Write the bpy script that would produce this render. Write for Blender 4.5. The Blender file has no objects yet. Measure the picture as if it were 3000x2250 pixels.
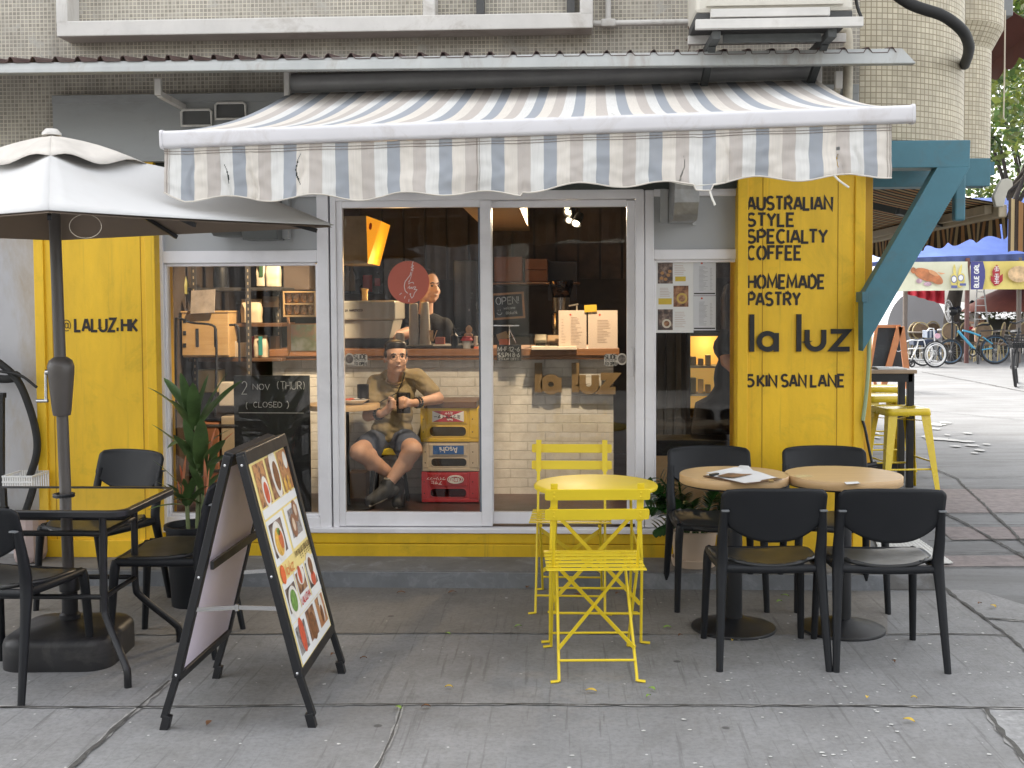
import bpy, bmesh, math, random
from mathutils import Vector, Matrix, noise as mnoise
random.seed(7)
SC = bpy.context.scene
COL = SC.collection
rad = math.radians
# ------------------------------------------------------------------ camera
FPX, CAMH, YAW, PIT, ROLL, PPY = 3300.0, 1.54, rad(2.6), rad(2.46), rad(0.3), 1032.0
_f = Vector((-math.sin(YAW)*math.cos(PIT), math.cos(YAW)*math.cos(PIT), -math.sin(PIT)))
_r = Vector((math.cos(YAW), math.sin(YAW), 0)); _u = _r.cross(_f)
CR = _r*math.cos(ROLL) - _u*math.sin(ROLL); CU = _r*math.sin(ROLL) + _u*math.cos(ROLL); CF = _f
CAMP = Vector((0, 0, CAMH))
cd = bpy.data.cameras.new('camera'); cam = bpy.data.objects.new('camera', cd); COL.objects.link(cam)
cd.sensor_fit = 'HORIZONTAL'; cd.sensor_width = 36; cd.lens = FPX*36/3000
cd.shift_y = (PPY-1125)/3000; cd.clip_start = 0.05; cd.clip_end = 4000
mw = Matrix((CR, CU, -CF)).transposed().to_4x4(); mw.translation = CAMP
cam.matrix_world = mw; SC.camera = cam
# ------------------------------------------------------------------ sky and sun (hazy; the cafe front lies in open shade)
SUN_EL, SUN_AZ = rad(48), rad(-38)          # azimuth from +Y (into the street) towards +X
w = bpy.data.worlds.new('World'); SC.world = w; w.use_nodes = True
wn = w.node_tree.nodes; wl = w.node_tree.links
sky = wn.new('ShaderNodeTexSky'); sky.sky_type = 'NISHITA'; sky.sun_disc = False
sky.sun_elevation = SUN_EL; sky.sun_rotation = SUN_AZ
sky.air_density = 1.0; sky.dust_density = 4.0; sky.ozone_density = 1.0
hsv = wn.new('ShaderNodeHueSaturation'); hsv.inputs['Saturation'].default_value = 0.22     # thin white haze over the blue
wl.new(sky.outputs[0], hsv.inputs['Color']); wm = wn.new('ShaderNodeMix'); wm.data_type = 'RGBA'; wm.blend_type = 'MULTIPLY'; wm.inputs[0].default_value = 1; wm.inputs[7].default_value = (1.0, .985, .955, 1)
wl.new(hsv.outputs[0], wm.inputs[6]); wl.new(wm.outputs[2], wn['Background'].inputs[0]); wn['Background'].inputs[1].default_value = 0.15
sd = bpy.data.lights.new('sun', 'SUN'); sun = bpy.data.objects.new('sun', sd); COL.objects.link(sun)
sd.energy = 0.55; sd.angle = rad(12); sd.color = (1.0, 0.95, 0.87)
sv = Vector((math.sin(SUN_AZ)*math.cos(SUN_EL), math.cos(SUN_AZ)*math.cos(SUN_EL), math.sin(SUN_EL)))
sun.rotation_euler = sv.to_track_quat('Z', 'Y').to_euler(); sun.location = (0, 0, 30)
SC.view_settings.view_transform = 'Standard'; SC.view_settings.look = 'None'
SC.view_settings.exposure = 2.28; SC.view_settings.gamma = 1.0
SC.render.engine = 'CYCLES'
SC.cycles.use_denoising = True
SC.cycles.max_bounces = 8; SC.cycles.transparent_max_bounces = 16
SC.cycles.sample_clamp_indirect = 6
SC.cycles.use_adaptive_sampling = True; SC.cycles.adaptive_threshold = 0.015

# ------------------------------------------------------------------ geometry helpers
def ray(px, py): return CF + CR*((px-1500)/FPX) - CU*((py-PPY)/FPX)
def P(px, py, Y):                       # the point of the vertical plane y = Y seen at photo pixel px, py
    d = ray(px, py); return CAMP + d*(Y/d.y)
def G(px, py, Z=0.0):                   # the point of the level z = Z
    d = ray(px, py); return CAMP + d*((Z-CAMH)/d.z)
def PX(px, py, X):
    d = ray(px, py); return CAMP + d*(X/d.x)
def frame(o, xd, yd):
    xd = Vector(xd).normalized(); yd = Vector(yd); zd = xd.cross(yd).normalized(); yd = zd.cross(xd)
    m = Matrix((xd, yd, zd)).transposed().to_4x4(); m.translation = Vector(o); return m
def front(o): return frame(o, (1, 0, 0), (0, 0, 1))      # local x right, y up, z towards the street
I4 = Matrix.Identity(4)

class MB:
    def __init__(s): s.v = []; s.f = []; s.uv = []; s.M = I4
    def add(s, vs, fs, uvs=None):
        n = len(s.v); M = s.M
        s.v += [M @ Vector(p) for p in vs]
        for i, f in enumerate(fs):
            s.f.append([n+k for k in f]); s.uv.append(uvs[i] if uvs else None)
        return s
    def box(s, x0, x1, y0, y1, z0, z1, bev=0.0, seg=2):
        if x0 > x1: x0, x1 = x1, x0
        if y0 > y1: y0, y1 = y1, y0
        if z0 > z1: z0, z1 = z1, z0
        if bev <= 0:
            vs = [(x, y, z) for z in (z0, z1) for y in (y0, y1) for x in (x0, x1)]
            return s.add(vs, [(0,2,3,1),(4,5,7,6),(0,1,5,4),(2,6,7,3),(0,4,6,2),(1,3,7,5)])
        bm = bmesh.new(); bmesh.ops.create_cube(bm, size=1)
        for q in bm.verts: q.co = Vector(((x0+x1)/2+q.co.x*(x1-x0), (y0+y1)/2+q.co.y*(y1-y0), (z0+z1)/2+q.co.z*(z1-z0)))
        bmesh.ops.bevel(bm, geom=bm.edges[:], offset=min(bev, .49*min(x1-x0, y1-y0, z1-z0)), segments=seg, affect='EDGES', profile=.5)
        s.frombm(bm); return s
    def frombm(s, bm):
        bm.verts.index_update()
        s.add([q.co.copy() for q in bm.verts], [[q.index for q in f.verts] for f in bm.faces]); bm.free()
    def tube(s, pts, r, n=8, closed=False, caps=True, flat=1.0):
        pts = [Vector(p) for p in pts]; m = len(pts)
        rs = list(r) if isinstance(r, (list, tuple)) else [r]*m
        tg = []
        for i in range(m):
            a = pts[(i-1) % m] if (closed or i > 0) else pts[i]
            b = pts[(i+1) % m] if (closed or i < m-1) else pts[i]
            d = (b-a); tg.append(d.normalized() if d.length > 1e-9 else Vector((0, 0, 1)))
        t0 = tg[0]; up = Vector((0, 0, 1)) if abs(t0.z) < .9 else Vector((0, 1, 0))
        nx = t0.cross(up).normalized(); vs = []
        for i in range(m):
            nx = (nx - tg[i]*nx.dot(tg[i])).normalized(); ny = tg[i].cross(nx)
            for k in range(n):
                a = 2*math.pi*k/n
                vs.append(pts[i] + nx*(math.cos(a)*rs[i]) + ny*(math.sin(a)*rs[i]*flat))
        fs = []
        for i in range(m if closed else m-1):
            j = (i+1) % m
            for k in range(n):
                l = (k+1) % n
                fs.append((i*n+k, i*n+l, j*n+l, j*n+k))
        if caps and not closed:
            fs.append(tuple(range(n-1, -1, -1))); fs.append(tuple((m-1)*n+k for k in range(n)))
        return s.add(vs, fs)
    def bar(s, a, b, w, t, up=(0, 0, 1)):           # rectangular bar from a to b: w across, t along up
        a = Vector(a); b = Vector(b); d = (b-a).normalized(); u = Vector(up); sd_ = d.cross(u)
        if sd_.length < 1e-6: sd_ = d.cross(Vector((0, 1, 0)))
        sd_.normalize(); u = sd_.cross(d).normalized()
        vs = [p + sd_*(i*w/2) + u*(j*t/2) for p in (a, b) for i, j in ((-1,-1),(1,-1),(1,1),(-1,1))]
        return s.add(vs, [(0,1,2,3),(7,6,5,4),(0,4,5,1),(1,5,6,2),(2,6,7,3),(3,7,4,0)])
    def lathe(s, prof, c=(0, 0, 0), n=32, caps=True):
        vs = []; fs = []; m = len(prof); c = Vector(c)
        for r_, z in prof:
            for k in range(n):
                a = 2*math.pi*k/n; vs.append(c + Vector((r_*math.cos(a), r_*math.sin(a), z)))
        for i in range(m-1):
            for k in range(n):
                l = (k+1) % n; fs.append((i*n+k, i*n+l, (i+1)*n+l, (i+1)*n+k))
        if caps:
            fs.append(tuple(range(n-1, -1, -1))); fs.append(tuple((m-1)*n+k for k in range(n)))
        return s.add(vs, fs)
    def prism(s, poly, d0, d1, ax='y'):             # 2-D outline extruded along an axis
        def p3(p, d): return (p[0], d, p[1]) if ax == 'y' else ((d, p[0], p[1]) if ax == 'x' else (p[0], p[1], d))
        m = len(poly)
        vs = [p3(p, d0) for p in poly] + [p3(p, d1) for p in poly]
        fs = [tuple(range(m)), tuple(range(2*m-1, m-1, -1))] + [(i, m+i, m+(i+1) % m, (i+1) % m) for i in range(m)]
        return s.add(vs, fs)
    def grid(s, fn, nu, nv, uv=None, skip=None, wrap=False):
        vs = [fn(i/nu, j/nv) for j in range(nv+1) for i in range(nu+1)]
        fs = []; us = []
        for j in range(nv):
            for i in range(nu):
                if skip and skip((i+.5)/nu, (j+.5)/nv): continue
                a = j*(nu+1)+i; fs.append((a, a+1, a+nu+2, a+nu+1))
                us.append([uv(x/nu, y/nv) for x, y in ((i, j), (i+1, j), (i+1, j+1), (i, j+1))] if uv else None)
        return s.add(vs, fs, us)
    def quad(s, a, b, c, d): return s.add([a, b, c, d], [(0, 1, 2, 3)])
    def ell(s, c, r, n=16, m=10, rot=None):
        c = Vector(c); r = r if isinstance(r, (list, tuple)) else (r, r, r)
        R3 = rot.to_3x3() if rot else Matrix.Identity(3)
        vs = [c + R3 @ Vector((0, 0, -r[2]))]; fs = []
        for j in range(1, m):
            th = math.pi*j/m - math.pi/2
            for k in range(n):
                a = 2*math.pi*k/n
                vs.append(c + R3 @ Vector((r[0]*math.cos(th)*math.cos(a), r[1]*math.cos(th)*math.sin(a), r[2]*math.sin(th))))
        vs.append(c + R3 @ Vector((0, 0, r[2]))); L = len(vs)-1
        for k in range(n):
            l = (k+1) % n; fs.append((0, 1+l, 1+k)); fs.append((L, L-n+k, L-n+l))
            for j in range(m-2): fs.append((1+j*n+k, 1+j*n+l, 1+(j+1)*n+l, 1+(j+1)*n+k))
        return s.add(vs, fs)
    def caps(s, a, b, r0, r1, n=12):                # tapered capsule
        a = Vector(a); b = Vector(b); d = (b-a); L = d.length; d.normalize(); pts = []; rs = []
        for k in range(5):
            t = math.pi/2*(k/4); pts.append(a - d*r0*math.cos(t)); rs.append(max(r0*math.sin(t), 1e-4))
        for k in range(5):
            t = math.pi/2*(1-k/4); pts.append(b + d*r1*math.cos(t)); rs.append(max(r1*math.sin(t), 1e-4))
        return s.tube(pts, rs, n)
    def obj(s, name, m, parent=None, smooth=None, solid=0.0, bevel=0.0, subsurf=0, label=None):
        off = Vector((0, 0, 0)); q = parent
        while q is not None: off += q.location; q = q.parent
        me = bpy.data.meshes.new(name)
        me.from_pydata([v - off for v in s.v], [], s.f)
        uvl = me.uv_layers.new(name='UVMap').data
        vs = s.v
        for p in me.polygons:
            ex = s.uv[p.index]; nrm = p.normal; ax = max(range(3), key=lambda k: abs(nrm[k]))
            for k, li in enumerate(p.loop_indices):
                if ex: uvl[li].uv = ex[k]
                else:
                    co = vs[me.loops[li].vertex_index]
                    uvl[li].uv = (co.y, co.z) if ax == 0 else ((co.x, co.z) if ax == 1 else (co.x, co.y))
        if smooth is not None:
            me.polygons.foreach_set('use_smooth', [True]*len(me.polygons)); me.set_sharp_from_angle(angle=rad(smooth))
        me.materials.append(m); me.update()
        o = bpy.data.objects.new(name, me); COL.objects.link(o)
        if parent is not None: o.parent = parent
        if solid:
            md = o.modifiers.new('solid', 'SOLIDIFY'); md.thickness = solid; md.offset = 0
        if bevel:
            md = o.modifiers.new('bevel', 'BEVEL'); md.width = bevel; md.segments = 2; md.limit_method = 'ANGLE'; md.angle_limit = rad(40)
        if subsurf:
            md = o.modifiers.new('sub', 'SUBSURF'); md.levels = subsurf; md.render_levels = subsurf
        if label: o['label'] = label
        return o

def islands(mb):                                     # the connected pieces of a builder, each as a builder of its own
    par = list(range(len(mb.v)))
    def fd(a):
        while par[a] != a: par[a] = par[par[a]]; a = par[a]
        return a
    for f in mb.f:
        for k in f[1:]: par[fd(k)] = fd(f[0])
    gr = {}
    for i, f in enumerate(mb.f): gr.setdefault(fd(f[0]), []).append(i)
    out = []
    for ids in gr.values():
        q = MB(); mp = {}
        for i in ids:
            for k in mb.f[i]:
                if k not in mp: mp[k] = len(q.v); q.v.append(mb.v[k])
            q.f.append([mp[k] for k in mb.f[i]]); q.uv.append(mb.uv[i])
        out.append(q)
    return out
def each(mb, name, m, parent, **kw): return [q.obj(name, m, parent, **kw) for q in islands(mb)]

def tag(o, label=None, cat=None, group=None, kind=None):
    if label: o['label'] = label
    if cat: o['category'] = cat
    if group: o['group'] = group
    if kind: o['kind'] = kind
    return o
def thing(name, label, cat, loc=(0, 0, 0), group=None):
    o = bpy.data.objects.new(name, None); COL.objects.link(o); o.location = loc; o.empty_display_size = .1
    return tag(o, label, cat, group)
def dup(root, loc, rz, label, group=None):
    def cp(o, par):
        c = o.copy(); COL.objects.link(c)
        if par is not None: c.parent = par
        for ch in list(o.children): cp(ch, c)
        return c
    r_ = cp(root, None); r_.location = loc; r_.rotation_euler = (0, 0, rz); r_['label'] = label
    if group: r_['group'] = group
    return r_
def remeshed(mb, voxel, smooth_it=4, fac=.5):       # one continuous surface grown from overlapping volumes
    me = bpy.data.meshes.new('tmp'); me.from_pydata(mb.v, [], mb.f); me.update()
    o = bpy.data.objects.new('tmp', me); COL.objects.link(o)
    md = o.modifiers.new('r', 'REMESH'); md.mode = 'VOXEL'; md.voxel_size = voxel
    if smooth_it:
        m2 = o.modifiers.new('s', 'SMOOTH'); m2.iterations = smooth_it; m2.factor = fac
    bpy.context.view_layer.update()
    ev = o.evaluated_get(bpy.context.evaluated_depsgraph_get()); m3 = ev.to_mesh()
    out = MB(); out.v = [v.co.copy() for v in m3.vertices]; out.f = [list(p.vertices) for p in m3.polygons]; out.uv = [None]*len(out.f)
    ev.to_mesh_clear(); bpy.data.objects.remove(o); bpy.data.meshes.remove(me)
    return out
def arc(cx, cy, rx, ry, a0, a1, n=10):
    return [(cx+rx*math.cos(rad(a0+(a1-a0)*i/n)), cy+ry*math.sin(rad(a0+(a1-a0)*i/n))) for i in range(n+1)]
def rrect(x0, x1, y0, y1, r, n=5):
    return (arc(x1-r, y0+r, r, r, -90, 0, n)+arc(x1-r, y1-r, r, r, 0, 90, n)+arc(x0+r, y1-r, r, r, 90, 180, n)+arc(x0+r, y0+r, r, r, 180, 270, n))
def lerp(a, b, t): return a+(b-a)*t
def bez(pts, n=12):                                  # smooth curve through points (Catmull-Rom)
    pts = [Vector(p) for p in pts]; q = [pts[0]*2-pts[1]]+pts+[pts[-1]*2-pts[-2]]; out = []
    for i in range(1, len(q)-2):
        for k in range(n):
            t = k/n; a, b, c, d = q[i-1:i+3]
            out.append(.5*((2*b)+(c-a)*t+(2*a-5*b+4*c-d)*t*t+(3*b-a-3*c+d)*t**3))
    return out+[pts[-1]]

# ------------------------------------------------------------------ materials
class NT:
    def __init__(s, name):
        s.m = bpy.data.materials.new(name); s.m.use_nodes = True; s.t = s.m.node_tree; s.n = s.t.nodes; s.l = s.t.links
        s.b = s.n['Principled BSDF']; s.out = s.n['Material Output']
    def new(s, typ, **kw):
        nd = s.n.new('ShaderNode'+typ)
        for k, v in kw.items():
            if k.startswith('_'): nd.inputs[k[1:]].default_value = v
            else: setattr(nd, k, v)
        return nd
    def link(s, a, b): s.l.new(a, b)
    def coord(s, kind='Object', scale=(1, 1, 1), rot=(0, 0, 0), loc=(0, 0, 0)):
        tc = s.new('TexCoord'); mp = s.new('Mapping'); s.link(tc.outputs[kind], mp.inputs[0])
        mp.inputs['Scale'].default_value = scale; mp.inputs['Rotation'].default_value = rot; mp.inputs['Location'].default_value = loc
        return mp.outputs[0]
    def noise(s, vec, scale, detail=4, rough=.55, dist=0):
        nd = s.new('TexNoise'); nd.inputs['Scale'].default_value = scale; nd.inputs['Detail'].default_value = detail
        nd.inputs['Roughness'].default_value = rough; nd.inputs['Distortion'].default_value = dist
        s.link(vec, nd.inputs['Vector']); return nd.outputs['Fac']
    def ramp(s, fac, stops, interp='LINEAR'):
        nd = s.new('ValToRGB'); cr = nd.color_ramp; cr.interpolation = interp
        while len(cr.elements) < len(stops): cr.elements.new(.5)
        for e, (p, c) in zip(cr.elements, stops):
            e.position = p; e.color = (c[0], c[1], c[2], 1) if isinstance(c, (tuple, list)) else (c, c, c, 1)
        s.link(fac, nd.inputs[0]); return nd.outputs[0]
    def mix(s, fac, a, b, mode='MIX'):
        nd = s.new('Mix', data_type='RGBA', blend_type=mode)
        for inp, v in ((0, fac), (6, a), (7, b)):
            if hasattr(v, 'node'): s.link(v, nd.inputs[inp])
            elif inp == 0: nd.inputs[0].default_value = v
            else: nd.inputs[inp].default_value = (v[0], v[1], v[2], 1) if isinstance(v, (tuple, list)) else (v, v, v, 1)
        return nd.outputs[2]
    def math(s, op, a, b=None, c=None):
        nd = s.new('Math', operation=op)
        for i, v in enumerate((a, b, c)):
            if v is None: continue
            if hasattr(v, 'node'): s.link(v, nd.inputs[i])
            else: nd.inputs[i].default_value = v
        return nd.outputs[0]
    def bump(s, h, strength=.3, dist=.01):
        nd = s.new('Bump'); nd.inputs['Strength'].default_value = strength; nd.inputs['Distance'].default_value = dist
        s.link(h, nd.inputs['Height']); s.link(nd.outputs[0], s.b.inputs['Normal'])
    def col(s, c):
        if hasattr(c, 'node'): s.link(c, s.b.inputs['Base Color'])
        else: s.b.inputs['Base Color'].default_value = (c[0], c[1], c[2], 1)
    def set(s, **kw):
        for k, v in kw.items():
            nm = {'rough': 'Roughness', 'metal': 'Metallic', 'spec': 'Specular IOR Level', 'coat': 'Coat Weight', 'sheen': 'Sheen Weight', 'trans': 'Transmission Weight'}[k]
            if hasattr(v, 'node'): s.link(v, s.b.inputs[nm])
            else: s.b.inputs[nm].default_value = v
        return s
MC = {}
def pm(name, c, rough=.5, var=.12, sc=6.0, metal=0.0, bump=0.0, bsc=60.0, spec=.5, dirt=None, dirt_amt=.5, dsc=2.5, stretch=(1, 1, 1), coat=0.0):
    """painted / plain surface: base colour with soft tonal drift, optional grime patches and fine bump"""
    if name in MC: return MC[name]
    t = NT(name); v = t.coord('Object', stretch)
    n1 = t.noise(v, sc, 5, .6)
    col = t.mix(t.ramp(n1, [(.3, 0), (.7, 1)]), [x*(1-var) for x in c], [min(1, x*(1+var)) for x in c])
    if dirt:
        n2 = t.noise(v, dsc, 8, .7, .6)
        col = t.mix(t.math('MULTIPLY', t.ramp(n2, [(.52, 0), (.72, 1)]), dirt_amt), col, dirt)
    t.col(col); t.set(rough=t.ramp(n1, [(.2, max(0, rough-.08)), (.8, min(1, rough+.08))]), metal=metal, spec=spec, coat=coat)
    if bump: t.bump(t.noise(v, bsc, 3, .6), bump, .004)
    MC[name] = t.m; return t.m
def emit(name, c, st):
    if name in MC: return MC[name]
    t = NT(name); t.col(c); t.b.inputs['Emission Color'].default_value = (*c, 1); t.b.inputs['Emission Strength'].default_value = st
    MC[name] = t.m; return t.m
def glass(name, tint=(1, 1, 1), ior=1.5, rough=0.0):
    if name in MC: return MC[name]
    t = NT(name); t.n.remove(t.b)
    fr = t.new('Fresnel'); fr.inputs[0].default_value = ior
    tr = t.new('BsdfTransparent'); tr.inputs[0].default_value = (*tint, 1)
    gl = t.new('BsdfGlossy'); gl.inputs['Roughness'].default_value = rough
    mx = t.new('MixShader'); t.link(fr.outputs[0], mx.inputs[0]); t.link(tr.outputs[0], mx.inputs[1]); t.link(gl.outputs[0], mx.inputs[2])
    t.link(mx.outputs[0], t.out.inputs[0]); MC[name] = t.m; return t.m
# ------------------------------------------------------------------ named materials
YEL = (.86, .53, .020)
def m_yellow(name, c=YEL, streak=.38):
    t = NT(name); v = t.coord('Object', (1, 1, .25)); v2 = t.coord('Object')
    n1 = t.noise(v, 7, 6, .65); n2 = t.noise(v2, 3.2, 9, .72, .8); n3 = t.noise(v2, 55, 3, .6)
    col = t.mix(t.ramp(n1, [(.3, 0), (.75, 1)]), [x*.86 for x in c], [min(1, x*1.1) for x in c])
    col = t.mix(t.math('MULTIPLY', t.ramp(n2, [(.55, 0), (.75, 1)]), streak), col, (.28, .24, .02))
    n4 = t.noise(v2, 21, 6, .8)
    col = t.mix(t.math('MULTIPLY', t.ramp(n4, [(.70, 0), (.74, 1)]), .35), col, (.80, .62, .18))
    dr = t.noise(t.coord('Object', (26, 26, .9)), 1.0, 6, .7, .3); col = t.mix(t.math('MULTIPLY', t.ramp(dr, [(.58, 0), (.70, 1)]), streak*.9), col, (.36, .25, .03))     # run marks
    t.col(col); t.set(rough=t.ramp(n2, [(.3, .38), (.7, .6)])); t.bump(t.mix(.5, n3, n1), .35, .005); return t.m
M_YEL = m_yellow('yellow_paint'); M_YELP = m_yellow('worn_yellow_paint', (.72, .46, .014), .55)
def m_concrete(name='brushed_concrete', k=1.0, tint=(1, 1, 1)):
    t = NT(name); v = t.coord('Object')
    vb = t.coord('Object', (42, 1.6, 1), (0, 0, rad(-8)))
    big = t.noise(v, .55, 6, .6); mid = t.noise(v, 3.5, 8, .7); fin = t.noise(v, 48, 6, .75); gr = t.noise(vb, 1.0, 5, .65)
    col = t.mix(t.ramp(big, [(.3, 0), (.7, 1)]), (.215, .216, .218), (.315, .316, .318))
    col = t.mix(t.ramp(mid, [(.35, .55), (.65, 0)]), col, (.165, .162, .157))
    col = t.mix(t.ramp(fin, [(.3, .5), (.55, 0)]), col, (.12, .12, .122))
    col = t.mix(t.ramp(fin, [(.62, 0), (.75, .45)]), col, (.40, .40, .40))
    col = t.mix(t.ramp(gr, [(.33, .6), (.43, 0)]), col, (.12, .118, .115))
    sp = t.new('TexVoronoi'); sp.inputs['Scale'].default_value = 9; t.link(v, sp.inputs['Vector'])
    col = t.mix(t.ramp(sp.outputs['Distance'], [(.03, .8), (.055, 0)]), col, (.62, .62, .60))
    st = t.noise(v, 1.3, 10, .78, 1.2); col = t.mix(t.ramp(st, [(.52, 0), (.70, .38)]), col, (.13, .124, .116))      # old damp and dirt stains
    gm = t.new('TexVoronoi'); gm.inputs['Scale'].default_value = 2.3; t.link(v, gm.inputs['Vector']); col = t.mix(t.ramp(gm.outputs['Distance'], [(.030, .75), (.042, 0)]), col, (.06, .058, .056))     # trodden gum
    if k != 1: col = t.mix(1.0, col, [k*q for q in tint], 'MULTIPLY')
    t.col(col); t.set(rough=.82, spec=.3)
    t.bump(t.mix(.5, gr, fin), .55, .006); return t.m
M_CONC = m_concrete()
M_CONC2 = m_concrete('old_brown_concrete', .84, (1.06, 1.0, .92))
def m_plaza():
    t = NT('plaza_concrete'); v = t.coord('Object')
    big = t.noise(v, .35, 8, .65); st = t.noise(t.coord('Object', (.6, 3, 1)), 1.3, 8, .7, .5); fin = t.noise(v, 30, 5, .7)
    col = t.mix(t.ramp(big, [(.3, 0), (.7, 1)]), (.15, .152, .155), (.225, .228, .231))
    col = t.mix(t.ramp(st, [(.38, .6), (.55, 0)]), col, (.115, .112, .11))
    col = t.mix(t.ramp(fin, [(.3, .35), (.5, 0)]), col, (.10, .10, .10))
    v2 = t.new('TexVoronoi'); v2.inputs['Scale'].default_value = 3.0; t.link(v, v2.inputs['Vector'])
    t.col(col); t.set(rough=.8, spec=.3); t.bump(fin, .3, .005); return t.m
M_PLAZA = m_plaza()
def m_mosaic(name, tile, tcols, grout, scale=.0225, mortar=.0026, dirt=(.20, .18, .155), plaster=(.44, .42, .38), pl=.6):
    t = NT(name); uv = t.coord('UV')
    br = t.new('TexBrick'); br.offset = 0; br.squash = 1
    t.link(uv, br.inputs['Vector']); br.inputs['Scale'].default_value = 1
    br.inputs['Brick Width'].default_value = scale; br.inputs['Row Height'].default_value = scale
    br.inputs['Mortar Size'].default_value = mortar; br.inputs['Mortar Smooth'].default_value = .2; br.inputs['Bias'].default_value = 0
    br.inputs['Color1'].default_value = (*tcols[0], 1); br.inputs['Color2'].default_value = (*tcols[1], 1); br.inputs['Mortar'].default_value = (*grout, 1)
    n1 = t.noise(uv, 1.1, 9, .7, .8); n2 = t.noise(uv, 4.5, 8, .75, .5); n3 = t.noise(t.coord('UV', (3, .5, 1)), 1.6, 8, .7)
    col = t.mix(t.math('MULTIPLY', t.ramp(n2, [(.56, 0), (.66, 1)]), pl*1.6), br.outputs['Color'], plaster)
    col = t.mix(t.math('MULTIPLY', t.ramp(n1, [(.45, 0), (.72, 1)]), .6), col, dirt)
    col = t.mix(t.math('MULTIPLY', t.ramp(n3, [(.5, 0), (.75, 1)]), .5), col, [x*.7 for x in dirt])
    t.col(col); t.set(rough=.6); t.bump(t.mix(t.ramp(n2, [(.56, 0), (.66, 1)]), br.outputs['Fac'], n2), -.35, .003); return t.m
M_MOS = m_mosaic('grey_mosaic', 0, ((.27, .245, .21), (.40, .37, .325)), (.60, .555, .45))
M_MOSC = m_mosaic('cream_mosaic', 0, ((.47, .415, .30), (.60, .54, .40)), (.25, .205, .135), .031, .0028, dirt=(.25, .21, .16), pl=.08)
def m_stripes(name, cols, width, axis='x', rough=.85, dirty=.15):
    t = NT(name); tc = t.new('TexCoord'); sp = t.new('SeparateXYZ'); t.link(tc.outputs['UV'], sp.inputs[0])
    f = t.math('FRACT', t.math('DIVIDE', sp.outputs[0 if axis == 'x' else 1], width*len(cols)))
    col = t.ramp(f, [(i/len(cols), c) for i, c in enumerate(cols)], 'CONSTANT')
    uv = t.coord('UV'); n1 = t.noise(uv, 3, 8, .7, .4); n2 = t.noise(t.coord('UV', (140, 8, 1)), 1, 3, .6); n3 = t.noise(uv, 26, 5, .7)
    col = t.mix(t.ramp(n1, [(.45, 0), (.8, dirty)]), col, (.42, .36, .30))
    col = t.mix(t.ramp(n2, [(.3, .18), (.6, 0)]), col, [.35]*3)
    col = t.mix(t.ramp(n3, [(.70, 0), (.76, dirty*1.5)]), col, (.30, .22, .17))
    t.col(col); t.set(rough=rough, spec=.2); t.bump(n2, .15, .002)
    return t.m
M_AWN = m_stripes('striped_canvas', [(.34, .365, .405), (.70, .655, .595), (.52, .475, .44), (.70, .695, .675)], .0523)
M_AWN2 = m_stripes('brown_striped_canvas', [(.05, .03, .02), (.56, .42, .22), (.05, .03, .02), (.50, .26, .10)], .058)
M_WHITE = pm('white_aluminium', (.84, .83, .86), .35, .05, 3, dirt=(.45, .43, .42), dirt_amt=.25)
M_WHITEOLD = pm('old_white_metal', (.62, .60, .57), .5, .1, 4, dirt=(.30, .26, .21), dirt_amt=.6, dsc=4)
M_BAR = pm('white_enamel', (.66, .65, .675), .35, .04, 3, dirt=(.36, .30, .25), dirt_amt=.4, dsc=7)
M_GALV = pm('galvanised_steel', (.42, .43, .43), .42, .25, 9, metal=.7, dirt=(.25, .22, .18), dirt_amt=.5, dsc=5)
M_FLASH = pm('weathered_flashing', (.40, .41, .40), .5, .15, 3, metal=.3, dirt=(.22, .16, .11), dirt_amt=.6, dsc=6, stretch=(1, 1, .2))
M_RUST = pm('dark_corrugated_sheet', (.085, .05, .045), .6, .3, 8, dirt=(.2, .17, .15), dirt_amt=.4)
M_PANEL = pm('grey_painted_panel', (.30, .31, .31), .6, .08, 1.2, dirt=(.18, .17, .16), dirt_amt=.35, dsc=3, stretch=(1, 1, 2.5))
M_TRANS = pm('pale_grey_panel', (.42, .43, .44), .55, .05, 2)
M_STEP = pm('worn_cement', (.16, .155, .15), .85, .25, 6, bump=.4, dirt=(.33, .34, .36), dirt_amt=.7, dsc=5)
M_STEPF = pm('painted_cement_kerb', (.19, .20, .215), .8, .18, 5, bump=.4, dirt=(.36, .37, .39), dirt_amt=.6, dsc=7)
M_TEAL = pm('teal_paint', (.055, .170, .220), .5, .12, 4, dirt=(.10, .10, .10), dirt_amt=.35, dsc=6, bump=.1)
M_BLACKP = pm('black_plastic', (.010, .0112, .0140), .5, .12, 8, spec=.32, bump=.06, bsc=350)
M_BLACKM = pm('black_powder_coat', (.012, .0125, .015), .42, .15, 10)
M_DARK = pm('dark_void', (.012, .012, .012), .8, .2)
M_POLE = pm('bronze_grey_pole', (.075, .066, .060), .38, .06, 6)
M_CANV = pm('white_umbrella_cloth', (.60, .60, .60), .85, .04, 2, dirt=(.5, .48, .46), dirt_amt=.3)
M_YM = pm('yellow_powder_coat', (.80, .60, .022), .46, .05, 5)
M_YM2 = pm('yellow_gloss_steel', (.76, .55, .03), .26, .05, 5)
def m_wood(name, a, b, sc=(2, 30, 30), rough=.45):
    t = NT(name); v = t.coord('Object', sc); n = t.noise(v, 1.5, 6, .65, .4); n2 = t.noise(t.coord('Object'), 2.5, 3)
    c = t.mix(t.ramp(n, [(.3, 0), (.7, 1)]), a, b); c = t.mix(t.ramp(n2, [(.4, .25), (.7, 0)]), c, [x*.6 for x in a])
    t.col(c); t.set(rough=rough); t.bump(n, .08, .002); return t.m
M_OAK = m_wood('oak_laminate', (.58, .39, .20), (.68, .49, .27), (2.5, 34, 34), .4)
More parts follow.
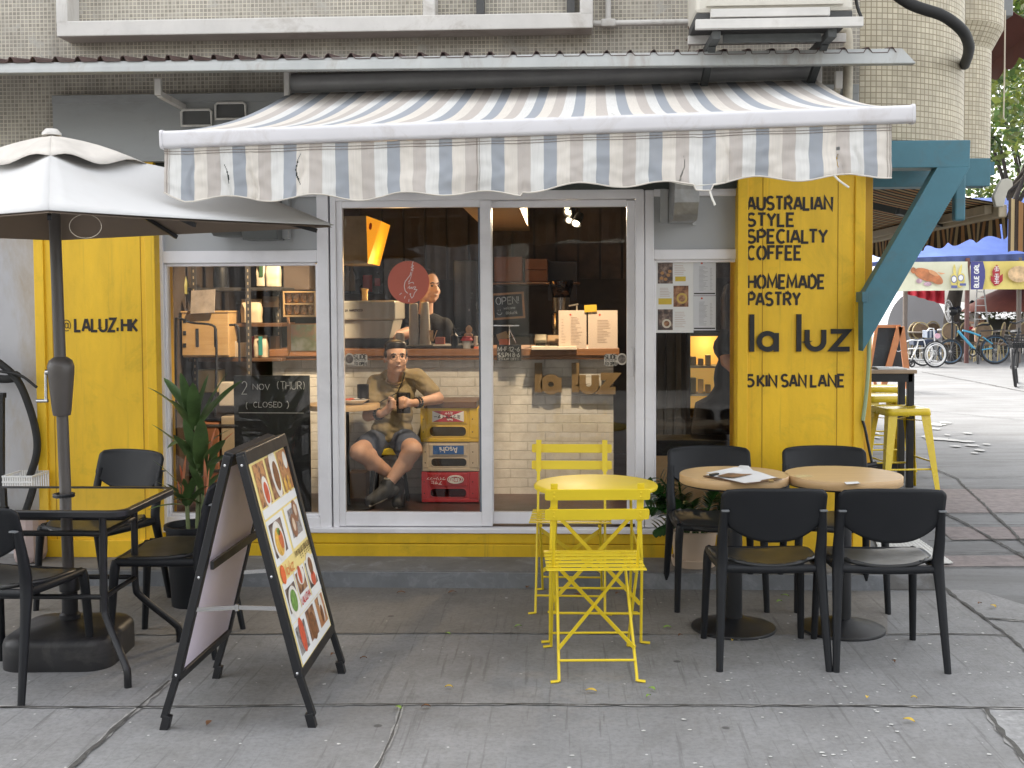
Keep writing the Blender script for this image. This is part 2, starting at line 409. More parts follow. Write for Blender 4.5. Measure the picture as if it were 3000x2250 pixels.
M_OAKE = m_wood('oak_edge', (.52, .33, .16), (.62, .42, .22), (4, 4, 60), .5)
M_CTR = m_wood('counter_wood', (.20, .09, .035), (.30, .14, .055), (2, 30, 30))
M_PINE = m_wood('pine_board', (.50, .31, .13), (.62, .42, .20), (2, 28, 28))
M_PLANK = m_wood('dark_wood', (.10, .05, .025), (.16, .085, .045), (2, 24, 24))
M_SKIN = pm('skin', (.56, .335, .235), .6, .12, 14, bump=.03)
M_HAIR = pm('black_hair', (.012, .010, .010), .4, .3, 60)
M_TEE = pm('khaki_cotton', (.255, .205, .115), .9, .10, 9, bump=.1)
M_SHORT = pm('blue_grey_shorts', (.060, .075, .115), .9, .15, 10)
M_SHOE = pm('dark_trainers', (.03, .033, .036), .7, .3, 20)
M_BLACKC = pm('black_cloth', (.016, .016, .018), .9, .2, 8)
M_PAPER = pm('white_paper', (.74, .74, .73), .7, .03, 4)
M_PAPERW = pm('cream_paper', (.62, .56, .46), .7, .04, 4)
M_CHALKB = pm('chalkboard', (.018, .022, .026), .7, .4, 3, dirt=(.06, .07, .075), dirt_amt=.5, dsc=3)
M_CHALK = pm('chalk', (.55, .58, .58), .9, .2, 60)
M_CHROME = pm('chrome', (.62, .62, .62), .15, .05, metal=1.0)
M_INK = pm('black_lettering', (.018, .012, .010), .5, .3, 30)
M_RUBBER = pm('black_rubber', (.018, .018, .018), .7, .1)
M_LEAF = pm('dracaena_leaf', (.075, .135, .045), .36, .4, 9)
M_LEAFN = pm('new_leaf_salmon', (.55, .20, .10), .45, .25, 14)
M_STEM = pm('plant_stem', (.14, .17, .07), .6, .2, 14)
M_ZZ = pm('glossy_green_leaf', (.022, .075, .014), .3, .4, 12)
M_POTB = pm('beige_plastic', (.60, .47, .36), .5, .05)
M_GLASS = glass('window_glass', ior=1.42)
M_TGLASS = glass('smoked_glass', (.62, .59, .56), 1.5, .02)
M_CLEAR = glass('clear_plastic', (.93, .93, .90), 1.4)
def m_brickw():
    t = NT('white_painted_brick'); uv = t.coord('UV'); wob = t.noise(uv, 5, 3)
    vm = t.new('VectorMath', operation='MULTIPLY_ADD'); t.link(wob, vm.inputs[0]); vm.inputs[1].default_value = (.012, .012, 0); t.link(uv, vm.inputs[2])
    br = t.new('TexBrick'); t.link(vm.outputs[0], br.inputs['Vector']); br.inputs['Scale'].default_value = 1
    br.inputs['Brick Width'].default_value = .235; br.inputs['Row Height'].default_value = .062; br.inputs['Mortar Size'].default_value = .004; br.inputs['Mortar Smooth'].default_value = .3
    br.inputs['Color1'].default_value = (.57, .56, .52, 1); br.inputs['Color2'].default_value = (.64, .63, .59, 1); br.inputs['Mortar'].default_value = (.50, .49, .45, 1)
    n = t.noise(uv, 14, 6, .7); col = t.mix(t.ramp(n, [(.35, .35), (.6, 0)]), br.outputs['Color'], (.33, .30, .26))
    t.col(col); t.set(rough=.6); h = t.math('MULTIPLY_ADD', br.outputs['Fac'], -1.0, t.math('MULTIPLY', n, .5)); t.bump(h, .7, .008); return t.m
M_BRICK = m_brickw()
def cm(c, rough=.6, name=None, **k):                  # small plain colours
    return pm(name or 'colour_%02x%02x%02x' % tuple(int(max(0, min(1, x))*255) for x in c), c, rough, .08, 12, **k)

# ------------------------------------------------------------------ stroke lettering
def _O(w): return [arc(w/2, .5, w/2, .5, 96, 264, 12), arc(w/2, .5, w/2, .5, 276, 444, 12)]
GL = {
 'A': (.6, [[(0, 0), (.27, 1)], [(.33, 1), (.6, 0)], [(.16, .30), (.44, .30)]]),
 'B': (.52, [[(0, 0), (0, 1)], [(.0, 1), (.25, 1)]+arc(.25, .76, .24, .24, 90, -90, 8)+[(0, .52)], [(.0, .5), (.25, .5)]+arc(.25, .25, .27, .25, 90, -90, 8)+[(0, 0)]]),
 'C': (.55, [arc(.3, .5, .3, .5, 50, 310, 16)]),
 'D': (.55, [[(0, 0), (0, 1)], [(.1, 1), (.2, 1)]+arc(.2, .5, .35, .5, 90, -90, 12)+[(.1, 0)]]),
 'E': (.46, [[(.46, 1), (0, 1), (0, 0), (.46, 0)], [(.1, .52), (.38, .52)]]),
 'F': (.46, [[(0, 0), (0, 1), (.46, 1)], [(.05, .52), (.38, .52)]]),
 'G': (.58, [arc(.3, .5, .3, .5, 50, 330, 16)+[(.58, .45), (.36, .45)]]),
 'H': (.55, [[(0, 0), (0, 1)], [(.55, 0), (.55, 1)], [(.1, .5), (.45, .5)]]),
 'I': (.02, [[(0, 0), (0, 1)]]),
 'J': (.4, [[(.4, 1), (.4, .25)]+arc(.2, .22, .2, .22, 0, -170, 8)]),
 'K': (.52, [[(0, 0), (0, 1)], [(.5, 1), (.12, .5), (.52, 0)]]),
 'L': (.44, [[(0, 1), (0, 0), (.44, 0)]]),
 'M': (.72, [[(0, 0), (.06, 1), (.36, .2), (.66, 1), (.72, 0)]]),
 'N': (.58, [[(0, 0), (0, 1), (.58, 0), (.58, 1)]]),
 'O': (.62, _O(.62)),
 'P': (.5, [[(0, 0), (0, 1)], [(.08, 1), (.24, 1)]+arc(.24, .73, .26, .27, 90, -90, 8)+[(.08, .46)]]),
 'Q': (.62, _O(.62)+[[(.4, .2), (.64, -.05)]]),
 'R': (.52, [[(0, 0), (0, 1)], [(.08, 1), (.24, 1)]+arc(.24, .74, .26, .26, 90, -90, 8)+[(.08, .48)], [(.26, .46), (.52, 0)]]),
 'S': (.52, [arc(.26, .74, .25, .26, 35, 262, 10)+arc(.26, .25, .26, .25, 82, -150, 10)]),
 'T': (.54, [[(.27, 0), (.27, .9)], [(0, 1), (.54, 1)]]),
 'U': (.56, [[(0, 1), (0, .28)]+arc(.28, .28, .28, .28, 180, 360, 12)+[(.56, 1)]]),
 'V': (.56, [[(0, 1), (.28, 0), (.56, 1)]]), 'W': (.8, [[(0, 1), (.2, 0), (.4, .9), (.6, 0), (.8, 1)]]),
 'X': (.54, [[(0, 0), (.54, 1)], [(0, 1), (.54, 0)]]),
 'Y': (.54, [[(0, 1), (.27, .5), (.54, 1)], [(.27, .42), (.27, 0)]]), 'Z': (.52, [[(0, 1), (.52, 1), (0, 0), (.52, 0)]]),
 '1': (.2, [[(0, .82), (.18, 1), (.18, 0)]]), '2': (.5, [arc(.25, .74, .24, .26, 160, -30, 10)+[(0, 0), (.5, 0)]]),
 '5': (.5, [[(.46, 1), (.08, 1), (.04, .56)]+arc(.22, .32, .27, .32, 120, -140, 12)]),
 '6': (.5, [[(.4, 1)]+arc(.25, .28, .25, .28, 160, 520, 16)]), '8': (.5, [arc(.25, .76, .21, .24, 0, 360, 14), arc(.25, .26, .25, .26, 0, 360, 14)]),
 '.': (.04, [[(0, 0), (0, .1)]]), '-': (.3, [[(0, .48), (.3, .48)]]), ':': (.05, [[(0, .2), (0, .3)], [(0, .6), (0, .7)]]), '!': (.05, [[(0, 1), (0, .3)], [(0, .1), (0, 0)]]),
 '(': (.22, [arc(.3, .5, .28, .6, 120, 240, 8)]), ')': (.22, [arc(-.08, .5, .28, .6, 60, -60, 8)]),
 ' ': (.22, []),
 '@': (.9, [arc(.42, .42, .42, .5, -60, -400, 22), arc(.42, .42, .17, .23, 0, 360, 14), [(.60, .66), (.58, .22), (.68, .18)]]),
 'a': (.6, [arc(.28, .28, .28, .28, 0, 360, 20), [(.56, .56), (.56, 0)]]), 'l': (.02, [[(0, 0), (0, 1)]]),
 'u': (.5, [[(0, .56), (0, .25)]+arc(.25, .25, .25, .25, 180, 360, 12)+[(.5, .56)]]), 'z': (.5, [[(0, .56), (.5, .56), (0, 0), (.5, 0)]]),
 'b': (.5, [[(0, 0), (0, 1)], arc(.25, .28, .25, .28, 0, 360, 14)]), 'c': (.45, [arc(.26, .28, .26, .28, 50, 310, 12)]), 'd': (.5, [[(.5, 0), (.5, 1)], arc(.25, .28, .25, .28, 0, 360, 14)]),
 'e': (.5, [[(0, .3), (.5, .3)]+arc(.25, .28, .25, .28, 0, 310, 12)]), 'f': (.3, [[(.1, 0), (.1, .8), (.3, 1)], [(0, .56), (.28, .56)]]), 'g': (.5, [arc(.25, .28, .25, .28, 0, 360, 14), [(.5, .56), (.5, -.2), (.1, -.3)]]),
 'h': (.46, [[(0, 0), (0, 1)], [(0, .36)]+arc(.23, .33, .23, .23, 180, 0, 8)+[(.46, 0)]]), 'i': (.02, [[(0, 0), (0, .56)], [(0, .75), (0, .85)]]), 'k': (.4, [[(0, 0), (0, 1)], [(.4, .56), (.05, .25), (.4, 0)]]),
 'm': (.7, [[(0, 0), (0, .56)], [(0, .4)]+arc(.17, .38, .17, .18, 180, 0, 6)+[(.35, 0)], [(.35, .4)]+arc(.52, .38, .17, .18, 180, 0, 6)+[(.7, 0)]]),
 'n': (.46, [[(0, 0), (0, .56)], [(0, .36)]+arc(.23, .33, .23, .23, 180, 0, 8)+[(.46, 0)]]), 'o': (.5, [arc(.25, .28, .25, .28, 0, 360, 14)]), 'p': (.5, [[(0, -.35), (0, .56)], arc(.25, .28, .25, .28, 0, 360, 14)]),
 'r': (.3, [[(0, 0), (0, .56)], [(0, .36)]+arc(.2, .34, .2, .2, 180, 60, 6)]), 's': (.38, [arc(.19, .42, .18, .14, 30, 262, 8)+arc(.19, .14, .19, .14, 82, -150, 8)]), 't': (.3, [[(.12, .85), (.12, .1), (.3, 0)], [(0, .56), (.28, .56)]]),
 'w': (.7, [[(0, .56), (.18, 0), (.35, .5), (.52, 0), (.7, .56)]]), 'y': (.46, [[(0, .56), (.23, 0)], [(.46, .56), (.1, -.35)]]), 'v': (.44, [[(0, .56), (.22, 0), (.44, .56)]]), 'x': (.42, [[(0, .56), (.42, 0)], [(0, 0), (.42, .56)]]),
}
def stroke(mb, pts, wd, z0=0.0, dep=0.0, closed=False):
    """flat (dep = 0) or raised stroke along a polyline of the local x-y plane"""
    pts = [Vector((p[0], p[1])) for p in pts]; m = len(pts); L = []; Rr = []
    if not closed and m > 2 and (pts[0]-pts[-1]).length < 1e-6: closed = True; pts = pts[:-1]; m -= 1
    for i in range(m):
        a = pts[i-1] if (i > 0 or closed) else None; b = pts[(i+1) % m] if (i < m-1 or closed) else None
        d1 = (pts[i]-a).normalized() if a is not None else None; d2 = (b-pts[i]).normalized() if b is not None else None
        if d1 is None: d1 = d2
        if d2 is None: d2 = d1
        n1 = Vector((-d1.y, d1.x)); n2 = Vector((-d2.y, d2.x)); nn = n1+n2
        nn = nn.normalized() if nn.length > 1e-6 else n1
        k = min(2.2, 1/max(.3, nn.dot(n1)))
        L.append(pts[i]+nn*(wd/2*k)); Rr.append(pts[i]-nn*(wd/2*k))
    z1 = z0+dep; vs = [(p.x, p.y, z1) for p in L]+[(p.x, p.y, z1) for p in Rr]; fs = []
    rng = range(m if closed else m-1)
    for i in rng:
        j = (i+1) % m; fs.append((i, m+i, m+j, j))
    if dep > 0:
        vs += [(p.x, p.y, z0) for p in L]+[(p.x, p.y, z0) for p in Rr]; o = 2*m
        for i in rng:
            j = (i+1) % m; fs += [(i, j, o+j, o+i), (m+j, m+i, o+m+i, o+m+j)]
        if not closed: fs += [(0, o, o+m, m), (m-1, 2*m-1, o+2*m-1, o+m-1)]
    mb.add(vs, fs)
KERN = {'LT': -.16, 'TY': -.06, 'AL': -.03, 'LA': -.02, 'PA': -.05, 'AS': -.03}
def text(mb, s, h, wd, M=I4, x=0, y=0, gap=.17, sx=1.0, dep=0.0, z0=.0015, width=None, jit=0.0, shear=0.0):
    """lettering as strokes; width squeezes the line to that length"""
    tot = sum(GL[c][0]*sx+gap for c in s)-gap+sum(KERN.get(s[i:i+2], 0) for i in range(len(s)))
    if width: k = width/(tot*h); sx *= k; gap *= k
    old = mb.M; cx = x; kz = 0
    for ci, c in enumerate(s):
        w_, sts = GL[c]
        mb.M = old @ M
        jx, jy = random.uniform(-jit, jit)*h, random.uniform(-jit, jit)*h
        for st in sts:
            kz += 1
            stroke(mb, [(cx+jx+(p[0]*sx+p[1]*shear)*h, y+jy+p[1]*h) for p in st], wd, z0+.00012*(kz % 5), dep)
        cx += (w_*sx+gap+KERN.get(s[ci:ci+2], 0))*h
    mb.M = old
    return cx
# ------------------------------------------------------------------ ground
YF = 6.40; ZF = .26                                  # glass front plane, cafe floor level
def X(px, py=1050, Y=YF): return P(px, py, Y).x
def Z(py, px=1300, Y=YF): return P(px, py, Y).z
m = MB(); m.grid(lambda u, v: (lerp(-600, 1400, u), lerp(-300, 2500, v), 0), 8, 8)
tag(m.obj('ground', M_PLAZA), kind='structure')
m = MB(); m.add([(-9, -6, .004), (2.05, -6, .004), (3.55, 3.0, .004), (2.2, 6.05, .004), (-9, 6.05, .004)], [(0, 1, 2, 3, 4)])
tag(m.obj('pavement', M_CONC), kind='structure')
def gp(*l): return [G(x, y) for x, y in l]
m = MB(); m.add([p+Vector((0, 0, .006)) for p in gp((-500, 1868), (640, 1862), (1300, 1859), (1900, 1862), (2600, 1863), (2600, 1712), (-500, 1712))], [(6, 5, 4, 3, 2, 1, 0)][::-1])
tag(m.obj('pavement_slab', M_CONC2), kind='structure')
M_JOINT = pm('joint_dirt', (.075, .072, .067), .95, .4, 40)
CHIP = MB()
def ribbon(mb, pts, wd, z=.0095, jag=.4):
    if mb is not CHIP and pts[0][1] < 5.6: ribbon(CHIP, pts, min(wd*2.2, .024), .0078, .35)
    pts = [Vector((p[0], p[1], z)) for p in pts]; vs = []; fs = []
    fine = []
    for a, b in zip(pts, pts[1:]):
        n = max(2, int((b-a).length/.05))
        fine += [a.lerp(b, k/n) for k in range(n)]
    fine.append(pts[-1])
    for i, p in enumerate(fine):
        d = (fine[min(i+1, len(fine)-1)]-fine[max(i-1, 0)]).normalized(); n = Vector((-d.y, d.x, 0))
        o = mnoise.noise(p*2.0)*wd*.5
        vs += [p+n*(o+wd*(.5+random.uniform(-jag, jag))), p+n*(o-wd*(.5+random.uniform(-jag, jag)))]
    for i in range(len(fine)-1): fs.append((2*i, 2*i+1, 2*i+3, 2*i+2))
    mb.add(vs, fs)
m = MB()
ribbon(m, gp((-400, 2078), (490, 2076), (1000, 2069), (1500, 2068), (2000, 2071), (2600, 2074), (3200, 2082)), .009)
ribbon(m, gp((495, 2000), (215, 2250), (60, 2390)), .016)
ribbon(m, gp((1178, 2072), (1150, 2160), (1105, 2255), (1080, 2330)), .008)
ribbon(m, gp((-200, 1868), (640, 1862), (1300, 1859), (1900, 1862)), .004)
ribbon(m, gp((2560, 1862), (2800, 1862), (2960, 1866)), .007)
ribbon(m, gp((2730, 1700), (2880, 1812), (2945, 1862), (3060, 1960)), .016)
ribbon(m, gp((2880, 1815), (2965, 1820), (3100, 1835)), .012)
ribbon(m, gp((2885, 2082), (2960, 2180), (3050, 2300)), .02)
for (a, b) in (((2680, 1402), (3100, 1399)), ((2720, 1430), (3100, 1430)), ((2740, 1508), (3100, 1505)), ((2760, 1541), (3100, 1541)),
               ((2720, 1588), (3100, 1580)), ((2740, 1625), (3100, 1620)), ((2700, 1665), (3100, 1663))):
    ribbon(m, gp(a, b), .013)
ribbon(m, gp((2720, 1368), (2800, 1402), (3060, 1650)), .016)
ribbon(m, gp((2720, 1480), (2870, 1560), (3080, 1680)), .02)
ribbon(m, gp((2700, 1090), (2860, 1120), (3000, 1148), (3300, 1215)), .03)
ribbon(m, gp((2600, 1195), (3300, 1260)), .02)
tag(m.obj('pavement_joints', M_JOINT), kind='structure'); tag(CHIP.obj('chipped_joint_edges', pm('chipped_edge', (.30, .295, .285), .9, .4, 30)), kind='structure')
# small paving patches and white spills on the open square
m = MB(); M_PATCH = pm('rough_paving', (.27, .27, .27), .9, .3, 30, bump=.5); M_PATCHR = pm('reddish_paving', (.21, .18, .175), .9, .25, 14, bump=.4, bsc=120)
m.add(gp((2745, 1548), (3100, 1548), (3100, 1583), (2800, 1586)) and [p+Vector((0, 0, .004)) for p in gp((2745, 1545), (3100, 1545), (3100, 1580), (2790, 1584))], [(0, 1, 2, 3)])
m.add([p+Vector((0, 0, .004)) for p in gp((2690, 1630), (3100, 1628), (3100, 1660), (2690, 1662))], [(0, 1, 2, 3)])
m.add([p+Vector((0, 0, .004)) for p in gp((2730, 1434), (3100, 1434), (3100, 1502), (2740, 1504))], [(0, 1, 2, 3)])
tag(m.obj('paving_band', M_PATCHR), kind='structure')
m = MB(); m.add([p+Vector((0, 0, .008)) for p in gp((2890, 2085), (3250, 2090), (3250, 2330), (3075, 2330))], [(0, 1, 2, 3)])
tag(m.obj('paving_patch', M_PATCH), kind='structure')
m = MB(); rs = random.Random(5); M_SPILL = pm('dried_white_spill', (.36, .36, .35), .7, .1, 20)
def blotch(mb, px, py, rx, ry):
    c = G(px, py); n = 18; ex = (G(px+rx, py)-c).length; ey = abs((G(px, py+ry)-c).y); ph = rs.uniform(0, 9)
    vs = [(c.x+math.cos(2*math.pi*k/n)*ex*(1+.5*mnoise.noise((ph, k*.9, 0))), c.y+math.sin(2*math.pi*k/n)*ey*(1+.5*mnoise.noise((ph+4, k*.9, 0))), .010+.0004*len(mb.f)) for k in range(n)]
    mb.add(vs, [tuple(range(n))])
for b in ((2740, 1245, 28, 4), (2735, 1258, 20, 3), (2770, 1240, 16, 3), (2720, 1283, 14, 5), (2745, 1288, 34, 4), (2790, 1292, 22, 3), (2830, 1296, 22, 3), (2850, 1308, 20, 3),
          (2800, 1310, 14, 2), (2870, 1322, 14, 3), (2855, 1330, 10, 2), (2835, 1272, 12, 2), (2715, 1237, 8, 2), (2560, 1270, 12, 5), (2570, 1285, 8, 3), (2775, 1277, 8, 2), (2890, 1305, 10, 2)):
    blotch(m, *b)
tag(m.obj('white_spills', M_SPILL), kind='stuff', label='dried white spills on the concrete beyond the yellow stools', cat='spill')
m = MB(); m.box(-9, 2.0, 6.03, 6.5, 0, .095, .012); tag(m.obj('step', M_STEP), kind='structure')
m = MB(); m.box(-9, 1.72, 6.012, 6.03, 0, .088); tag(m.obj('kerb_face', M_STEPF), kind='structure')

# ------------------------------------------------------------------ the corner building
B = thing('shop_building', 'grey mosaic tiled corner building with a white framed cafe front and yellow boards', 'building', (0, 6.4, 0))
YW = 6.36; XR = 1.64                                 # upper wall plane, start of the rounded corner
zc = Z(200, 1500, YW)
m = MB(); m.grid(lambda u, v: (lerp(-9, XR, u), YW, lerp(2.36, 10.5, v)), 8, 8); m.add([(-9, YW, 2.36), (XR, YW, 2.36), (XR, YW+.12, 2.36), (-9, YW+.12, 2.36)], [(0, 3, 2, 1)])
m.obj('tiled_wall', M_MOS, B)
R0 = .80
def cyl_wall(xc, yc, r, a0, a1, z0, z1, n=20):
    return (lambda u, v: (xc+r*math.sin(lerp(a0, a1, u)), yc-r*math.cos(lerp(a0, a1, u)), lerp(z0, z1, v))), (lambda u, v: (lerp(a0, a1, u)*r, lerp(z0, z1, v)))
fn, uvf = cyl_wall(XR, YW+R0, R0, 0, math.pi*.5, 2.44, 10.5)
m = MB(); m.grid(fn, 24, 4, uvf)
m.grid(lambda u, v: (XR+R0, lerp(YW+R0, 7.6, u), lerp(2.44, 10.5, v)), 2, 4, lambda u, v: (lerp(1.2, 1.8, u), lerp(2.44, 10.5, v)))
fs = [(XR, YW, 2.44)]+[(XR+R0*math.sin(a*math.pi/20), YW+R0-R0*math.cos(a*math.pi/20), 2.44) for a in range(1, 11)]+[(XR+R0, 7.6, 2.44), (XR, 7.6, 2.44)]
m.add(fs, [tuple(range(len(fs)-1, -1, -1))])
m.obj('rounded_corner', M_MOSC, B, smooth=40)
# second rounded bay a little further along the side
cx, cy = 2.60, 8.1
m = MB()
for r_, z0, z1 in ((.375, 2.5, 3.26), (.45, 3.40, 10.5)):
    fn, uvf = cyl_wall(cx, cy, r_, -math.pi*.5, math.pi, z0, z1); m.grid(fn, 30, 2, uvf)
fn0 = lambda u, v: (cx+lerp(.375, .45, v)*math.sin(lerp(-math.pi/2, math.pi, u)), cy-lerp(.375, .45, v)*math.cos(lerp(-math.pi/2, math.pi, u)), lerp(3.26, 3.40, v))
m.grid(fn0, 30, 3, lambda u, v: (u*1.6, 3.26+v*.15))
m.lathe([(.01, 2.5), (.375, 2.5)], (cx, cy, 0), 30, caps=False)
m.box(XR, 2.6, 7.6, 16, 2.5, 10.5)
m.obj('rounded_bay', M_MOSC, B, smooth=40)
# side wall and shop interior shell
M_SIDE = pm('side_wall_paint', (.30, .28, .24), .7, .15, 3)
m = MB(); m.box(XR-.02, XR+.10, 6.62, 16, 0, 2.5); m.box(-9, XR-.02, 15.9, 16, 0, 10.5); m.obj('side_wall', M_SIDE, B)
m = MB(); m.box(-9, 2.6, 6.6, 15.9, 10.4, 10.5); m.obj('roof', M_SIDE, B)
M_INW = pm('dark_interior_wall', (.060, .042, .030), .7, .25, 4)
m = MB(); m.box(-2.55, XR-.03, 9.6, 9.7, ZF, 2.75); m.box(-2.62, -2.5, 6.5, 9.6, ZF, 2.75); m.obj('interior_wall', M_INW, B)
m = MB()
for i in range(22):
    x0 = -2.45+i*.185; m.box(x0, x0+.165, 9.57, 9.6, 1.75, 2.6)
m.obj('slat_cladding', pm('slat_wood', (.085, .055, .035), .6, .4, 6), B)
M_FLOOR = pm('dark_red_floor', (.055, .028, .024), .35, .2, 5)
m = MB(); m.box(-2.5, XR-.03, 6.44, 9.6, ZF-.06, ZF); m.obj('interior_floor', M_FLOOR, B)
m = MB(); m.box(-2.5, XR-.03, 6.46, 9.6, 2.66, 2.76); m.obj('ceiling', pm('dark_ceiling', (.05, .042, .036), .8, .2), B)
m = MB()                                             # slanted duct boxing under the ceiling
m.prism([(-.72, 2.66), (-.27, 2.66), (-.27, 2.14), (-.62, 2.14)], 6.75, 9.3); m.obj('ceiling_boxing', pm('cream_boxing', (.48, .38, .25), .6, .1), B)

# white aluminium front
fr = MB()
x_l, x_w1, x_m0, x_m1 = X(463), X(934), X(934), X(986)
zt, zb = Z(556), Z(1546)
def fbox(px0, px1, py0, py1, y0=YF, y1=YF+.09, bev=.004, mb=None, pyr=1050):
    (mb or fr).box(X(px0, pyr), X(px1, pyr), y0, y1, Z(py1, (px0+px1)/2), Z(py0, (px0+px1)/2), bev)
fbox(463, 482, 560, 1546); fbox(932, 966, 556, 1546); fbox(482, 932, 734, 770, YF+.001); fbox(482, 932, 556, 578, YF+.001); fbox(482, 932, 1514, 1546, YF+.001)
fbox(482, 489, 772, 1514, YF+.02, YF+.08); fbox(925, 932, 772, 1514, YF+.02, YF+.08); fbox(489, 925, 770, 779, YF+.02, YF+.08); fbox(489, 925, 1506, 1514, YF+.02, YF+.08)
fbox(971, 988, 556, 1546); fbox(988, 1884, 552, 585, YF-.004); fbox(1862, 1888, 556, 1546, YF-.002); fbox(1890, 1916, 556, 1546)
fbox(1916, 2175, 730, 760, YF+.001); fbox(1916, 2175, 552, 574, YF+.001); fbox(1916, 2175, 1520, 1546, YF+.001)
fbox(1916, 1923, 762, 1520, YF+.02, YF+.08); fbox(1923, 2175, 760, 768, YF+.02, YF+.08); fbox(1923, 2175, 1513, 1520, YF+.02, YF+.08)
fbox(463, 2175, 1546, 1560, YF-.03, YF+.1)
fo = fr.obj('front_frame', M_WHITE, B)
m = MB(); fbox(482, 932, 578, 734, YF+.025, YF+.05, 0, m); fbox(1916, 2175, 574, 730, YF+.025, YF+.05, 0, m); each(m, 'transom_panel', M_TRANS, B)
m = MB(); fbox(966, 971, 556, 1546, YF+.05, YF+.08, 0, m); m.obj('frame_gap', M_DARK, B)
def window(px0, px1, py0, py1, nm, y=YF+.05):
    mm = MB(); fbox(px0, px1, py0, py1, y, y+.006, 0, mm); return mm.obj(nm, M_GLASS, B)
window(489, 925, 779, 1506, 'window_pane'); window(1923, 2170, 768, 1513, 'window_pane')
def door(px0, gx0, gx1, px1, pt, gt, gb, pb, y, hpx):
    d = MB(); fbox(px0, gx0, pt, pb, y, y+.04, .003, d); fbox(gx1, px1, pt, pb, y, y+.04, .003, d)
    fbox(gx0, gx1, pt, gt, y+.001, y+.04, .003, d); fbox(gx0, gx1, gb, pb, y+.001, y+.04, .003, d)
    do = d.obj('sliding_door', M_WHITE, B)
    g = MB(); fbox(gx0-2, gx1+2, gt-2, gb+2, y+.017, y+.023, 0, g); g.obj('pane', M_GLASS, do)
    h = MB(); fbox(hpx-6, hpx+6, 1018, 1105, y-.006, y, .004, h); fbox(hpx-3, hpx+3, 1032, 1075, y-.010, y-.006, .002, h); h.obj('handle', M_WHITE, do)
    return do
door(988, 1006, 1408, 1440, 586, 607, 1502, 1543, YF+.012, 997)
door(1412, 1442, 1838, 1862, 584, 604, 1506, 1541, YF+.056, 1853)
m = MB(); fbox(1402, 1410, 607, 1502, YF+.03, YF+.05, 0, m); m.obj('door_seal', pm('blue_grey_seal', (.25, .29, .36), .5), B)
# yellow plinth and the two boarded pillars
m = MB(); m.box(X(455), X(2180), YF-.025, YF+.08, .09, Z(1592), .004); m.box(X(455), X(2180), YF-.018, YF+.08, Z(1590.5), Z(1561), .004)
m.obj('plinth', M_YELP, B)
YPF = 6.33
def pillar(x0, x1, z0, z1, seams, ledge=None):
    y = YPF; mm = MB(); mm.box(x0, x1, y, 6.62, z0, z1, .006)
    mm.box(x0-.002, x0+.055, y-.016, y+.02, z0+.01, z1, .004); mm.box(x1-.055, x1+.002, y-.016, y+.02, z0+.01, z1, .004)
    if ledge: mm.box(x0+.06, x1-.06, y-.016, y+.01, ledge, ledge+.012, .004); mm.box(x0-.004, x1+.004, y-.02, y+.02, z0, z0+.10, .004)
    po = mm.obj('pillar', M_YEL, B)
    s_ = MB()
    for sx_ in seams: s_.box(sx_-.0022, sx_+.0022, y-.0018, y+.004, z0+.02, z1)  # darker strips along the board joints
    if seams: s_.obj('board_seam', pm('seam_ochre', (.42, .235, .015), .8), po)
    return po
xl0, xl1 = P(110, 1100, YPF).x, P(461, 1100, YPF).x
pl = pillar(xl0, xl1, .095, 2.36, [xl0+.095, xl1-.085], .28)
xr0, xr1 = P(2160, 1100, YPF).x, P(2529, 1100, YPF).x
pr = pillar(xr0, xr1, .095, 2.36, [P(2233, 1100, YPF).x, P(2452, 1100, YPF).x])
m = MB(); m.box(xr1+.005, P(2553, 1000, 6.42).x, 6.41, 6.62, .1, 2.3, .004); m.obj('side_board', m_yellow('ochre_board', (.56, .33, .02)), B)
# painted lettering
def lettering(lines, parent, y=YPF):
    mm = MB()
    for s_, px0, px1, py0, py1, wd, kw in lines:
        a = P(px0, py1, y); b = P(px1, py1, y); c = P(px0, py0, y)
        xd = (b-a); h = (c-a).length
        text(mm, s_, h, wd, frame(a+Vector((0, -.001, 0)), (1, 0, xd.z/xd.x), (0, 0, 1)), width=xd.length, gap=.2, **kw)
    return mm.obj('lettering', M_INK, parent)
lettering([('AUSTRALIAN', 2190, 2437, 577, 614, .0145, {}), ('STYLE', 2190, 2325, 626, 662, .0145, {}), ('SPECIALTY', 2190, 2421, 674, 711, .0145, {}),
           ('COFFEE', 2190, 2346, 722, 760, .0145, {}), ('HOMEMADE', 2192, 2414, 807, 844, .0145, {}), ('PASTRY', 2192, 2343, 858, 894, .0145, {}),
           ('5', 2187, 2208, 1099, 1132, .0135, {}), ('KIN', 2220, 2274, 1099, 1132, .0135, {}), ('SAN', 2290, 2360, 1098, 1132, .0135, {}), ('LANE', 2376, 2472, 1098, 1132, .0135, {})], pr)
lettering([('@', 184, 209, 935, 967, .0045, {}), ('LALUZ', 221, 338, 934, 970, .0150, {}), ('.', 345, 349, 865, 970, .0125, {}), ('HK', 358, 402, 935, 970, .0150, {})], pl)
def logo(name, mat, o, h, wd, dep, parent=None, width=None):
    """la luz in raised geometric letters; h = height of the l"""
    mm = MB(); r_ = .31*h
    s_ = lambda p, z: stroke(mm, [(q[0]*h, q[1]*h) for q in p], wd, z, dep)
    mm.M = o
    s_([(.06, 0), (.06, 1)], .0); c1 = .48
    s_(arc(c1, .275, .225, .215, 0, 360, 32), .0); s_([(c1+.235, 0), (c1+.235, .5)], .0003)
    s_([(1.31, 0), (1.31, 1)], 0)
    s_([(1.53, .58), (1.53, .27)]+arc(1.75, .27, .22, .21, 180, 360, 18)+[(1.97, .58)], 0)
    s_([(2.16, .535), (2.60, .535), (2.20, .06), (2.65, .06)], 0)
    return mm.obj(name, mat, parent)
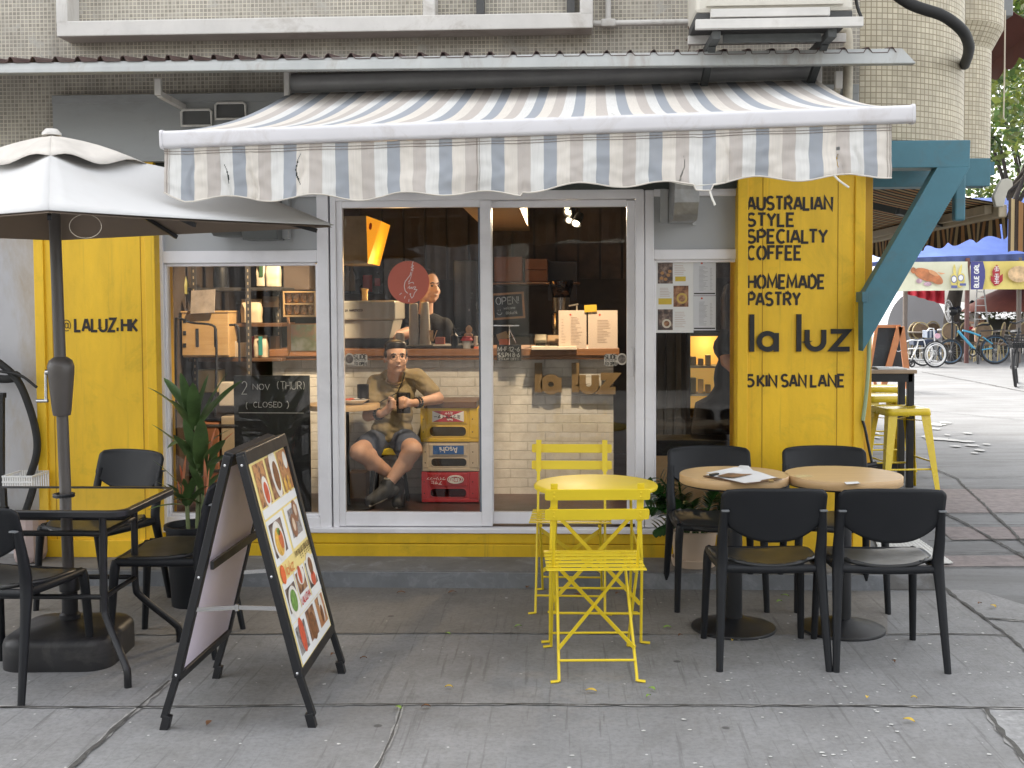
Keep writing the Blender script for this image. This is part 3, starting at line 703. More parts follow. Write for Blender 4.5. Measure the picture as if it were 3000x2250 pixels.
a = P(2195, 1030, YPF); logo('raised_logo', M_BLACKM, front(a+Vector((0, -.0005, 0))), abs(P(2195, 1030, YPF).z-P(2195, 921, YPF).z), .027, .014, pr)

# fascia panel above the front, dark beam under it, wall left of the yellow board
m = MB(); m.box(P(155, 300, 6.3).x, 1.62, 6.29, 6.36, 2.352, 2.73, .004); m.box(P(155, 300, 6.3).x+.001, 1.619, 6.283, 6.3, 2.68, 2.728, .002); m.obj('fascia_panel', M_PANEL, B)
m = MB(); m.box(-2.35, 1.62, 6.36, 6.5, 2.18, 2.352); m.obj('beam', pm('mouldy_green_beam', (.055, .065, .06), .8, .4, 5), B)
M_LWALL = pm('stained_metal_sheet', (.46, .46, .48), .45, .12, 2, dirt=(.36, .29, .20), dirt_amt=.9, dsc=1.8, stretch=(1, 1, .5))
m = MB(); m.box(-9, P(106, 1000, 6.4).x, 6.40, 6.6, .09, 2.17); m.obj('metal_sheet_wall', M_LWALL, B)
m = MB(); m.box(-9, P(110, 1000, 6.4).x, 6.39, 6.6, 2.17, 2.36); m.obj('broken_plaster', pm('broken_plaster', (.34, .32, .29), .9, .4, 8, bump=.6, bsc=20, dirt=(.07, .05, .04), dirt_amt=.9, dsc=5), B)
# old windows upstairs: a white box frame standing proud of the tiles
m = MB(); W0, W1 = P(165, 80, 6.2).x, P(1737, 80, 6.2).x; zb0 = 3.035; zb1 = zb0+.085
m.box(W0, W1, 6.20, YW, zb0, zb1, .006); m.box(W0-.001, W0+.065, 6.199, YW, zb1-.01, 5.0, .006); m.box(W1-.07, W1+.001, 6.199, YW, zb1-.01, 5.0, .006)
xm = P(1256, 20, 6.2).x; m.box(xm-.034, xm+.034, 6.202, YW, zb1-.01, 5.0, .006)
m.obj('window_surround', M_WHITEOLD, B)
m = MB()
for px in (1408, 1672):
    xx = P(px, 10, 6.3).x; m.box(xx-.022, xx+.022, 6.27, YW, zb1+.02, 5.0)
each(m, 'window_bar', pm('dark_frame', (.06, .06, .06), .5), B)

# ------------------------------------------------------------------ corrugated canopy over the front
YC = 5.72
def zcan(px): return P(px, lerp(213, 183, px/2680), YC).z
T_ = thing('corrugated_canopy', 'narrow rusty corrugated canopy with weathered grey edge above the striped awning', 'canopy', (-.3, 6.3, 2.8))
xa, xb = P(-700, 210, YC).x, P(2682, 175, YC).x
za, zb_ = 2.715, 2.765
def zl(x): return lerp(P(0, 213, YC).z, P(2680, 184, YC).z, (x-P(0, 213, YC).x)/(xb-P(0, 213, YC).x))
m = MB(); m.add([(xa, YC, zl(xa)), (xb, YC, zl(xb)), (xb-.06, YC+.02, zl(xb)+.075), (xa, YC+.02, zl(xa)+.045)], [(0, 1, 2, 3)])
m.add([(xa, YC, zl(xa)), (xb, YC, zl(xb)), (xb, YC+.05, zl(xb)), (xa, YC+.05, zl(xa))], [(3, 2, 1, 0)])
m.obj('flashing', M_FLASH, T_, solid=.004)
def corr(x):
    t = (x/.1195) % 1.0
    return .026*max(0, min(1, min((t-.30)/.06, (.58-t)/.06)))
m = MB(); n = int((xb-.06-xa)/.0085)
m.grid(lambda u, v: (lerp(xa, xb-.09, u), lerp(YC+.01, YW+.1, v), zl(lerp(xa, xb, u))+lerp(.055, .17, v)+corr(lerp(xa, xb, u))), n, 2)
m.obj('roof_sheet', M_RUST, T_, solid=.003)
m = MB()
for px in (480, 2445):
    x = P(px, 230, 6.1).x; m.box(x-.018, x+.018, 6.0, 6.03, zl(x)-.07, zl(x)+.02, .003); m.bar((x, 6.03, zl(x)-.06), (x+.05, YW-.02, zl(x)-.09), .03, .03)
each(m, 'bracket', M_WHITEOLD, T_)
# ------------------------------------------------------------------ striped folding-arm awning
AL, AR = P(482, 410, 4.52), P(2668, 335, 4.52)
KL, KR = P(848, 245, 6.12), P(2392, 205, 6.12)
A_ = thing('folding_awning', 'blue beige and white striped awning with torn valance over the cafe front', 'awning', ((KL.x+KR.x)/2, 6.2, 2.7))
m = MB(); m.tube([KL, KL.lerp(KR, .5), KR], .052, 20); m.obj('cassette', pm('grey_cassette', (.30, .30, .30), .35, .1), A_, smooth=40)
m = MB()
for p in (KL, KR):
    m.box(p.x-.015, p.x+.015, 6.05, 6.30, p.z-.085, p.z+.05, .006); m.box(p.x-.03, p.x+.03, 6.14, 6.19, p.z-.05, p.z+.075, .004)
each(m, 'wall_bracket', M_WHITEOLD, A_)
bd = (AR-AL).normalized()
m = MB()
prof = rrect(-.030, .030, -.034, .034, .016)
m.M = frame(AL, (0, 1, 0), (0, 0, 1)); Lb = (AR-AL).length
mm = Matrix((Vector((0, 1, 0)), bd.cross(Vector((0, 1, 0))), bd)).transposed().to_4x4(); mm.translation = AL; m.M = mm
m.prism([(p[0], p[1]) for p in prof], 0, Lb, 'z'); m.obj('front_bar', M_BAR, A_, smooth=50)
m = MB(); m.M = mm; pe = rrect(-.034, .034, -.038, .038, .018)
m.prism(pe, -.010, 0, 'z'); m.prism(pe, Lb, Lb+.010, 'z'); each(m, 'end_cap', M_BAR, A_, smooth=50)
def fab(u, v):                                        # v = 0 at the cassette, 1 at the bar
    k = KL.lerp(KR, u); b = AL.lerp(AR, u); sag = -.045*math.sin(math.pi*v)-.012*math.sin(math.pi*v)*math.sin(u*19)
    w_ = v**1.0
    p = k.lerp(b, w_); s0, s1 = Vector((0, -.01, -.055)), Vector((0, .02, .034))
    return p+s0.lerp(s1, v)+Vector((0, 0, sag))
m = MB(); m.grid(fab, 120, 22, lambda u, v: (u*3.0+.02, v*1.7)); fo_ = m.obj('fabric', M_AWN, A_, smooth=80, solid=.002)
rv = random.Random(3)
tears = [(.085, .35, .80, .0016), (.190, .18, .85, .0022), (.718, .3, 1.1, .0030), (.93, .55, .92, .0016)]
VL, VR = AL+bd*.0+Vector((0, -.004, -.036)), AR-bd*.075+Vector((0, -.004, -.036))
def vlen(u):
    return .205+.012*math.sin(u*52)+.010*mnoise.noise((u*9, 1, 2))+(.015*math.sin(u*3.1) if u < .5 else -.012*(u-.5))-.028*max(0, 1-u/.03)+(.02 if .735 < u < .76 else 0)
def val(u, v):
    p = VL.lerp(VR, u); l = vlen(u)
    fold = -sum(.010*math.exp(-((u-tu-.006*math.sin(v*5+tu*30))/.0035)**2)*min(1, v*2) for tu in (.041, .085, .121, .19, .777, .93, .952))+.012*math.sin(u*34+v*1.6)*v+.016*mnoise.noise((u*13, v*2.2, 5))*v+.005*mnoise.noise((u*60, v*6, 9))
    sx = .006*mnoise.noise((u*8, v*3, 17))*v
    return p+bd*sx+Vector((0, -fold-.02*v*v*(u > .9)*(u-.9)*10, -l*v))
def vskip(u, v):
    for (tu, v0, v1, wd) in tears:
        if v0 < v < v1:
            c = tu+.004*math.sin(v*7+tu*40); wv = wd*math.sin(math.pi*min(1, (v-v0)/(min(v1, 1.6)-v0)))
            if v1 > 1: wv = wd*.7*(v-v0)/(1-v0)
            if abs(u-c) < wv*.5: return True
    return (u-.929)**2/.0024**2+(v-.47)**2/.04**2 < 1
Lv = (VR-VL).length
m = MB(); m.grid(val, 900, 28, lambda u, v: (u*Lv-.069, v*.21), vskip); m.obj('valance', M_AWN, A_, smooth=80, label='torn wavy striped valance')
m = MB(); m.tube([val(k/300, 1.0)+Vector((0, -.002, 0)) for k in range(301)], .0032, 5); m.obj('valance_hem', pm('hem_tape', (.62, .58, .52), .8, .15), A_)
m = MB()
for v_ in (.065, .115): m.tube([val(k/200, v_)+Vector((0, -.0025, 0)) for k in range(201)], .0011, 4)
m.obj('stitching', pm('grimy_stitching', (.24, .20, .17), .9, .4, 60), A_)
m = MB()
for u_ in (.437, .004, .994):
    for d_ in (0, .0035): m.tube([val(u_+d_, k/16)+Vector((0, -.0022, 0)) for k in range(17)], .0009, 4)
each(m, 'seam', pm('grimy_stitching', (.24, .20, .17)), A_)
m = MB()
for u0, dx, l in ((.755, .02, .06), (.922, .055, .05)):
    a = val(u0, 1); m.tube(bez([a, a+Vector((dx*.4, -.01, -l*.5)), a+Vector((dx, -.015, -l))]), .0045, 6)
a, b = val(.70, 1.0), val(.765, .99); m.tube(bez([a, a.lerp(b, .5)+Vector((0, -.01, -.012)), b]), .0025, 5)
each(m, 'frayed_cord', pm('cord_white', (.66, .64, .58), .8), A_)
m = MB()
for u in (.28, .76):                                  # folding arms under the cloth
    k = KL.lerp(KR, u)+Vector((0, -.02, -.12)); b = AL.lerp(AR, u+(.04 if u < .5 else -.04))+Vector((0, .05, -.03)); e = k.lerp(b, .5)+Vector((.35 if u < .5 else -.35, 0, -.14))
    m.tube([k, e], .022, 8); m.tube([e, b], .018, 8)
each(m, 'folding_arm', M_BAR, A_)
m = MB()                                              # bird droppings and bits of leaf caught along the bar
for k in range(46):
    u = rv.choice((rv.uniform(.45, .98), rv.uniform(.60, .85))); p = fab(u, rv.uniform(.80, .985))+Vector((0, 0, .003)); s_ = rv.uniform(.003, .009)
    m.add([p+Vector((-s_, 0, 0)), p+Vector((0, -s_*.6, 0)), p+Vector((s_, 0, .001)), p+Vector((0, s_*.6, .001))], [(0, 1, 2, 3)])
m.obj('leaf_litter', pm('dry_litter', (.10, .06, .03), .9, .4, 30), A_).__setitem__('kind', 'stuff')

# ------------------------------------------------------------------ air conditioner, pipes, hose
D_ = thing('air_conditioner', 'cream outdoor air conditioner on a white steel rack under the ceiling of the photo', 'air conditioner', (1.0, 5.8, 3.1))
ya = 5.55
x0, x1 = P(2038, 20, ya).x, P(2500, 20, ya).x; zb_ = P(2250, 48, ya).z
M_AC = pm('cream_ac_plastic', (.60, .57, .50), .45, .05, 3, dirt=(.35, .31, .25), dirt_amt=.4)
m = MB(); m.box(x0, x1, ya, ya+.34, zb_+.02, zb_+.62, .02); m.prism([(x0+.05, zb_+.05), (x1-.05, zb_+.05), (x1-.09, zb_+.09), (x0+.09, zb_+.09)], ya-.02, ya+.02); m.obj('casing', M_AC, D_)
m = MB(); m.box(x0+.002, x1-.002, ya+.004, ya+.33, zb_-.02, zb_+.022, .004); m.obj('base_tray', pm('dark_tray', (.06, .06, .06), .6), D_)
m = MB(); c = Vector((lerp(x0, x1, .36), ya-.012, zb_+.33))
for r_ in (.26, .20, .14, .08): m.tube([c+Vector((r_*math.cos(a*math.pi/16), 0, r_*math.sin(a*math.pi/16))) for a in range(32)], .005, 5, closed=True)
m.obj('fan_grille', M_BLACKM, D_)
m = MB(); q0, q1 = P(2082, 40, ya-.03).x, P(2430, 40, ya-.03).x; m.box(q0, q1, ya-.045, ya-.005, P(2250, 52, ya).z-.004, P(2250, 27, ya).z-.005, .003)
r0, r1 = P(2037, 65, ya-.03).x, P(2527, 65, ya-.03).x; zr0, zr1 = P(2280, 83, ya-.03).z, P(2280, 55, ya-.03).z
m.box(r0, r1, ya-.05, ya-.015, zr0, zr1, .003); m.box(r0, r1, ya+.28, ya+.31, zr0, zr1, .003)
each(m, 'rack_rail', M_WHITEOLD, D_)
m = MB()
for xx in (x0+.10, x1-.10):
    m.box(xx-.02, xx+.02, ya-.01, YW, zr0-.04, zr0-.003); m.bar((xx, ya+.15, zr0-.03), (xx, YW-.02, zr0-.30), .035, .035)
m.box(x0+.14, x1-.14, ya+.05, ya+.07, zr0-.045, zr0-.006); m.obj('support_bracket', pm('dark_bracket', (.07, .075, .075), .6, .3), D_)
def pipe(name, label, cat, pts, r, mt, n=10, smooth=60):
    mm = MB(); mm.tube(pts, r, n); return tag(mm.obj(name, mt, None, smooth=smooth), label, cat)
zp = P(1860, 66, 6.3).z
pipe('wall_pipe', 'thin white horizontal pipe on the tiles left of the air conditioner', 'pipe', [(P(1738, 68, 6.3).x, 6.31, zp), (P(2030, 64, 6.3).x, 6.31, zp), (P(2090, 64, 6.3).x, 6.33, zp)], .017, M_WHITEOLD)
m = MB(); xp = P(1782, 40, 6.3).x; m.tube([(xp, 6.31, zp+.01), (xp, 6.31, 5.0)], .016, 10); m.box(xp-.04, xp+.04, 6.285, 6.335, zp-.022, zp+.022, .008)
tag(m.obj('pipe', M_WHITEOLD, smooth=60), 'white vertical pipe rising from the thin horizontal pipe', 'pipe')
xq = P(2484, 150, 6.28).x
pipe('drain_pipe', 'cream drain pipe with an elbow on the seam left of the rounded corner', 'pipe', bez([(xq-.16, 6.28, P(2484, 84, 6.28).z), (xq-.04, 6.28, P(2484, 88, 6.28).z), (xq, 6.28, P(2484, 112, 6.28).z), (xq, 6.28, 2.6), (xq, 6.28, 2.3)], 6), .026, pm('cream_pipe', (.52, .47, .37), .5, .1, dirt=(.2, .17, .12), dirt_amt=.6, dsc=5))
hp = [P(2560, -70, 6.02), P(2660, 8, 5.98), P(2760, 45, 5.98), P(2815, 85, 6.05), P(2835, 120, 6.2), P(2838, 150, 6.4), P(2826, 190, 6.75)]
pipe('black_hose', 'thick black hose bending round the tiled corner', 'hose', bez(hp, 8), .030, M_RUBBER, 12)
pipe('cable', 'thin dark cable hanging beside the air conditioner', 'cable', bez([P(2505, -20, 5.6), P(2512, 20, 5.6), P(2524, 52, 5.56)], 6), .008, M_RUBBER)
m = MB(); rt = random.Random(8)                       # dead creeper roots by the pipe end
for k in range(9):
    a = P(2035-rt.uniform(0, 18), 30+rt.uniform(0, 40), 6.2); m.tube(bez([a, a+Vector((rt.uniform(-.03, .03), 0, -.06)), a+Vector((rt.uniform(-.05, .03), 0, -rt.uniform(.08, .16)))], 5), .0025, 4)
tag(m.obj('dead_creeper', pm('dead_stem', (.12, .07, .05), .9)), 'tangle of dead creeper stems at the end of the white pipe', 'creeper')

# ------------------------------------------------------------------ ducts and lamps on the transoms
V_ = thing('ventilation_duct', 'galvanised exhaust duct with a curved hood above the right window', 'duct', (.6, 6.3, 2.0))
q0, q1 = P(1968, 580, 6.2).x, P(2040, 580, 6.2).x; zq = P(2000, 648, 6.2).z
m = MB(); m.prism([(6.40, zq+.40), (6.05, zq+.40), (6.05, zq+.16), (6.065, zq+.09), (6.11, zq+.03), (6.17, zq), (6.40, zq)], q0, q1, 'x'); m.obj('hood', M_GALV, V_, bevel=.004)
m = MB(); m.box(q0-.045, q0-.004, 6.385, 6.41, zq+.005, zq+.42); m.box(q1+.002, q1+.02, 6.385, 6.41, zq-.01, zq+.42); each(m, 'flange', pm('pale_flange', (.45, .46, .46), .5), V_)
def hood(px0, px1, py0, py1, label):
    y = 6.18; a = thing('vent_hood', label, 'vent hood', (P((px0+px1)/2, 680, y).x, 6.38, 2.0), 'vent hoods above the left window')
    x0, x1 = P(px0, py1, y).x, P(px1, py1, y).x; z0, z1 = P(px0, py1, y).z, P(px0, py0, y).z
    mm = MB(); mm.prism([(YF, z1), (y, z1), (y, lerp(z0, z1, .55)), (y+.03, lerp(z0, z1, .2)), (y+.07, z0), (YF, z0)], x0, x1, 'x'); mm.obj('cover', pm('dark_zinc', (.17, .18, .18), .45, .1, metal=.3), a, bevel=.006)
    mm = MB(); mm.box(x1-.002, x1+.035, 6.34, 6.405, z0+.01, z1, .003); mm.obj('mounting_plate', M_TRANS, a)
hood(612, 700, 640, 689, 'grey vent hood half hidden by the white umbrella edge, the one nearer the yellow board')
hood(700, 806, 560, 700, 'larger grey curved vent hood on the panel above the left window, nearer the door')

# ------------------------------------------------------------------ teal steel on the right corner
S_ = thing('steel_bracket', 'teal painted steel beam with a diagonal brace under the rounded corner', 'bracket', (1.64, 6.25, 1.2))
yb = 6.16
def teal(mb, pts, dep): mb.prism([(P(x, y, yb).x, P(x, y, yb).z) for x, y in pts], yb, yb+dep)
m = MB(); teal(m, [(2560, 492), (2841, 490), (2844, 410), (2560, 412)], .16); m.obj('beam', M_TEAL, S_, bevel=.004)
m = MB(); teal(m, [(2528, 1030), (2843, 489), (2746, 490), (2535, 853), (2528, 856)], .10); m.obj('brace', M_TEAL, S_, bevel=.004)
m = MB(); m.box(P(2524, 900, yb).x, P(2540, 900, yb).x, yb-.01, yb+.12, P(2530, 885, yb).z, P(2530, 855, yb).z, .003); m.obj('fixing_plate', M_TEAL, S_)
m = MB()
p0, p1 = P(2600, 552, 7.75), P(2893, 550, 7.75); m.box(1.70, p1.x, 7.70, 7.86, 2.31, 2.495, .004); m.box(XR, XR+1.3, 7.86, 8.4, 2.40, 2.49)
tag(m.obj('steel_beam', M_TEAL), 'teal steel beam behind the diagonal brace carrying the second rounded bay', 'beam')
m = MB(); c = P(2806, 620, 7.6); m.box(c.x-.035, c.x+.035, 7.55, 7.62, P(2806, 648, 7.6).z, 2.42, .012); tag(m.obj('hanging_stub', M_TEAL), 'short teal steel stub hanging under the rear beam', 'bracket')

# ------------------------------------------------------------------ brown striped awning on the side wall
N_ = thing('side_awning', 'brown and yellow striped awning along the side wall behind the teal brace', 'awning', (2.4, 9.8, 2.3))
Bn = P(2938, 622, 8.1); XB = Bn.x; zB = Bn.z; y0, y1 = 8.1, 12.4
m = MB(); m.grid(lambda u, v: (lerp(1.75, XB, u)+.0, lerp(y0, y1, v), lerp(2.62, zB+.06, u)-.05*math.sin(math.pi*u)), 14, 30, lambda u, v: (v*4.3, u)); m.obj('fabric', M_AWN2, N_, smooth=80, solid=.003)
m = MB(); m.box(XB-.03, XB+.03, y0, y1, zB-.035, zB+.055, .008); m.box(XB-.09, XB-.04, y0+.1, y1, zB+.0, zB+.06); m.obj('front_bar', pm('beige_bar', (.50, .42, .30), .5), N_)
m = MB(); m.grid(lambda u, v: (XB+.035+.02*math.sin(u*44)*v, lerp(y0+.0, y1, u), zB-.02-v*(.145+.018*math.sin(u*60))), 240, 6, lambda u, v: (u*4.3, v*.2), lambda u, v: abs(u-.032) < .0045 and v > .25); m.obj('valance', M_AWN2, N_, smooth=80)
m = MB(); m.grid(lambda u, v: (lerp(XB+.03, XB+.30, u), y0-.02+.02*math.sin(u*9), zB+.10-.26*u*u-v*(.38-.10*u)), 12, 5, lambda u, v: (u*.62, v*.2)); m.obj('end_flap', M_AWN2, N_, smooth=80)
pf = [(2915, 606), (2908, 576), (2922, 545), (2932, 527), (2948, 523), (2963, 529), (2965, 545), (2950, 560), (2942, 585), (2938, 606)]
m = MB(); m.prism([(P(a, b, 8.02).x, P(a, b, 8.02).z) for a, b in pf], 8.0, 8.05); m.obj('end_bracket', pm('ivory_cast', (.52, .49, .42), .5), N_, bevel=.005)
m = MB(); m.bar((1.8, 9.0, 2.45), (2.5, 8.6, 2.22), .05, .05); m.bar((2.5, 8.6, 2.22), (XB-.03, 9.3, zB), .045, .045); m.bar((1.8, 11.0, 2.45), (2.5, 10.6, 2.2), .05, .05); each(m, 'folding_arm', pm('dark_arm', (.08, .09, .09), .5), N_)
R_ = thing('red_canopy', 'dark red scalloped canopy at the top right corner behind the tiled bay', 'canopy', (4.6, 11.5, 4.0))
M_RED = pm('dark_red_canvas', (.115, .030, .026), .8, .2, 3)
m = MB(); ra, rb_ = P(2868, 215, 11.0), P(3040, 80, 9.6)
m.grid(lambda u, v: ra.lerp(rb_, u)+Vector((-1.3*v, .6*v, 1.15*v)), 20, 8); m.obj('fabric', M_RED, R_, solid=.004)
m = MB(); m.grid(lambda u, v: ra.lerp(rb_, u)+Vector((0, 0, -v*(.13+.055*abs(math.sin(u*math.pi*4.2))))), 84, 3); m.obj('valance', M_RED, R_, solid=.004)
m = MB(); m.tube([ra.lerp(rb_, k/6)+Vector((-.35, .15, .28)) for k in range(7)], .02, 6); m.obj('bar', pm('grey_red_bar', (.20, .12, .11), .6), R_)
m = MB(); c = P(2933, 18, 9.6); m.box(c.x-.10, c.x+.10, 9.6, 9.75, c.z-.08, c.z+.3, .01); tag(m.obj('electric_box', pm('grey_box', (.20, .21, .22), .5)), 'grey electrical box beside the red canopy in the top right corner', 'box')
pipe('hanging_rope', 'thin pale rope hanging down in front of the trees', 'rope', [P(2945, 30, 9.4), P(2943, 200, 9.4), P(2940, 345, 9.4)], .006, M_PAPERW, 5)
# ------------------------------------------------------------------ black plastic chairs
M_SEAT = pm('black_seat_plastic', (.020, .0205, .021), .36, .15, 8)
def make_chair(label, group):
    t = thing('plastic_chair', label, 'chair', (0, 0, 0), group)       # faces +y, rear at -y
    m = MB()
    def seat(u, v):
        x = lerp(-1, 1, u); y = lerp(-1, 1, v); w_ = .222-.012*(y < 0)*-y
        sx = x*math.sqrt(max(0, 1-.42*y*y*abs(y)**3)) ; sy = y*math.sqrt(max(0, 1-.42*x*x*abs(x)**3))
        z = .445-.020*(1-x*x)*(1-.3*y)-.016*max(0, y)**3*1.2+.012*max(0, -y)**2
        return (sx*w_, sy*.205+.005, z)
    m.grid(seat, 22, 22); m.obj('seat', M_SEAT, t, smooth=60, solid=.016)
    m = MB()
    for s_ in (-1, 1):
        m.tube(bez([(s_*.205, -.175, .425), (s_*.212, 0, .425), (s_*.205, .165, .425)], 4), .018, 8, flat=1.1)
    m.tube(bez([(-.20, .172, .422), (0, .182, .418), (.20, .172, .422)], 4), .016, 8); m.tube(bez([(-.205, -.185, .420), (0, -.192, .416), (.205, -.185, .420)], 4), .018, 8)
    m.obj('seat_frame', M_BLACKP, t, smooth=60)
    for s_ in (-1, 1):
        m = MB(); m.tube(bez([(s_*.200, .170, .430), (s_*.210, .180, .36), (s_*.222, .205, .0)], 6), [.021]*6+[lerp(.020, .0145, k/6) for k in range(7)], 10); m.obj('leg', M_BLACKP, t, smooth=60)
        m = MB(); pts = bez([(s_*.228, -.265, .0), (s_*.212, -.205, .34), (s_*.206, -.190, .45), (s_*.208, -.205, .55), (s_*.203, -.232, .675)], 6); k = len(pts)
        m.tube(pts, [.0145+.010*min(1, i/9)-(.006*max(0, (i-14)/10)) for i in range(k)], 10, flat=.9); m.obj('leg', M_BLACKP, t, smooth=60)
    m = MB()
    def back(u, v):
        x = lerp(-1, 1, u); a = abs(x)
        zt = .775-.012*a**4; zb = .545+.085*a**2.4
        hw = .218; z = lerp(zb, zt, v)
        e = max(0, (abs(v-.5)-.30)/.20); hx = hw*(1-.10*e**2.4 if v > .5 else 1-.05*e**2)
        y = -.222-.045*(v)+.052*(a**2)*.9-.030
        return (x*hx, y, z)
    m.grid(back, 26, 16); m.obj('backrest', M_BLACKP, t, smooth=60, solid=.013)
    m = MB()
    for s_ in (-1, 1): m.box(s_*.203-.016, s_*.203+.016, -.262, -.242, .672, .680, .003)
    each(m, 'rear_clip', pm('worn_grey_edge', (.16, .17, .18), .5), t)
    return t
ch0 = make_chair('black plastic chair nearest the camera in front of the left wooden table, clipboard side', 'black plastic chairs')
GP = 'black plastic chairs'
def cpos(a, b):                                        # rear feet pixels -> place and turn
    a, b = G(*a), G(*b); mid = (a+b)/2; d = (b-a); an = math.atan2(d.y, d.x)
    return mid+Matrix.Rotation(an, 3, 'Z') @ Vector((0, .265, 0)), an
p_, an = cpos((2110, 1970), (2428, 1970)); ch0.location = p_; ch0.rotation_euler = (0, 0, an)
p_, an = cpos((2462, 1972), (2765, 1976)); dup(ch0, p_, an, 'black plastic chair with its back to the camera, in front of the right wooden table', GP)
xA = G(2055, 1764); dup(ch0, (G(2096, 1764).x-.0, 5.775, 0), math.pi+.02, 'black plastic chair between the left wooden table and the beige plant pot, facing the camera', GP)
dup(ch0, (G(2440, 1766).x, 5.775, 0), math.pi-.02, 'black plastic chair against the yellow pillar behind the right wooden table', GP)
def cpl(rear_near, front_near, face, label):
    a, b = G(*rear_near), G(*front_near); return a, b
# chairs round the smoked glass table on the left
a, b = G(60, 2072), G(266, 1963)
fd = (b-a).normalized(); an = math.atan2(fd.y, fd.x)-math.pi/2
loc = a+fd*.265+Vector((-fd.y, fd.x, 0))*.225
dup(ch0, (loc.x, loc.y, 0), an, 'black plastic chair cut by the left edge of the photo, seen from behind its side', GP)
dup(ch0, (G(320, 1765).x-.02, 5.62, 0), math.pi-.38, 'black plastic chair behind the smoked glass table against the yellow board', GP)
a, b = G(405, 1931), G(790, 1862)
c = (a+b)/2
dup(ch0, (G(560, 1850).x-.02, 4.99, 0), math.pi/2+.02, 'black plastic chair behind the menu sandwich board, facing the smoked glass table', GP)

# ------------------------------------------------------------------ round wooden cafe tables
def wood_table(label, cx, cy, d):
    t = thing('round_table', label, 'table', (cx, cy, 0), 'round wooden cafe tables')
    r_ = d/2; c = (cx, cy, 0)
    m = MB(); m.lathe([(.001, .738), (r_-.003, .738)], c, 64, caps=False); m.obj('tabletop', M_OAK, t)
    m = MB(); m.lathe([(r_-.003, .7382), (r_, .735), (r_, .700), (r_-.003, .698)], c, 64, caps=False); m.obj('edge_band', M_OAKE, t, smooth=60)
    m = MB(); m.lathe([(r_-.005, .699), (r_-.012, .690), (.02, .690)], c, 48, caps=False); m.lathe([(.028, .40), (.030, .69)], c, 20); m.obj('underside', M_BLACKM, t, smooth=50)
    m = MB(); m.lathe([(.041, .04), (.040, .45), (.036, .69)], c, 24); m.obj('column', M_BLACKM, t, smooth=50)
    m = MB(); m.lathe([(.001, .062), (.05, .058), (.10, .040), (.165, .024), (.195, .017), (.198, .010), (.196, .0), (.001, 0)], c, 48, caps=False); m.obj('base', M_BLACKM, t, smooth=50)
    return t
t1c = (P(2150, 1396, 5.30).x, 5.30); t2c = (P(2470, 1394, 5.30).x, 5.30)
wood_table('round wooden table with menus on it, left of its twin', t1c[0], t1c[1], .505)
wood_table('round wooden table carrying a white card, right of its twin', t2c[0], t2c[1], .535)
# clipboard with loose menus
K_ = thing('clipboard', 'clipboard with loose white menu sheets lying on the left wooden table', 'clipboard', (t1c[0], t1c[1], .739))
def onT(px, py, z=.7405): return G(px, py, z)
m = MB(); q = [onT(2060, 1396), onT(2185, 1420), onT(2292, 1405), onT(2160, 1380)]; m.add([p for p in q]+[p+Vector((0, 0, .004)) for p in q], [(0, 3, 2, 1), (4, 5, 6, 7), (0, 1, 5, 4), (1, 2, 6, 5), (2, 3, 7, 6), (3, 0, 4, 7)]); m.obj('board', M_PLANK, K_)
m = MB()
q = [onT(2066, 1390, .747), onT(2180, 1415, .746), onT(2298, 1400, .748), onT(2168, 1374, .758)]
m.grid(lambda u, v: q[0].lerp(q[1], u).lerp(q[3].lerp(q[2], u), v)+Vector((0, 0, .006*math.sin(u*5)*v+.018*max(0, v-.8)*5*(u < .25))), 10, 8)
q2 = [onT(2068, 1385, .750), onT(2120, 1394, .750), onT(2205, 1384, .752), onT(2155, 1368, .775)]
m.grid(lambda u, v: q2[0].lerp(q2[1], u).lerp(q2[3].lerp(q2[2], u), v), 6, 6); m.obj('sheet', M_PAPER, K_, smooth=60)
m = MB(); q = [onT(2098, 1394, .7535), onT(2150, 1399, .7535), onT(2205, 1389, .7545), onT(2150, 1382, .7545)]; m.add(q, [(0, 1, 2, 3)]); m.obj('photo_print', pm('food_photo', (.22, .12, .06), .5, .6, 22), K_)
m = MB(); a, b = onT(2082, 1392, .752), onT(2140, 1382, .752); m.bar(a, a.lerp(b, .35), .018, .01); m.bar(b+Vector((-.015, 0, 0)), b+Vector((.01, 0, .004)), .022, .012); each(m, 'binder_clip', M_BLACKM, K_)
m = MB(); a = onT(2258, 1409, .752); m.box(a.x-.01, a.x+.012, a.y-.012, a.y+.012, .746, .757, .002); m.obj('brass_clip', pm('brass', (.5, .34, .16), .35, metal=.6), K_)
def card(name, label, cat, pts, z, mt, th=.0012):
    mm = MB(); q = [G(x, y, z) for x, y in pts]; n = len(q)
    mm.add(q+[p+Vector((0, 0, th)) for p in q], [tuple(range(n, 2*n))]+[(i, (i+1) % n, n+(i+1) % n, n+i) for i in range(n)]); return tag(mm.obj(name, mt), label, cat)
card('table_sticker', 'yellowish printed sticker on the right wooden table top', 'sticker', [(2327, 1393), (2336, 1399), (2382, 1396), (2372, 1391)], .7385, pm('kraft_sticker', (.62, .50, .26), .6, .25, 70))
card('table_card', 'small white card on the near edge of the right wooden table', 'card', [(2473, 1413), (2480, 1419), (2520, 1416), (2513, 1411)], .7385, M_PAPER)

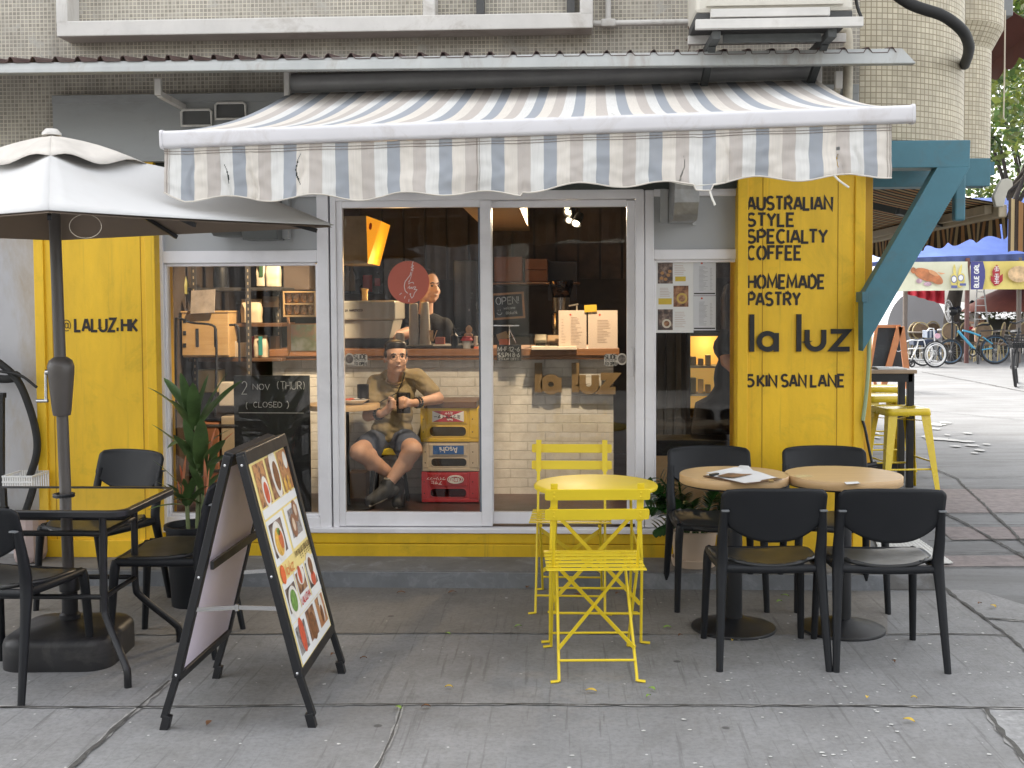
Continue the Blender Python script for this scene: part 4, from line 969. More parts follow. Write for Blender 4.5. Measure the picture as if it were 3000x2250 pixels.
# ------------------------------------------------------------------ yellow bistro set
def folding_chair(label, group):
    t = thing('folding_chair', label, 'chair', (0, 0, 0), group)       # faces +y; backrest leans to -y
    hw = .175
    for s_ in (-1, 1):
        m = MB()                                       # back upright, runs down to the front foot
        top, mid_, ft = Vector((s_*hw*1.0, -.235, .815)), Vector((s_*hw, -.150, .60)), Vector((s_*hw*.98, .225, .012))
        m.bar(top, (s_*hw, -.185, .655), .028, .006, (0, 1, .3)); m.bar((s_*hw, -.185, .655), (s_*hw, -.165, .60), .017, .008, (0, 1, .3))
        m.tube([(s_*hw, -.168, .61), (s_*hw, -.11, .45), (s_*hw*.98, .225, .03), (s_*hw*.98, .232, .010)], .0065, 8)
        m.tube([(s_*hw*.98, .230, .012), (s_*(hw*.98+.035), .232, .008)], [.009, .010], 8, flat=.6)
        m.obj('leg', M_YM, t, smooth=50)
        m = MB(); e = hw-.025
        m.tube([(s_*e, .165, .435), (s_*e, .10, .36), (s_*(e+.008), -.225, .035), (s_*(e+.008), -.240, .010)], .0065, 8)
        m.tube([(s_*(e+.008), -.238, .012), (s_*(e+.042), -.240, .008)], [.009, .010], 8, flat=.6); m.obj('leg', M_YM, t, smooth=50)
        m = MB(); m.bar((s_*(hw-.012), -.15, .440), (s_*(hw-.03), .185, .437), .014, .016); m.obj('seat_rail', M_YM, t)
    m = MB()
    for k in range(6):
        y = -.165+k*.066; m.box(-.205, .205, y-.0215, y+.0215, .449, .4525, .0015)
        for s_ in (-1, 1): m.lathe([(.006, .4525), (.005, .4545)], (s_*(hw-.02), y, 0), 8)
    m.obj('seat_slats', M_YM, t)
    for z0, y in ((.770, -.224), (.685, -.196)):
        m = MB(); m.M = frame((0, y-.009, z0), (1, 0, 0), (0, -.30, 1)); m.prism(rrect(-.212, .212, -.023, .023, .008, 3), -.003, .003, 'z')
        for s_ in (-1, 1):
            for dz in (-.009, .009): m.ell((s_*hw, dz, .004), (.005, .005, .002), 8, 5)
        m.obj('back_slat', M_YM, t)
    m = MB(); m.tube([(-hw*.98, .18, .085), (hw*.98, .18, .085)], .0055, 8); m.tube([(-hw+.02, -.205, .085), (hw-.02, -.205, .085)], .0055, 8); each(m, 'cross_rod', M_YM, t, smooth=50)
    m = MB()                                           # flat X brace between the near legs
    for s_ in (-1, 1):
        m.bar((s_*(hw-.02), -.17+.0*s_, .125), (0, -.03+.004*s_, .265), .020, .003, (0, 1, .6)); m.bar((0, -.03+.004*s_, .265), (-s_*(hw-.022), .11, .405), .020, .003, (0, 1, .6))
    each(m, 'cross_brace', M_YM, t)
    return t
c1 = folding_chair('yellow slatted folding chair nearest the camera with its back to it', 'yellow folding chairs')
n0, n1 = G(1620, 2006), G(1866, 1998); q = (n0+n1)/2
c1.location = (q.x+.0, q.y+.235, 0); c1.rotation_euler = (0, 0, .05)
dup(c1, (P(1684, 1500, 5.74).x-.02, 5.74, 0), math.pi-.03, 'paler lit yellow folding chair beyond the yellow table, facing the camera', 'yellow folding chairs')
yt = P(1745, 1411, 5.22); yx, yy, yz = yt.x, 5.22, .706
t = thing('bistro_table', 'round yellow metal bistro table between two yellow folding chairs', 'table', (yx, yy, 0))
m = MB(); m.lathe([(.001, yz), (.272, yz-.001), (.283, yz-.004), (.288, yz-.012), (.285, yz-.022), (.277, yz-.023), (.272, yz-.010), (.001, yz-.008)], (yx, yy, 0), 64, caps=False); m.obj('tabletop', M_YM, t, smooth=50)
fx0, fx1 = G(1612, 1884).x, G(1878, 1888).x; fy = G(1878, 1888).y; by = yy+.30
for s_, fx_ in ((-1, fx0), (1, fx1)):
    m = MB(); m.tube([(fx_-s_*.012, by-.56, yz-.03), (fx_-s_*.004, by-.58, .40), (fx_, fy, .03), (fx_, fy-.006, .010)], .0068, 8); m.tube([(fx_, fy, .011), (fx_+s_*.04, fy-.002, .008)], [.009, .011], 8, flat=.6); m.obj('leg', M_YM, t, smooth=50)
    m = MB(); e = s_*.022; m.tube([(fx_-e-s_*.01, by-.22, yz-.03), (fx_-e, by-.16, .40), (fx_-e, by+.02, .03), (fx_-e, by+.026, .010)], .0068, 8); m.tube([(fx_-e, by+.022, .011), (fx_-e+s_*.04, by+.022, .008)], [.009, .011], 8, flat=.6); m.obj('leg', M_YM, t, smooth=50)
    m = MB(); m.bar((fx_-s_*.018, by-.60, yz-.02), (fx_-s_*.018, by-.16, yz-.02), .012, .014); m.bar((fx_-s_*.016, by-.58, .46), (fx_-s_*.02, by-.16, .46), .004, .014) ; each(m, 'side_rail', M_YM, t)
m = MB(); m.tube([(fx0, fy+.02, .135), (fx1, fy+.02, .135)], .006, 8); m.tube([(fx0+.022, by, .135), (fx1-.022, by, .135)], .006, 8); m.bar((fx0-.002, by-.50, .42), (fx1+.002, by-.50, .42), .004, .026, (0, 0, 1)); each(m, 'cross_rod', M_YM, t, smooth=50)
m = MB(); ym = (fy+by)/2
for s_ in (-1, 1):
    a = Vector(((fx0 if s_ < 0 else fx1), fy+.05, .17)); b = Vector(((fx1 if s_ < 0 else fx0), by-.35+.004*s_, .60)); m.bar(a, b, .018, .003, (0, 1, .2))
each(m, 'cross_brace', M_YM, t)

# ------------------------------------------------------------------ smoked glass table and umbrella on the left
fy, bk = 4.40, 5.02; zt = .715
rx = P(366, 1500, fy).x; lx = rx-.98
t = thing('glass_table', 'rectangular smoked glass patio table with black tube legs under the umbrella', 'table', ((rx+lx)/2, (fy+bk)/2, 0))
out = rrect(lx, rx, fy, bk, .07, 6); inn = rrect(lx+.028, rx-.028, fy+.028, bk-.028, .055, 6); n = len(out)
m = MB(); vs = [(p[0], p[1], zt+.004) for p in out]+[(p[0], p[1], zt+.004) for p in inn]+[(p[0], p[1], zt-.026) for p in out]+[(p[0], p[1], zt-.026) for p in inn]; fs = []
for i in range(n):
    j = (i+1) % n; fs += [(i, j, n+j, n+i), (j, i, 2*n+i, 2*n+j), (n+i, n+j, 3*n+j, 3*n+i), (2*n+i, 3*n+i, 3*n+j, 2*n+j)]
m.add(vs, fs); m.obj('rim', M_BLACKM, t, bevel=.006, smooth=50)
poley = 4.80; polex = P(187, 1450, poley).x
m = MB(); m.prism(rrect(lx+.024, rx-.024, fy+.024, bk-.024, .06, 6), zt-.006, zt, 'z'); m.obj('tabletop', M_TGLASS, t)
m = MB(); m.tube([(polex+.042*math.cos(a*math.pi/12), poley+.042*math.sin(a*math.pi/12), zt+.004) for a in range(24)], .005, 6, closed=True); m.obj('pole_ring', M_BLACKM, t)
lxs, lys = (lx+.15, rx-.15), (fy+.14, bk-.14)
for ix, x_ in ((-1, lxs[0]), (1, lxs[1])):
    for iy, y_ in ((-1, lys[0]), (1, lys[1])):
        m = MB(); m.tube(bez([(x_, y_, zt-.02), (x_, y_, .50), (x_, y_, .30), (x_+ix*.02, y_+iy*.02, .24), (x_+ix*.125, y_+iy*.115, .10), (x_+ix*.145, y_+iy*.135, .06), (x_+ix*.147, y_+iy*.137, .0)], 5), .0155, 10); m.obj('leg', M_BLACKM, t, smooth=60)
m = MB()
for z_, r_ in ((.60, .012), (.335, .011)):
    for (a, b) in (((0, 0), (1, 0)), ((1, 0), (1, 1)), ((1, 1), (0, 1)), ((0, 1), (0, 0))): m.tube([(lxs[a[0]], lys[a[1]], z_), (lxs[b[0]], lys[b[1]], z_)], r_, 8)
m.obj('stretcher', M_BLACKM, t, smooth=60)
# parasol
U_ = thing('parasol', 'white square garden parasol on a bronze pole through the glass table', 'umbrella', (polex, poley, 0))
bx, byy = G(208, 1800, .05).x, poley
ptop = P(120, 395, 4.85)
pb, pt = Vector((P(204, 1740, poley).x, poley, .22)), Vector((P(160, 640, 4.82).x, 4.82, P(160, 640, 4.82).z)); pdir = (pt-pb)
hub = pb+pdir*((2.21-pb.z)/pdir.z)
m = MB(); m.tube([pb, pb.lerp(hub, .5), hub], .0245, 16); m.obj('pole', M_POLE, U_, smooth=60)
ck = pb+pdir*((P(170, 1140, 4.80).z-pb.z)/pdir.z)
m = MB(); m.M = frame(ck, (1, 0, 0), (0, 1, 0)); m.lathe([(.026, -.118), (.036, -.115), (.040, -.095), (.055, .07), (.056, .10), (.048, .125), (.028, .14)], (0, 0, 0), 28); cb = m.obj('crank_box', M_POLE, U_, smooth=60)
m = MB(); h = ck+Vector((-.058, -.02, .075)); m.tube([h+Vector((.02, 0, 0)), h], .012, 10); m.tube([h, h+Vector((0, -.004, -.125))], .007, 8); m.tube([h+Vector((.008, -.004, -.125)), h+Vector((-.042, -.004, -.125))], .008, 10); m.obj('crank_handle', M_CHROME, cb, smooth=60)
zE = 1.885
cF, cRt = P(143, 612, 3.98), P(978, 668, 4.86)
cF.z = zE+.045; ctr = Vector((hub.x, hub.y, 0))
cF = Vector((cF.x, cF.y, zE)); cRt = Vector((cRt.x, cRt.y, zE))
cLt = Vector((2*hub.x-cRt.x, 2*hub.y-cRt.y+.0, zE)); cBk = Vector((2*hub.x-cF.x, 2*hub.y-cF.y, zE))
apex = Vector((hub.x, hub.y, 2.235)); cor = [cF, cRt, cBk, cLt]
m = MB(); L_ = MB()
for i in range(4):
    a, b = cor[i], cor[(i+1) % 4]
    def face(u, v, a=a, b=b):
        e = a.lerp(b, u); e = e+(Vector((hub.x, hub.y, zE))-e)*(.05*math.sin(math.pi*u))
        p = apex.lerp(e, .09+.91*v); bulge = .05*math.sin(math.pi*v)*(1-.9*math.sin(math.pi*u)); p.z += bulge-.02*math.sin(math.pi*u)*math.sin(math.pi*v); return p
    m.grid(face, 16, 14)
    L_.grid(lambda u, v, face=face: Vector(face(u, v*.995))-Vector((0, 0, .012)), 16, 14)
m.obj('canopy', M_CANV, U_, smooth=35, solid=.003); L_.obj('shaded_underside', pm('taupe_shade', (.20, .155, .12), .9, .06), U_, smooth=35)  # separate sheet: brown underside with the canopy's shade put into its colour
m = MB()
for i in range(4):
    a, b = cor[i], cor[(i+1) % 4]
    def face2(u, v, a=a, b=b):
        e = a.lerp(b, u); e = Vector((hub.x, hub.y, zE))+(e-Vector((hub.x, hub.y, zE)))*.34
        p = (apex+Vector((0, 0, .045))).lerp(e+Vector((0, 0, .268+.016*math.sin(u*math.pi*3)*v)), v); p.z += .018*math.sin(math.pi*v); return p
    m.grid(face2, 14, 6)
m.obj('vent_cap', pm('cream_vent_cloth', (.62, .585, .54), .85), U_, smooth=50, solid=.003)
m = MB(); m.lathe([(.001, .03), (.025, .027), (.04, .01), (.04, 0), (.001, 0)], apex+Vector((0, 0, .045)), 16, caps=False); m.obj('finial', M_WHITEOLD, U_, smooth=50)
for i in range(4):
    for e in (cor[i], (cor[i]+cor[(i+1) % 4])/2):
        mid_ = (i+.5)
        m = MB(); e2 = e+(Vector((hub.x, hub.y, zE))-e)*.06; m.bar(apex-Vector((0, 0, .06)), e2-Vector((0, 0, .024)), .014, .018); k = apex.lerp(e2, .5)-Vector((0, 0, .06)); m.bar(k, Vector((hub.x, hub.y, 2.0)), .012, .012); m.obj('rib', M_BLACKM, U_)
m = MB(); m.lathe([(.03, 1.96), (.045, 1.98), (.045, 2.04), (.03, 2.06)], (hub.x, hub.y, 0), 16); m.obj('runner', M_BLACKM, U_, smooth=50)
m = MB(); c = P(250, 655, 4.2); m.tube([c+Vector((.062*math.cos(a*math.pi/12), 0, .045*math.sin(a*math.pi/12)-.01)) for a in range(24)], .0015, 5, closed=True); m.obj('cord_loop', M_PAPERW, U_)
# weighted base
S2 = thing('umbrella_stand', 'heavy black plastic umbrella stand filled with water under the glass table', 'umbrella stand', (polex, poley, 0))
m = MB(); m.M = frame((pb.x, poley, 0), (1, .06, 0), (-.06, 1, 0))
o_ = rrect(-.235, .235, -.225, .225, .10, 8)
lv = [(1.0, .0), (1.0, .02), (1.0, .105), (.975, .125), (.90, .14), (.30, .165), (.14, .175)]
n = len(o_); vs = [(p[0]*k, p[1]*k, z) for k, z in lv for p in o_]; fs = [tuple(range(n-1, -1, -1)), tuple((len(lv)-1)*n+i for i in range(n))]
for i in range(len(lv)-1):
    for j in range(n): fs.append((i*n+j, i*n+(j+1) % n, (i+1)*n+(j+1) % n, (i+1)*n+j))
m.add(vs, fs); m.obj('body', pm('black_tank', (.018, .018, .020), .45, .3, 6, bump=.1, bsc=20, dirt=(.12, .11, .10), dirt_amt=.35, dsc=6), S2, smooth=35)
m = MB(); m.lathe([(.045, .165), (.045, .19), (.034, .20), (.033, .29), (.042, .295), (.044, .35), (.034, .365), (.026, .37)], (pb.x, poley, 0), 20); m.obj('pole_socket', M_BLACKM, S2, smooth=40)
# ------------------------------------------------------------------ sandwich board with the food menu
LN, RN, LF, RF = G(482, 2138), G(917, 2131), G(634, 1988), G(1003, 1974)
E_ = thing('sandwich_board', 'black framed sandwich board with a yellow and white food photo menu', 'sandwich board', ((LN.x+RN.x)/2, (LN.y+LF.y)/2, 0))
hz = 1.0; rn = (LN+RN)/2; rf = (LF+RF)/2
def panel(a, b, ox, parent, out):
    """frame of one leaf; a, b = near and far foot; returns the leaf's local frame"""
    ta, tb = Vector((rn.x+ox, rn.y, hz)), Vector((rf.x+ox, rf.y, hz))
    m = MB(); up = (ta-a).normalized(); along = (b-a).normalized(); nrm = along.cross(up)
    for f_, t_ in ((a, ta), (b, tb)):
        kk = f_.lerp(t_, .19); m.bar(kk, t_, .034, .030, nrm)
    each(m, 'leaf_frame', M_BLACKM, parent, bevel=.003)
    for f_, t_ in ((a, ta), (b, tb)):
        m = MB(); m.bar(f_+Vector((0, 0, .045)), f_.lerp(t_, .20), .026, .024, nrm); m.bar(f_+Vector((0, 0, .0)), f_.lerp(t_, .055), .031, .030, nrm); m.obj('leg', M_BLACKM, parent, bevel=.002)
    m = MB(); lo = a.lerp(ta, .195); lo2 = b.lerp(tb, .195); m.bar(lo, lo2, .034, .030, nrm); m.bar(a.lerp(ta, .985), b.lerp(tb, .985), .05, .036, nrm); each(m, 'rail', M_BLACKM, parent, bevel=.003)
    return lo, (ta-lo), along*(b-a).length, up
loR, upR, alR, u1 = panel(RN, RF, .022, E_, 1)
loL, upL, alL, u2 = panel(LN, LF, -.022, E_, -1)
m = MB()
nL = alL.cross(upL).normalized()
def leaf(o, al, up, mb, off): 
    n = al.cross(up).normalized()*off; q = [o+al*.03+up*.02+n, o+al*.97+up*.02+n, o+al*.97+up*.96+n, o+al*.03+up*.96+n]; k = al.cross(up).normalized()*.004
    mb.add(q+[p+k for p in q], [(3, 2, 1, 0), (4, 5, 6, 7), (0, 1, 5, 4), (1, 2, 6, 5), (2, 3, 7, 6), (3, 0, 4, 7)])
leaf(loL, alL, upL, m, 0.0); m.obj('back_panel', pm('lilac_white_plastic', (.82, .75, .92), .5, .03), E_)
m = MB(); a, b = LN.lerp(Vector((rn.x, rn.y, hz)), .60), LF.lerp(Vector((rf.x, rf.y, hz)), .60); m.bar(a+Vector((.02, 0, 0)), b+Vector((.02, 0, 0)), .03, .012, (1, 0, 0)); m.obj('cross_rail', M_BLACKM, E_)
m = MB()
for f0, f1 in ((LN, RN), (LF, RF)):
    tt = (f0+f1)/2; tt = Vector((tt.x, tt.y, hz)); k = .44; p, q = f0.lerp(tt, k), f1.lerp(tt, k); mid_ = (p+q)/2+Vector((0, 0, .006)); m.bar(p, mid_, .004, .016); m.bar(mid_, q, .004, .016); m.lathe([(.008, -.012), (.008, .012)], mid_, 8)
each(m, 'folding_stay', M_CHROME, E_)
m = MB()
for s_, f_, ox in ((0, LN, -.022), (1, RN, .022)):
    t_ = Vector((rn.x+ox, rn.y, hz))
    for k in (.205, .56, .965): m.ell(f_.lerp(t_, k)+Vector((0, -.016, 0)), (.006, .004, .006), 8, 5)
m.obj('rivet', M_CHROME, E_)
m = MB(); leaf(loR, alR, upR, m, .008)
po = m.obj('poster', pm('poster_yellow', (.86, .70, .28), .45, .02), E_)
nR = alR.cross(upR).normalized(); PW, PH = alR.length, upR.length
pf_ = frame(loR+nR*.0125, alR, upR)                    # poster frame: x = near -> far, y = up
def pr_(x0, x1, y0, y1, lay, mt, mb=None):
    a, b = .03*PW+.94*PW*x0, .03*PW+.94*PW*x1; c, d = .02*PH+.94*PH*(1-y1), .02*PH+.94*PH*(1-y0); z = .0006*lay
    return [pf_ @ Vector(p) for p in ((a, c, z), (b, c, z), (b, d, z), (a, d, z))]
def layer(items, lay, mt, name='photo_print'):
    mb = MB(); z = .0006*lay
    for it in items:
        if it[0] == 'r':
            mb.add(pr_(*it[1:], lay, mt), [(0, 1, 2, 3)])
        else:
            cx_, cy_, rx_, ry_ = it[1:]; c = Vector((.03*PW+.94*PW*cx_, .02*PH+.94*PH*(1-cy_), z))
            mb.add([pf_ @ (c+Vector((math.cos(k*math.pi/12)*rx_*PW, math.sin(k*math.pi/12)*ry_*PW, 0))) for k in range(24)], [tuple(range(24))])
    each(mb, name, mt, po)
c3 = [(.03, .33), (.36, .645), (.675, .96)]
layer([('r', 0, 1, 0, .012), ('r', .02, .97, .24, .285), ('r', .02, .47, .295, .515), ('r', .52, .95, .295, .505)]+[('r', .03+.33*k, .34+.32*k, .60, .775) for k in range(3)]+[('r', .02, .99, .775, .797), ('r', .03, .97, .80, .995)], 1, M_PAPER, 'white_band')
fotos = [(q[0]+.012, q[1]-.012, q[2]+.008, q[3]-.008) for q in [(c3[0][0], c3[0][1], .015, .24), (c3[1][0], c3[1][1], .015, .24), (c3[2][0], c3[2][1], .015, .24), (.05, .40, .31, .49), (.58, .90, .31, .47),
         (.05, .33, .625, .76), (.37, .64, .605, .725), (.69, .95, .605, .755), (.05, .33, .815, .965), (.37, .64, .80, .965), (.69, .96, .80, .965)]]
def fm(n, a, b, c, sc=26):
    t = NT(n); v = t.coord('Object'); t.col(t.ramp(t.noise(v, sc, 3, .6), [(.36, a), (.5, b), (.64, c)])); t.set(rough=.4); return t.m
F1 = fm('photo_brown', (.10, .045, .03), (.28, .13, .07), (.45, .26, .14)); F2 = fm('photo_dark', (.05, .04, .04), (.12, .08, .07), (.30, .22, .18)); F3 = fm('photo_warm', (.40, .16, .07), (.55, .28, .12), (.15, .07, .05)); F4 = fm('photo_grey', (.20, .18, .18), (.38, .35, .34), (.08, .07, .07))
for mt, ids in ((F1, (1, 6, 9)), (F2, (3, 5, 7)), (F3, (0, 2, 10)), (F4, (4, 8))): layer([('r', *fotos[i]) for i in ids], 2, mt)
layer([('e', .22, .17, .075, .10), ('e', .55, .11, .10, .17), ('e', .22, .415, .125, .125), ('e', .20, .715, .115, .10), ('e', .83, .66, .11, .11), ('e', .88, .08, .05, .06), ('e', .52, .64, .09, .06), ('e', .84, .87, .05, .10)], 3, pm('plate_white', (.78, .75, .70), .4, .1, 30), 'plate')
layer([('e', .22, .175, .05, .07), ('e', .20, .88, .06, .11), ('e', .50, .635, .04, .06), ('e', .83, .71, .06, .05)], 4, pm('food_red', (.60, .10, .05), .4, .35, 40), 'food_picture')
layer([('e', .56, .13, .065, .10), ('e', .83, .645, .055, .06), ('e', .51, .90, .08, .09), ('e', .82, .90, .035, .06)], 4, pm('food_brown', (.20, .085, .035), .5, .5, 60), 'food_picture')
layer([('e', .22, .42, .095, .09), ('e', .74, .20, .03, .055), ('e', .84, .20, .03, .055)], 4, pm('food_yellow', (.72, .42, .08), .4, .35, 45), 'food_picture')
layer([('e', .27, .415, .05, .06)], 5, pm('food_tomato', (.62, .16, .06), .4, .3, 45), 'food_picture')
layer([('e', .20, .71, .075, .07), ('e', .25, .375, .035, .025)], 5, pm('food_green', (.16, .30, .07), .5, .5, 50), 'food_picture')
layer([('e', .68, .405, .07, .08), ('e', .80, .345, .065, .075)], 4, pm('latte_brown', (.30, .14, .08), .4, .25, 50), 'food_picture')
layer([('e', .68, .40, .035, .045), ('e', .80, .34, .032, .04)], 5, pm('latte_foam', (.66, .52, .40), .4, .1, 30), 'food_picture')
mb = MB(); oo = Vector((.03*PW+.94*PW*.11, .02*PH+.94*PH*(1-.565), .0024)); mb.add([pf_ @ (oo+Vector((math.cos(k*math.pi/12)*.055*PW, math.sin(k*math.pi/12)*.060*PW, 0))) for k in range(24)], [tuple(range(24))]); mb.obj('logo_disc', pm('logo_orange', (.72, .14, .04), .5, .05), po)
mb = MB(); mm = pf_ @ Matrix.Translation((.03*PW+.94*PW*.20, .02*PH+.94*PH*(1-.585), .0024)); text(mb, 'la luz', .044, .006, mm, gap=.14); mb.obj('logo_text', pm('logo_orange2', (.66, .22, .06), .5), po)
mb = MB(); mm = pf_ @ Matrix.Translation((.03*PW+.94*PW*.50, .02*PH+.94*PH*(1-.545), .0024)); text(mb, '5 KIN SAN LANE. CHEUNG CHAU', .020, .0034, mm, width=.26)
for i in range(7): # a line of small Chinese characters: cross strokes in square cells
    x = .05+i*.030+(.012 if i > 1 else 0); mm2 = pf_ @ Matrix.Translation((.03*PW+.94*PW*.54+x, .02*PH+.94*PH*(1-.572), .0026)); mb.M = mm2
    for st in ([(0, .020), (.020, .020)], [(0, .011), (.020, .011)], [(.010, .024), (.010, 0)], [(.003, .0), (.017, .0)]): stroke(mb, st, .0028, .0001*len(st))
    mb.M = I4
mb.obj('address_text', pm('brown_ink', (.12, .07, .02), .6), po)
mb = MB(); mm = pf_ @ Matrix.Translation((.03*PW+.94*PW*.37, .02*PH+.94*PH*(1-.765), .0026)); text(mb, 'LALUZ.HK', .024, .005, mm, width=.15); mb.obj('red_text', pm('red_ink', (.55, .06, .06), .6), po)

# ------------------------------------------------------------------ counter and what stands on it
YB = 7.54
bx0, bx1 = P(800, 1200, YB).x, P(1797, 1200, YB).x; zct = P(1400, 1022, 7.46).z; zcb = P(1400, 1054, 7.46).z
C_ = thing('bar_counter', 'white painted brick counter with a brown wooden top inside the cafe', 'counter', ((bx0+bx1)/2, 7.8, ZF))
m = MB(); m.grid(lambda u, v: (lerp(bx0, bx1, u), YB, lerp(ZF, zcb, v)), 1, 1); m.add([(bx1, YB, ZF), (bx1, 8.1, ZF), (bx1, 8.1, zcb), (bx1, YB, zcb)], [(0, 1, 2, 3)]); m.box(bx0, bx1-.01, YB+.02, 8.1, ZF, zcb-.01); m.obj('brick_front', M_BRICK, C_)
m = MB(); m.box(bx0, P(1815, 1040, 7.46).x, 7.46, 8.15, zcb+.025, zct, .004); m.box(bx0, P(1806, 1040, 7.46).x, 7.475, 8.1, zcb, zcb+.024, .002); m.obj('counter_top', M_CTR, C_)
a = P(1573, 1148, YB); logo('raised_logo', pm('ochre_wood_letters', (.17, .115, .050), .5, .15, 8), front((a.x, YB-.03, a.z)), P(1573, 1062, YB).z-a.z, .050, .030, C_)
m = MB(); m.box(P(1190, 1000, 7.6).x, P(1392, 1000, 7.6).x, 7.50, 7.95, zct+.001, zct+.022, .006); tag(m.obj('counter_mat', M_RUBBER), 'black bar mat along the counter top behind the seated man', 'bar mat')
zc_ = zct+.001
# espresso machine
q0, q1 = P(985, 930, 7.62).x, P(1158, 930, 7.62).x; zt_, zm_, zl_ = P(1080, 881, 7.62).z, P(1080, 938, 7.62).z, P(1080, 992, 7.62).z
Q_ = thing('espresso_machine', 'pale grey espresso machine on the counter behind the seated man', 'espresso machine', ((q0+q1)/2, 7.8, zc_))
M_MACH = pm('machine_grey', (.40, .39, .34), .35, .04)
m = MB(); m.box(q0, q1, 7.62, 8.1, zm_, zt_, .012); m.obj('upper_body', M_MACH, Q_)
m = MB(); m.prism([(q0+.01, zm_-.002), (q1-.015, zm_-.002), (q1-.045, zl_), (q0+.04, zl_)], 7.65, 8.08); m.obj('lower_body', M_MACH, Q_, bevel=.006)
m = MB(); m.box(q0+.05, q1-.05, 7.66, 8.06, zc_, zl_-.002); m.obj('base', M_BLACKM, Q_)
m = MB(); text(m, 'LA', .013, .004, front((P(1012, 911, 7.62).x, 7.6185, P(1012, 912, 7.62).z)), gap=.15); text(m, 'MARZOCCO', .013, .004, front((P(1024, 911, 7.62).x, 7.6185, P(1012, 912, 7.62).z)), width=P(1062, 911, 7.62).x-P(1024, 911, 7.62).x); m.obj('badge', M_INK, Q_)
m = MB(); m.lathe([(.024, 0), (.024, .066), (.034, .078), (.034, .088), (.001, .088)], (P(1068, 880, 7.8).x, 7.8, zt_), 20, caps=False); tag(m.obj('brass_tamper', pm('polished_brass', (.62, .42, .16), .15, .05, metal=1.0), smooth=40), 'shiny brass tamper standing on the espresso machine', 'tamper')
def cups(px, py0, py1, r0, r1, n, mt, lab, y=7.66):
    a, b = P(px, py1, y), P(px, py0, y); m = MB(); h = b.z-zc_
    pr2 = []
    for k in range(n): z = h*k/n; rr = lerp(r0, r1, k/n); pr2 += [(rr, z), (rr*.985, z+h/n*.75), (rr*.955, z+h/n*.76)]
    pr2 += [(r1*.8, h), (.001, h)]
    m.lathe(pr2, (a.x, y, zc_), 24, caps=False); tag(m.obj('cup_stack', mt, smooth=30), lab, 'cups')
cups(1213, 888, 1015, .036, .030, 12, pm('clear_cups', (.42, .38, .33), .15, .1), 'tall stack of clear cups on the counter left of the white cups')
cups(1246, 884, 1015, .042, .026, 9, pm('paper_cups', (.52, .46, .36), .5, .05), 'tapering stack of white paper cups on the counter')
cups(1172, 975, 1020, .036, .030, 3, pm('clear_cups2', (.36, .32, .27), .15, .1), 'short stack of clear cups beside the espresso machine')
def lath(name, label, cat, px, prof, mt, y=7.6, z=None, sm=40):
    m = MB(); m.lathe(prof, (P(px, 1000, y).x, y, zc_ if z is None else z), 20, caps=False); return tag(m.obj(name, mt, smooth=sm), label, cat)
lath('soap_bottle', 'black pump bottle on the counter left of the red topped jar', 'bottle', 1331, [(.001, 0), (.026, 0), (.026, .085), (.010, .10), (.009, .12), (.013, .122), (.013, .135), (.004, .137), (.004, .155), (.001, .155)], M_BLACKP, 7.52)
j = thing('jam_jar', 'glass jar under a red cloth cover on the counter', 'jar', (P(1368, 1010, 7.52).x, 7.52, zc_))
m = MB(); m.lathe([(.001, 0), (.032, 0), (.034, .05), (.028, .06)], (j.location.x, 7.52, zc_), 20, caps=False); m.obj('jar', pm('jar_glass', (.42, .40, .36), .1), j, smooth=40)
m = MB(); m.lathe([(.044, .052), (.040, .062), (.031, .068), (.030, .080), (.001, .082)], (j.location.x, 7.52, zc_), 20, caps=False); m.obj('cloth_cover', pm('red_cloth', (.45, .03, .03), .8), j, smooth=40)
m = MB(); c = P(1372, 975, 7.55); m.ell((c.x+.004, 7.56, c.z+.022), (.020, .016, .030)); m.ell((c.x-.012, 7.555, c.z+.022), (.007, .008, .018)); m.ell((c.x+.020, 7.555, c.z+.022), (.007, .008, .018)); m.ell((c.x, 7.56, c.z-.02), (.032, .016, .024)); o = remeshed(m, .004, 2)
tag(o.obj('dog_ornament', pm('tan_felt', (.40, .26, .14), .8, .2, 40), smooth=60), 'small tan dog ornament behind the red topped jar', 'ornament')
def bx(name, label, cat, px0, px1, py0, py1, y, dep, mt, bev=.004, rot=0):
    a, b = P(px0, py1, y), P(px1, py0, y); m = MB()
    if rot:
        c = (a+b)/2; m.M = frame((c.x, y, c.z), (math.cos(rad(rot)), 0, math.sin(rad(rot))), (0, 1, 0)); w_, h_ = (b.x-a.x)/2, (b.z-a.z)/2; m.box(-w_, w_, 0, dep, -h_, h_, bev)
    else: m.box(a.x, b.x, y, y+dep, a.z, b.z, bev)
    return tag(m.obj(name, mt), label, cat)
bx('sugar_box', 'small rust red packet box on the counter right of the white cups', 'box', 1275, 1302, 988, 1013, 7.53, .05, cm((.30, .07, .035)))
bx('white_packet', 'flat white packet lying on the counter by the red packet box', 'packet', 1268, 1322, 1009, 1014, 7.5, .08, M_PAPERW, .001)
bx('small_carton', 'little white carton at the right end of the black bar mat', 'box', 1388, 1397, 985, 1012, 7.53, .05, M_PAPERW)
bx('orange_lid_tub', 'tiny orange lidded tub on the counter edge by the door stile', 'tub', 1388, 1400, 1016, 1027, 7.48, .03, cm((.70, .12, .03)))
m = MB(); rt = random.Random(4)
for k in range(7): a = P(1262+k*1.2, 1000, 7.6); m.tube([a, a+Vector((rt.uniform(-.02, .03), 0, .075))], .003, 5)
tag(m.obj('stirring_sticks', M_PINE), 'bundle of wooden stirring sticks by the white cups', 'sticks')
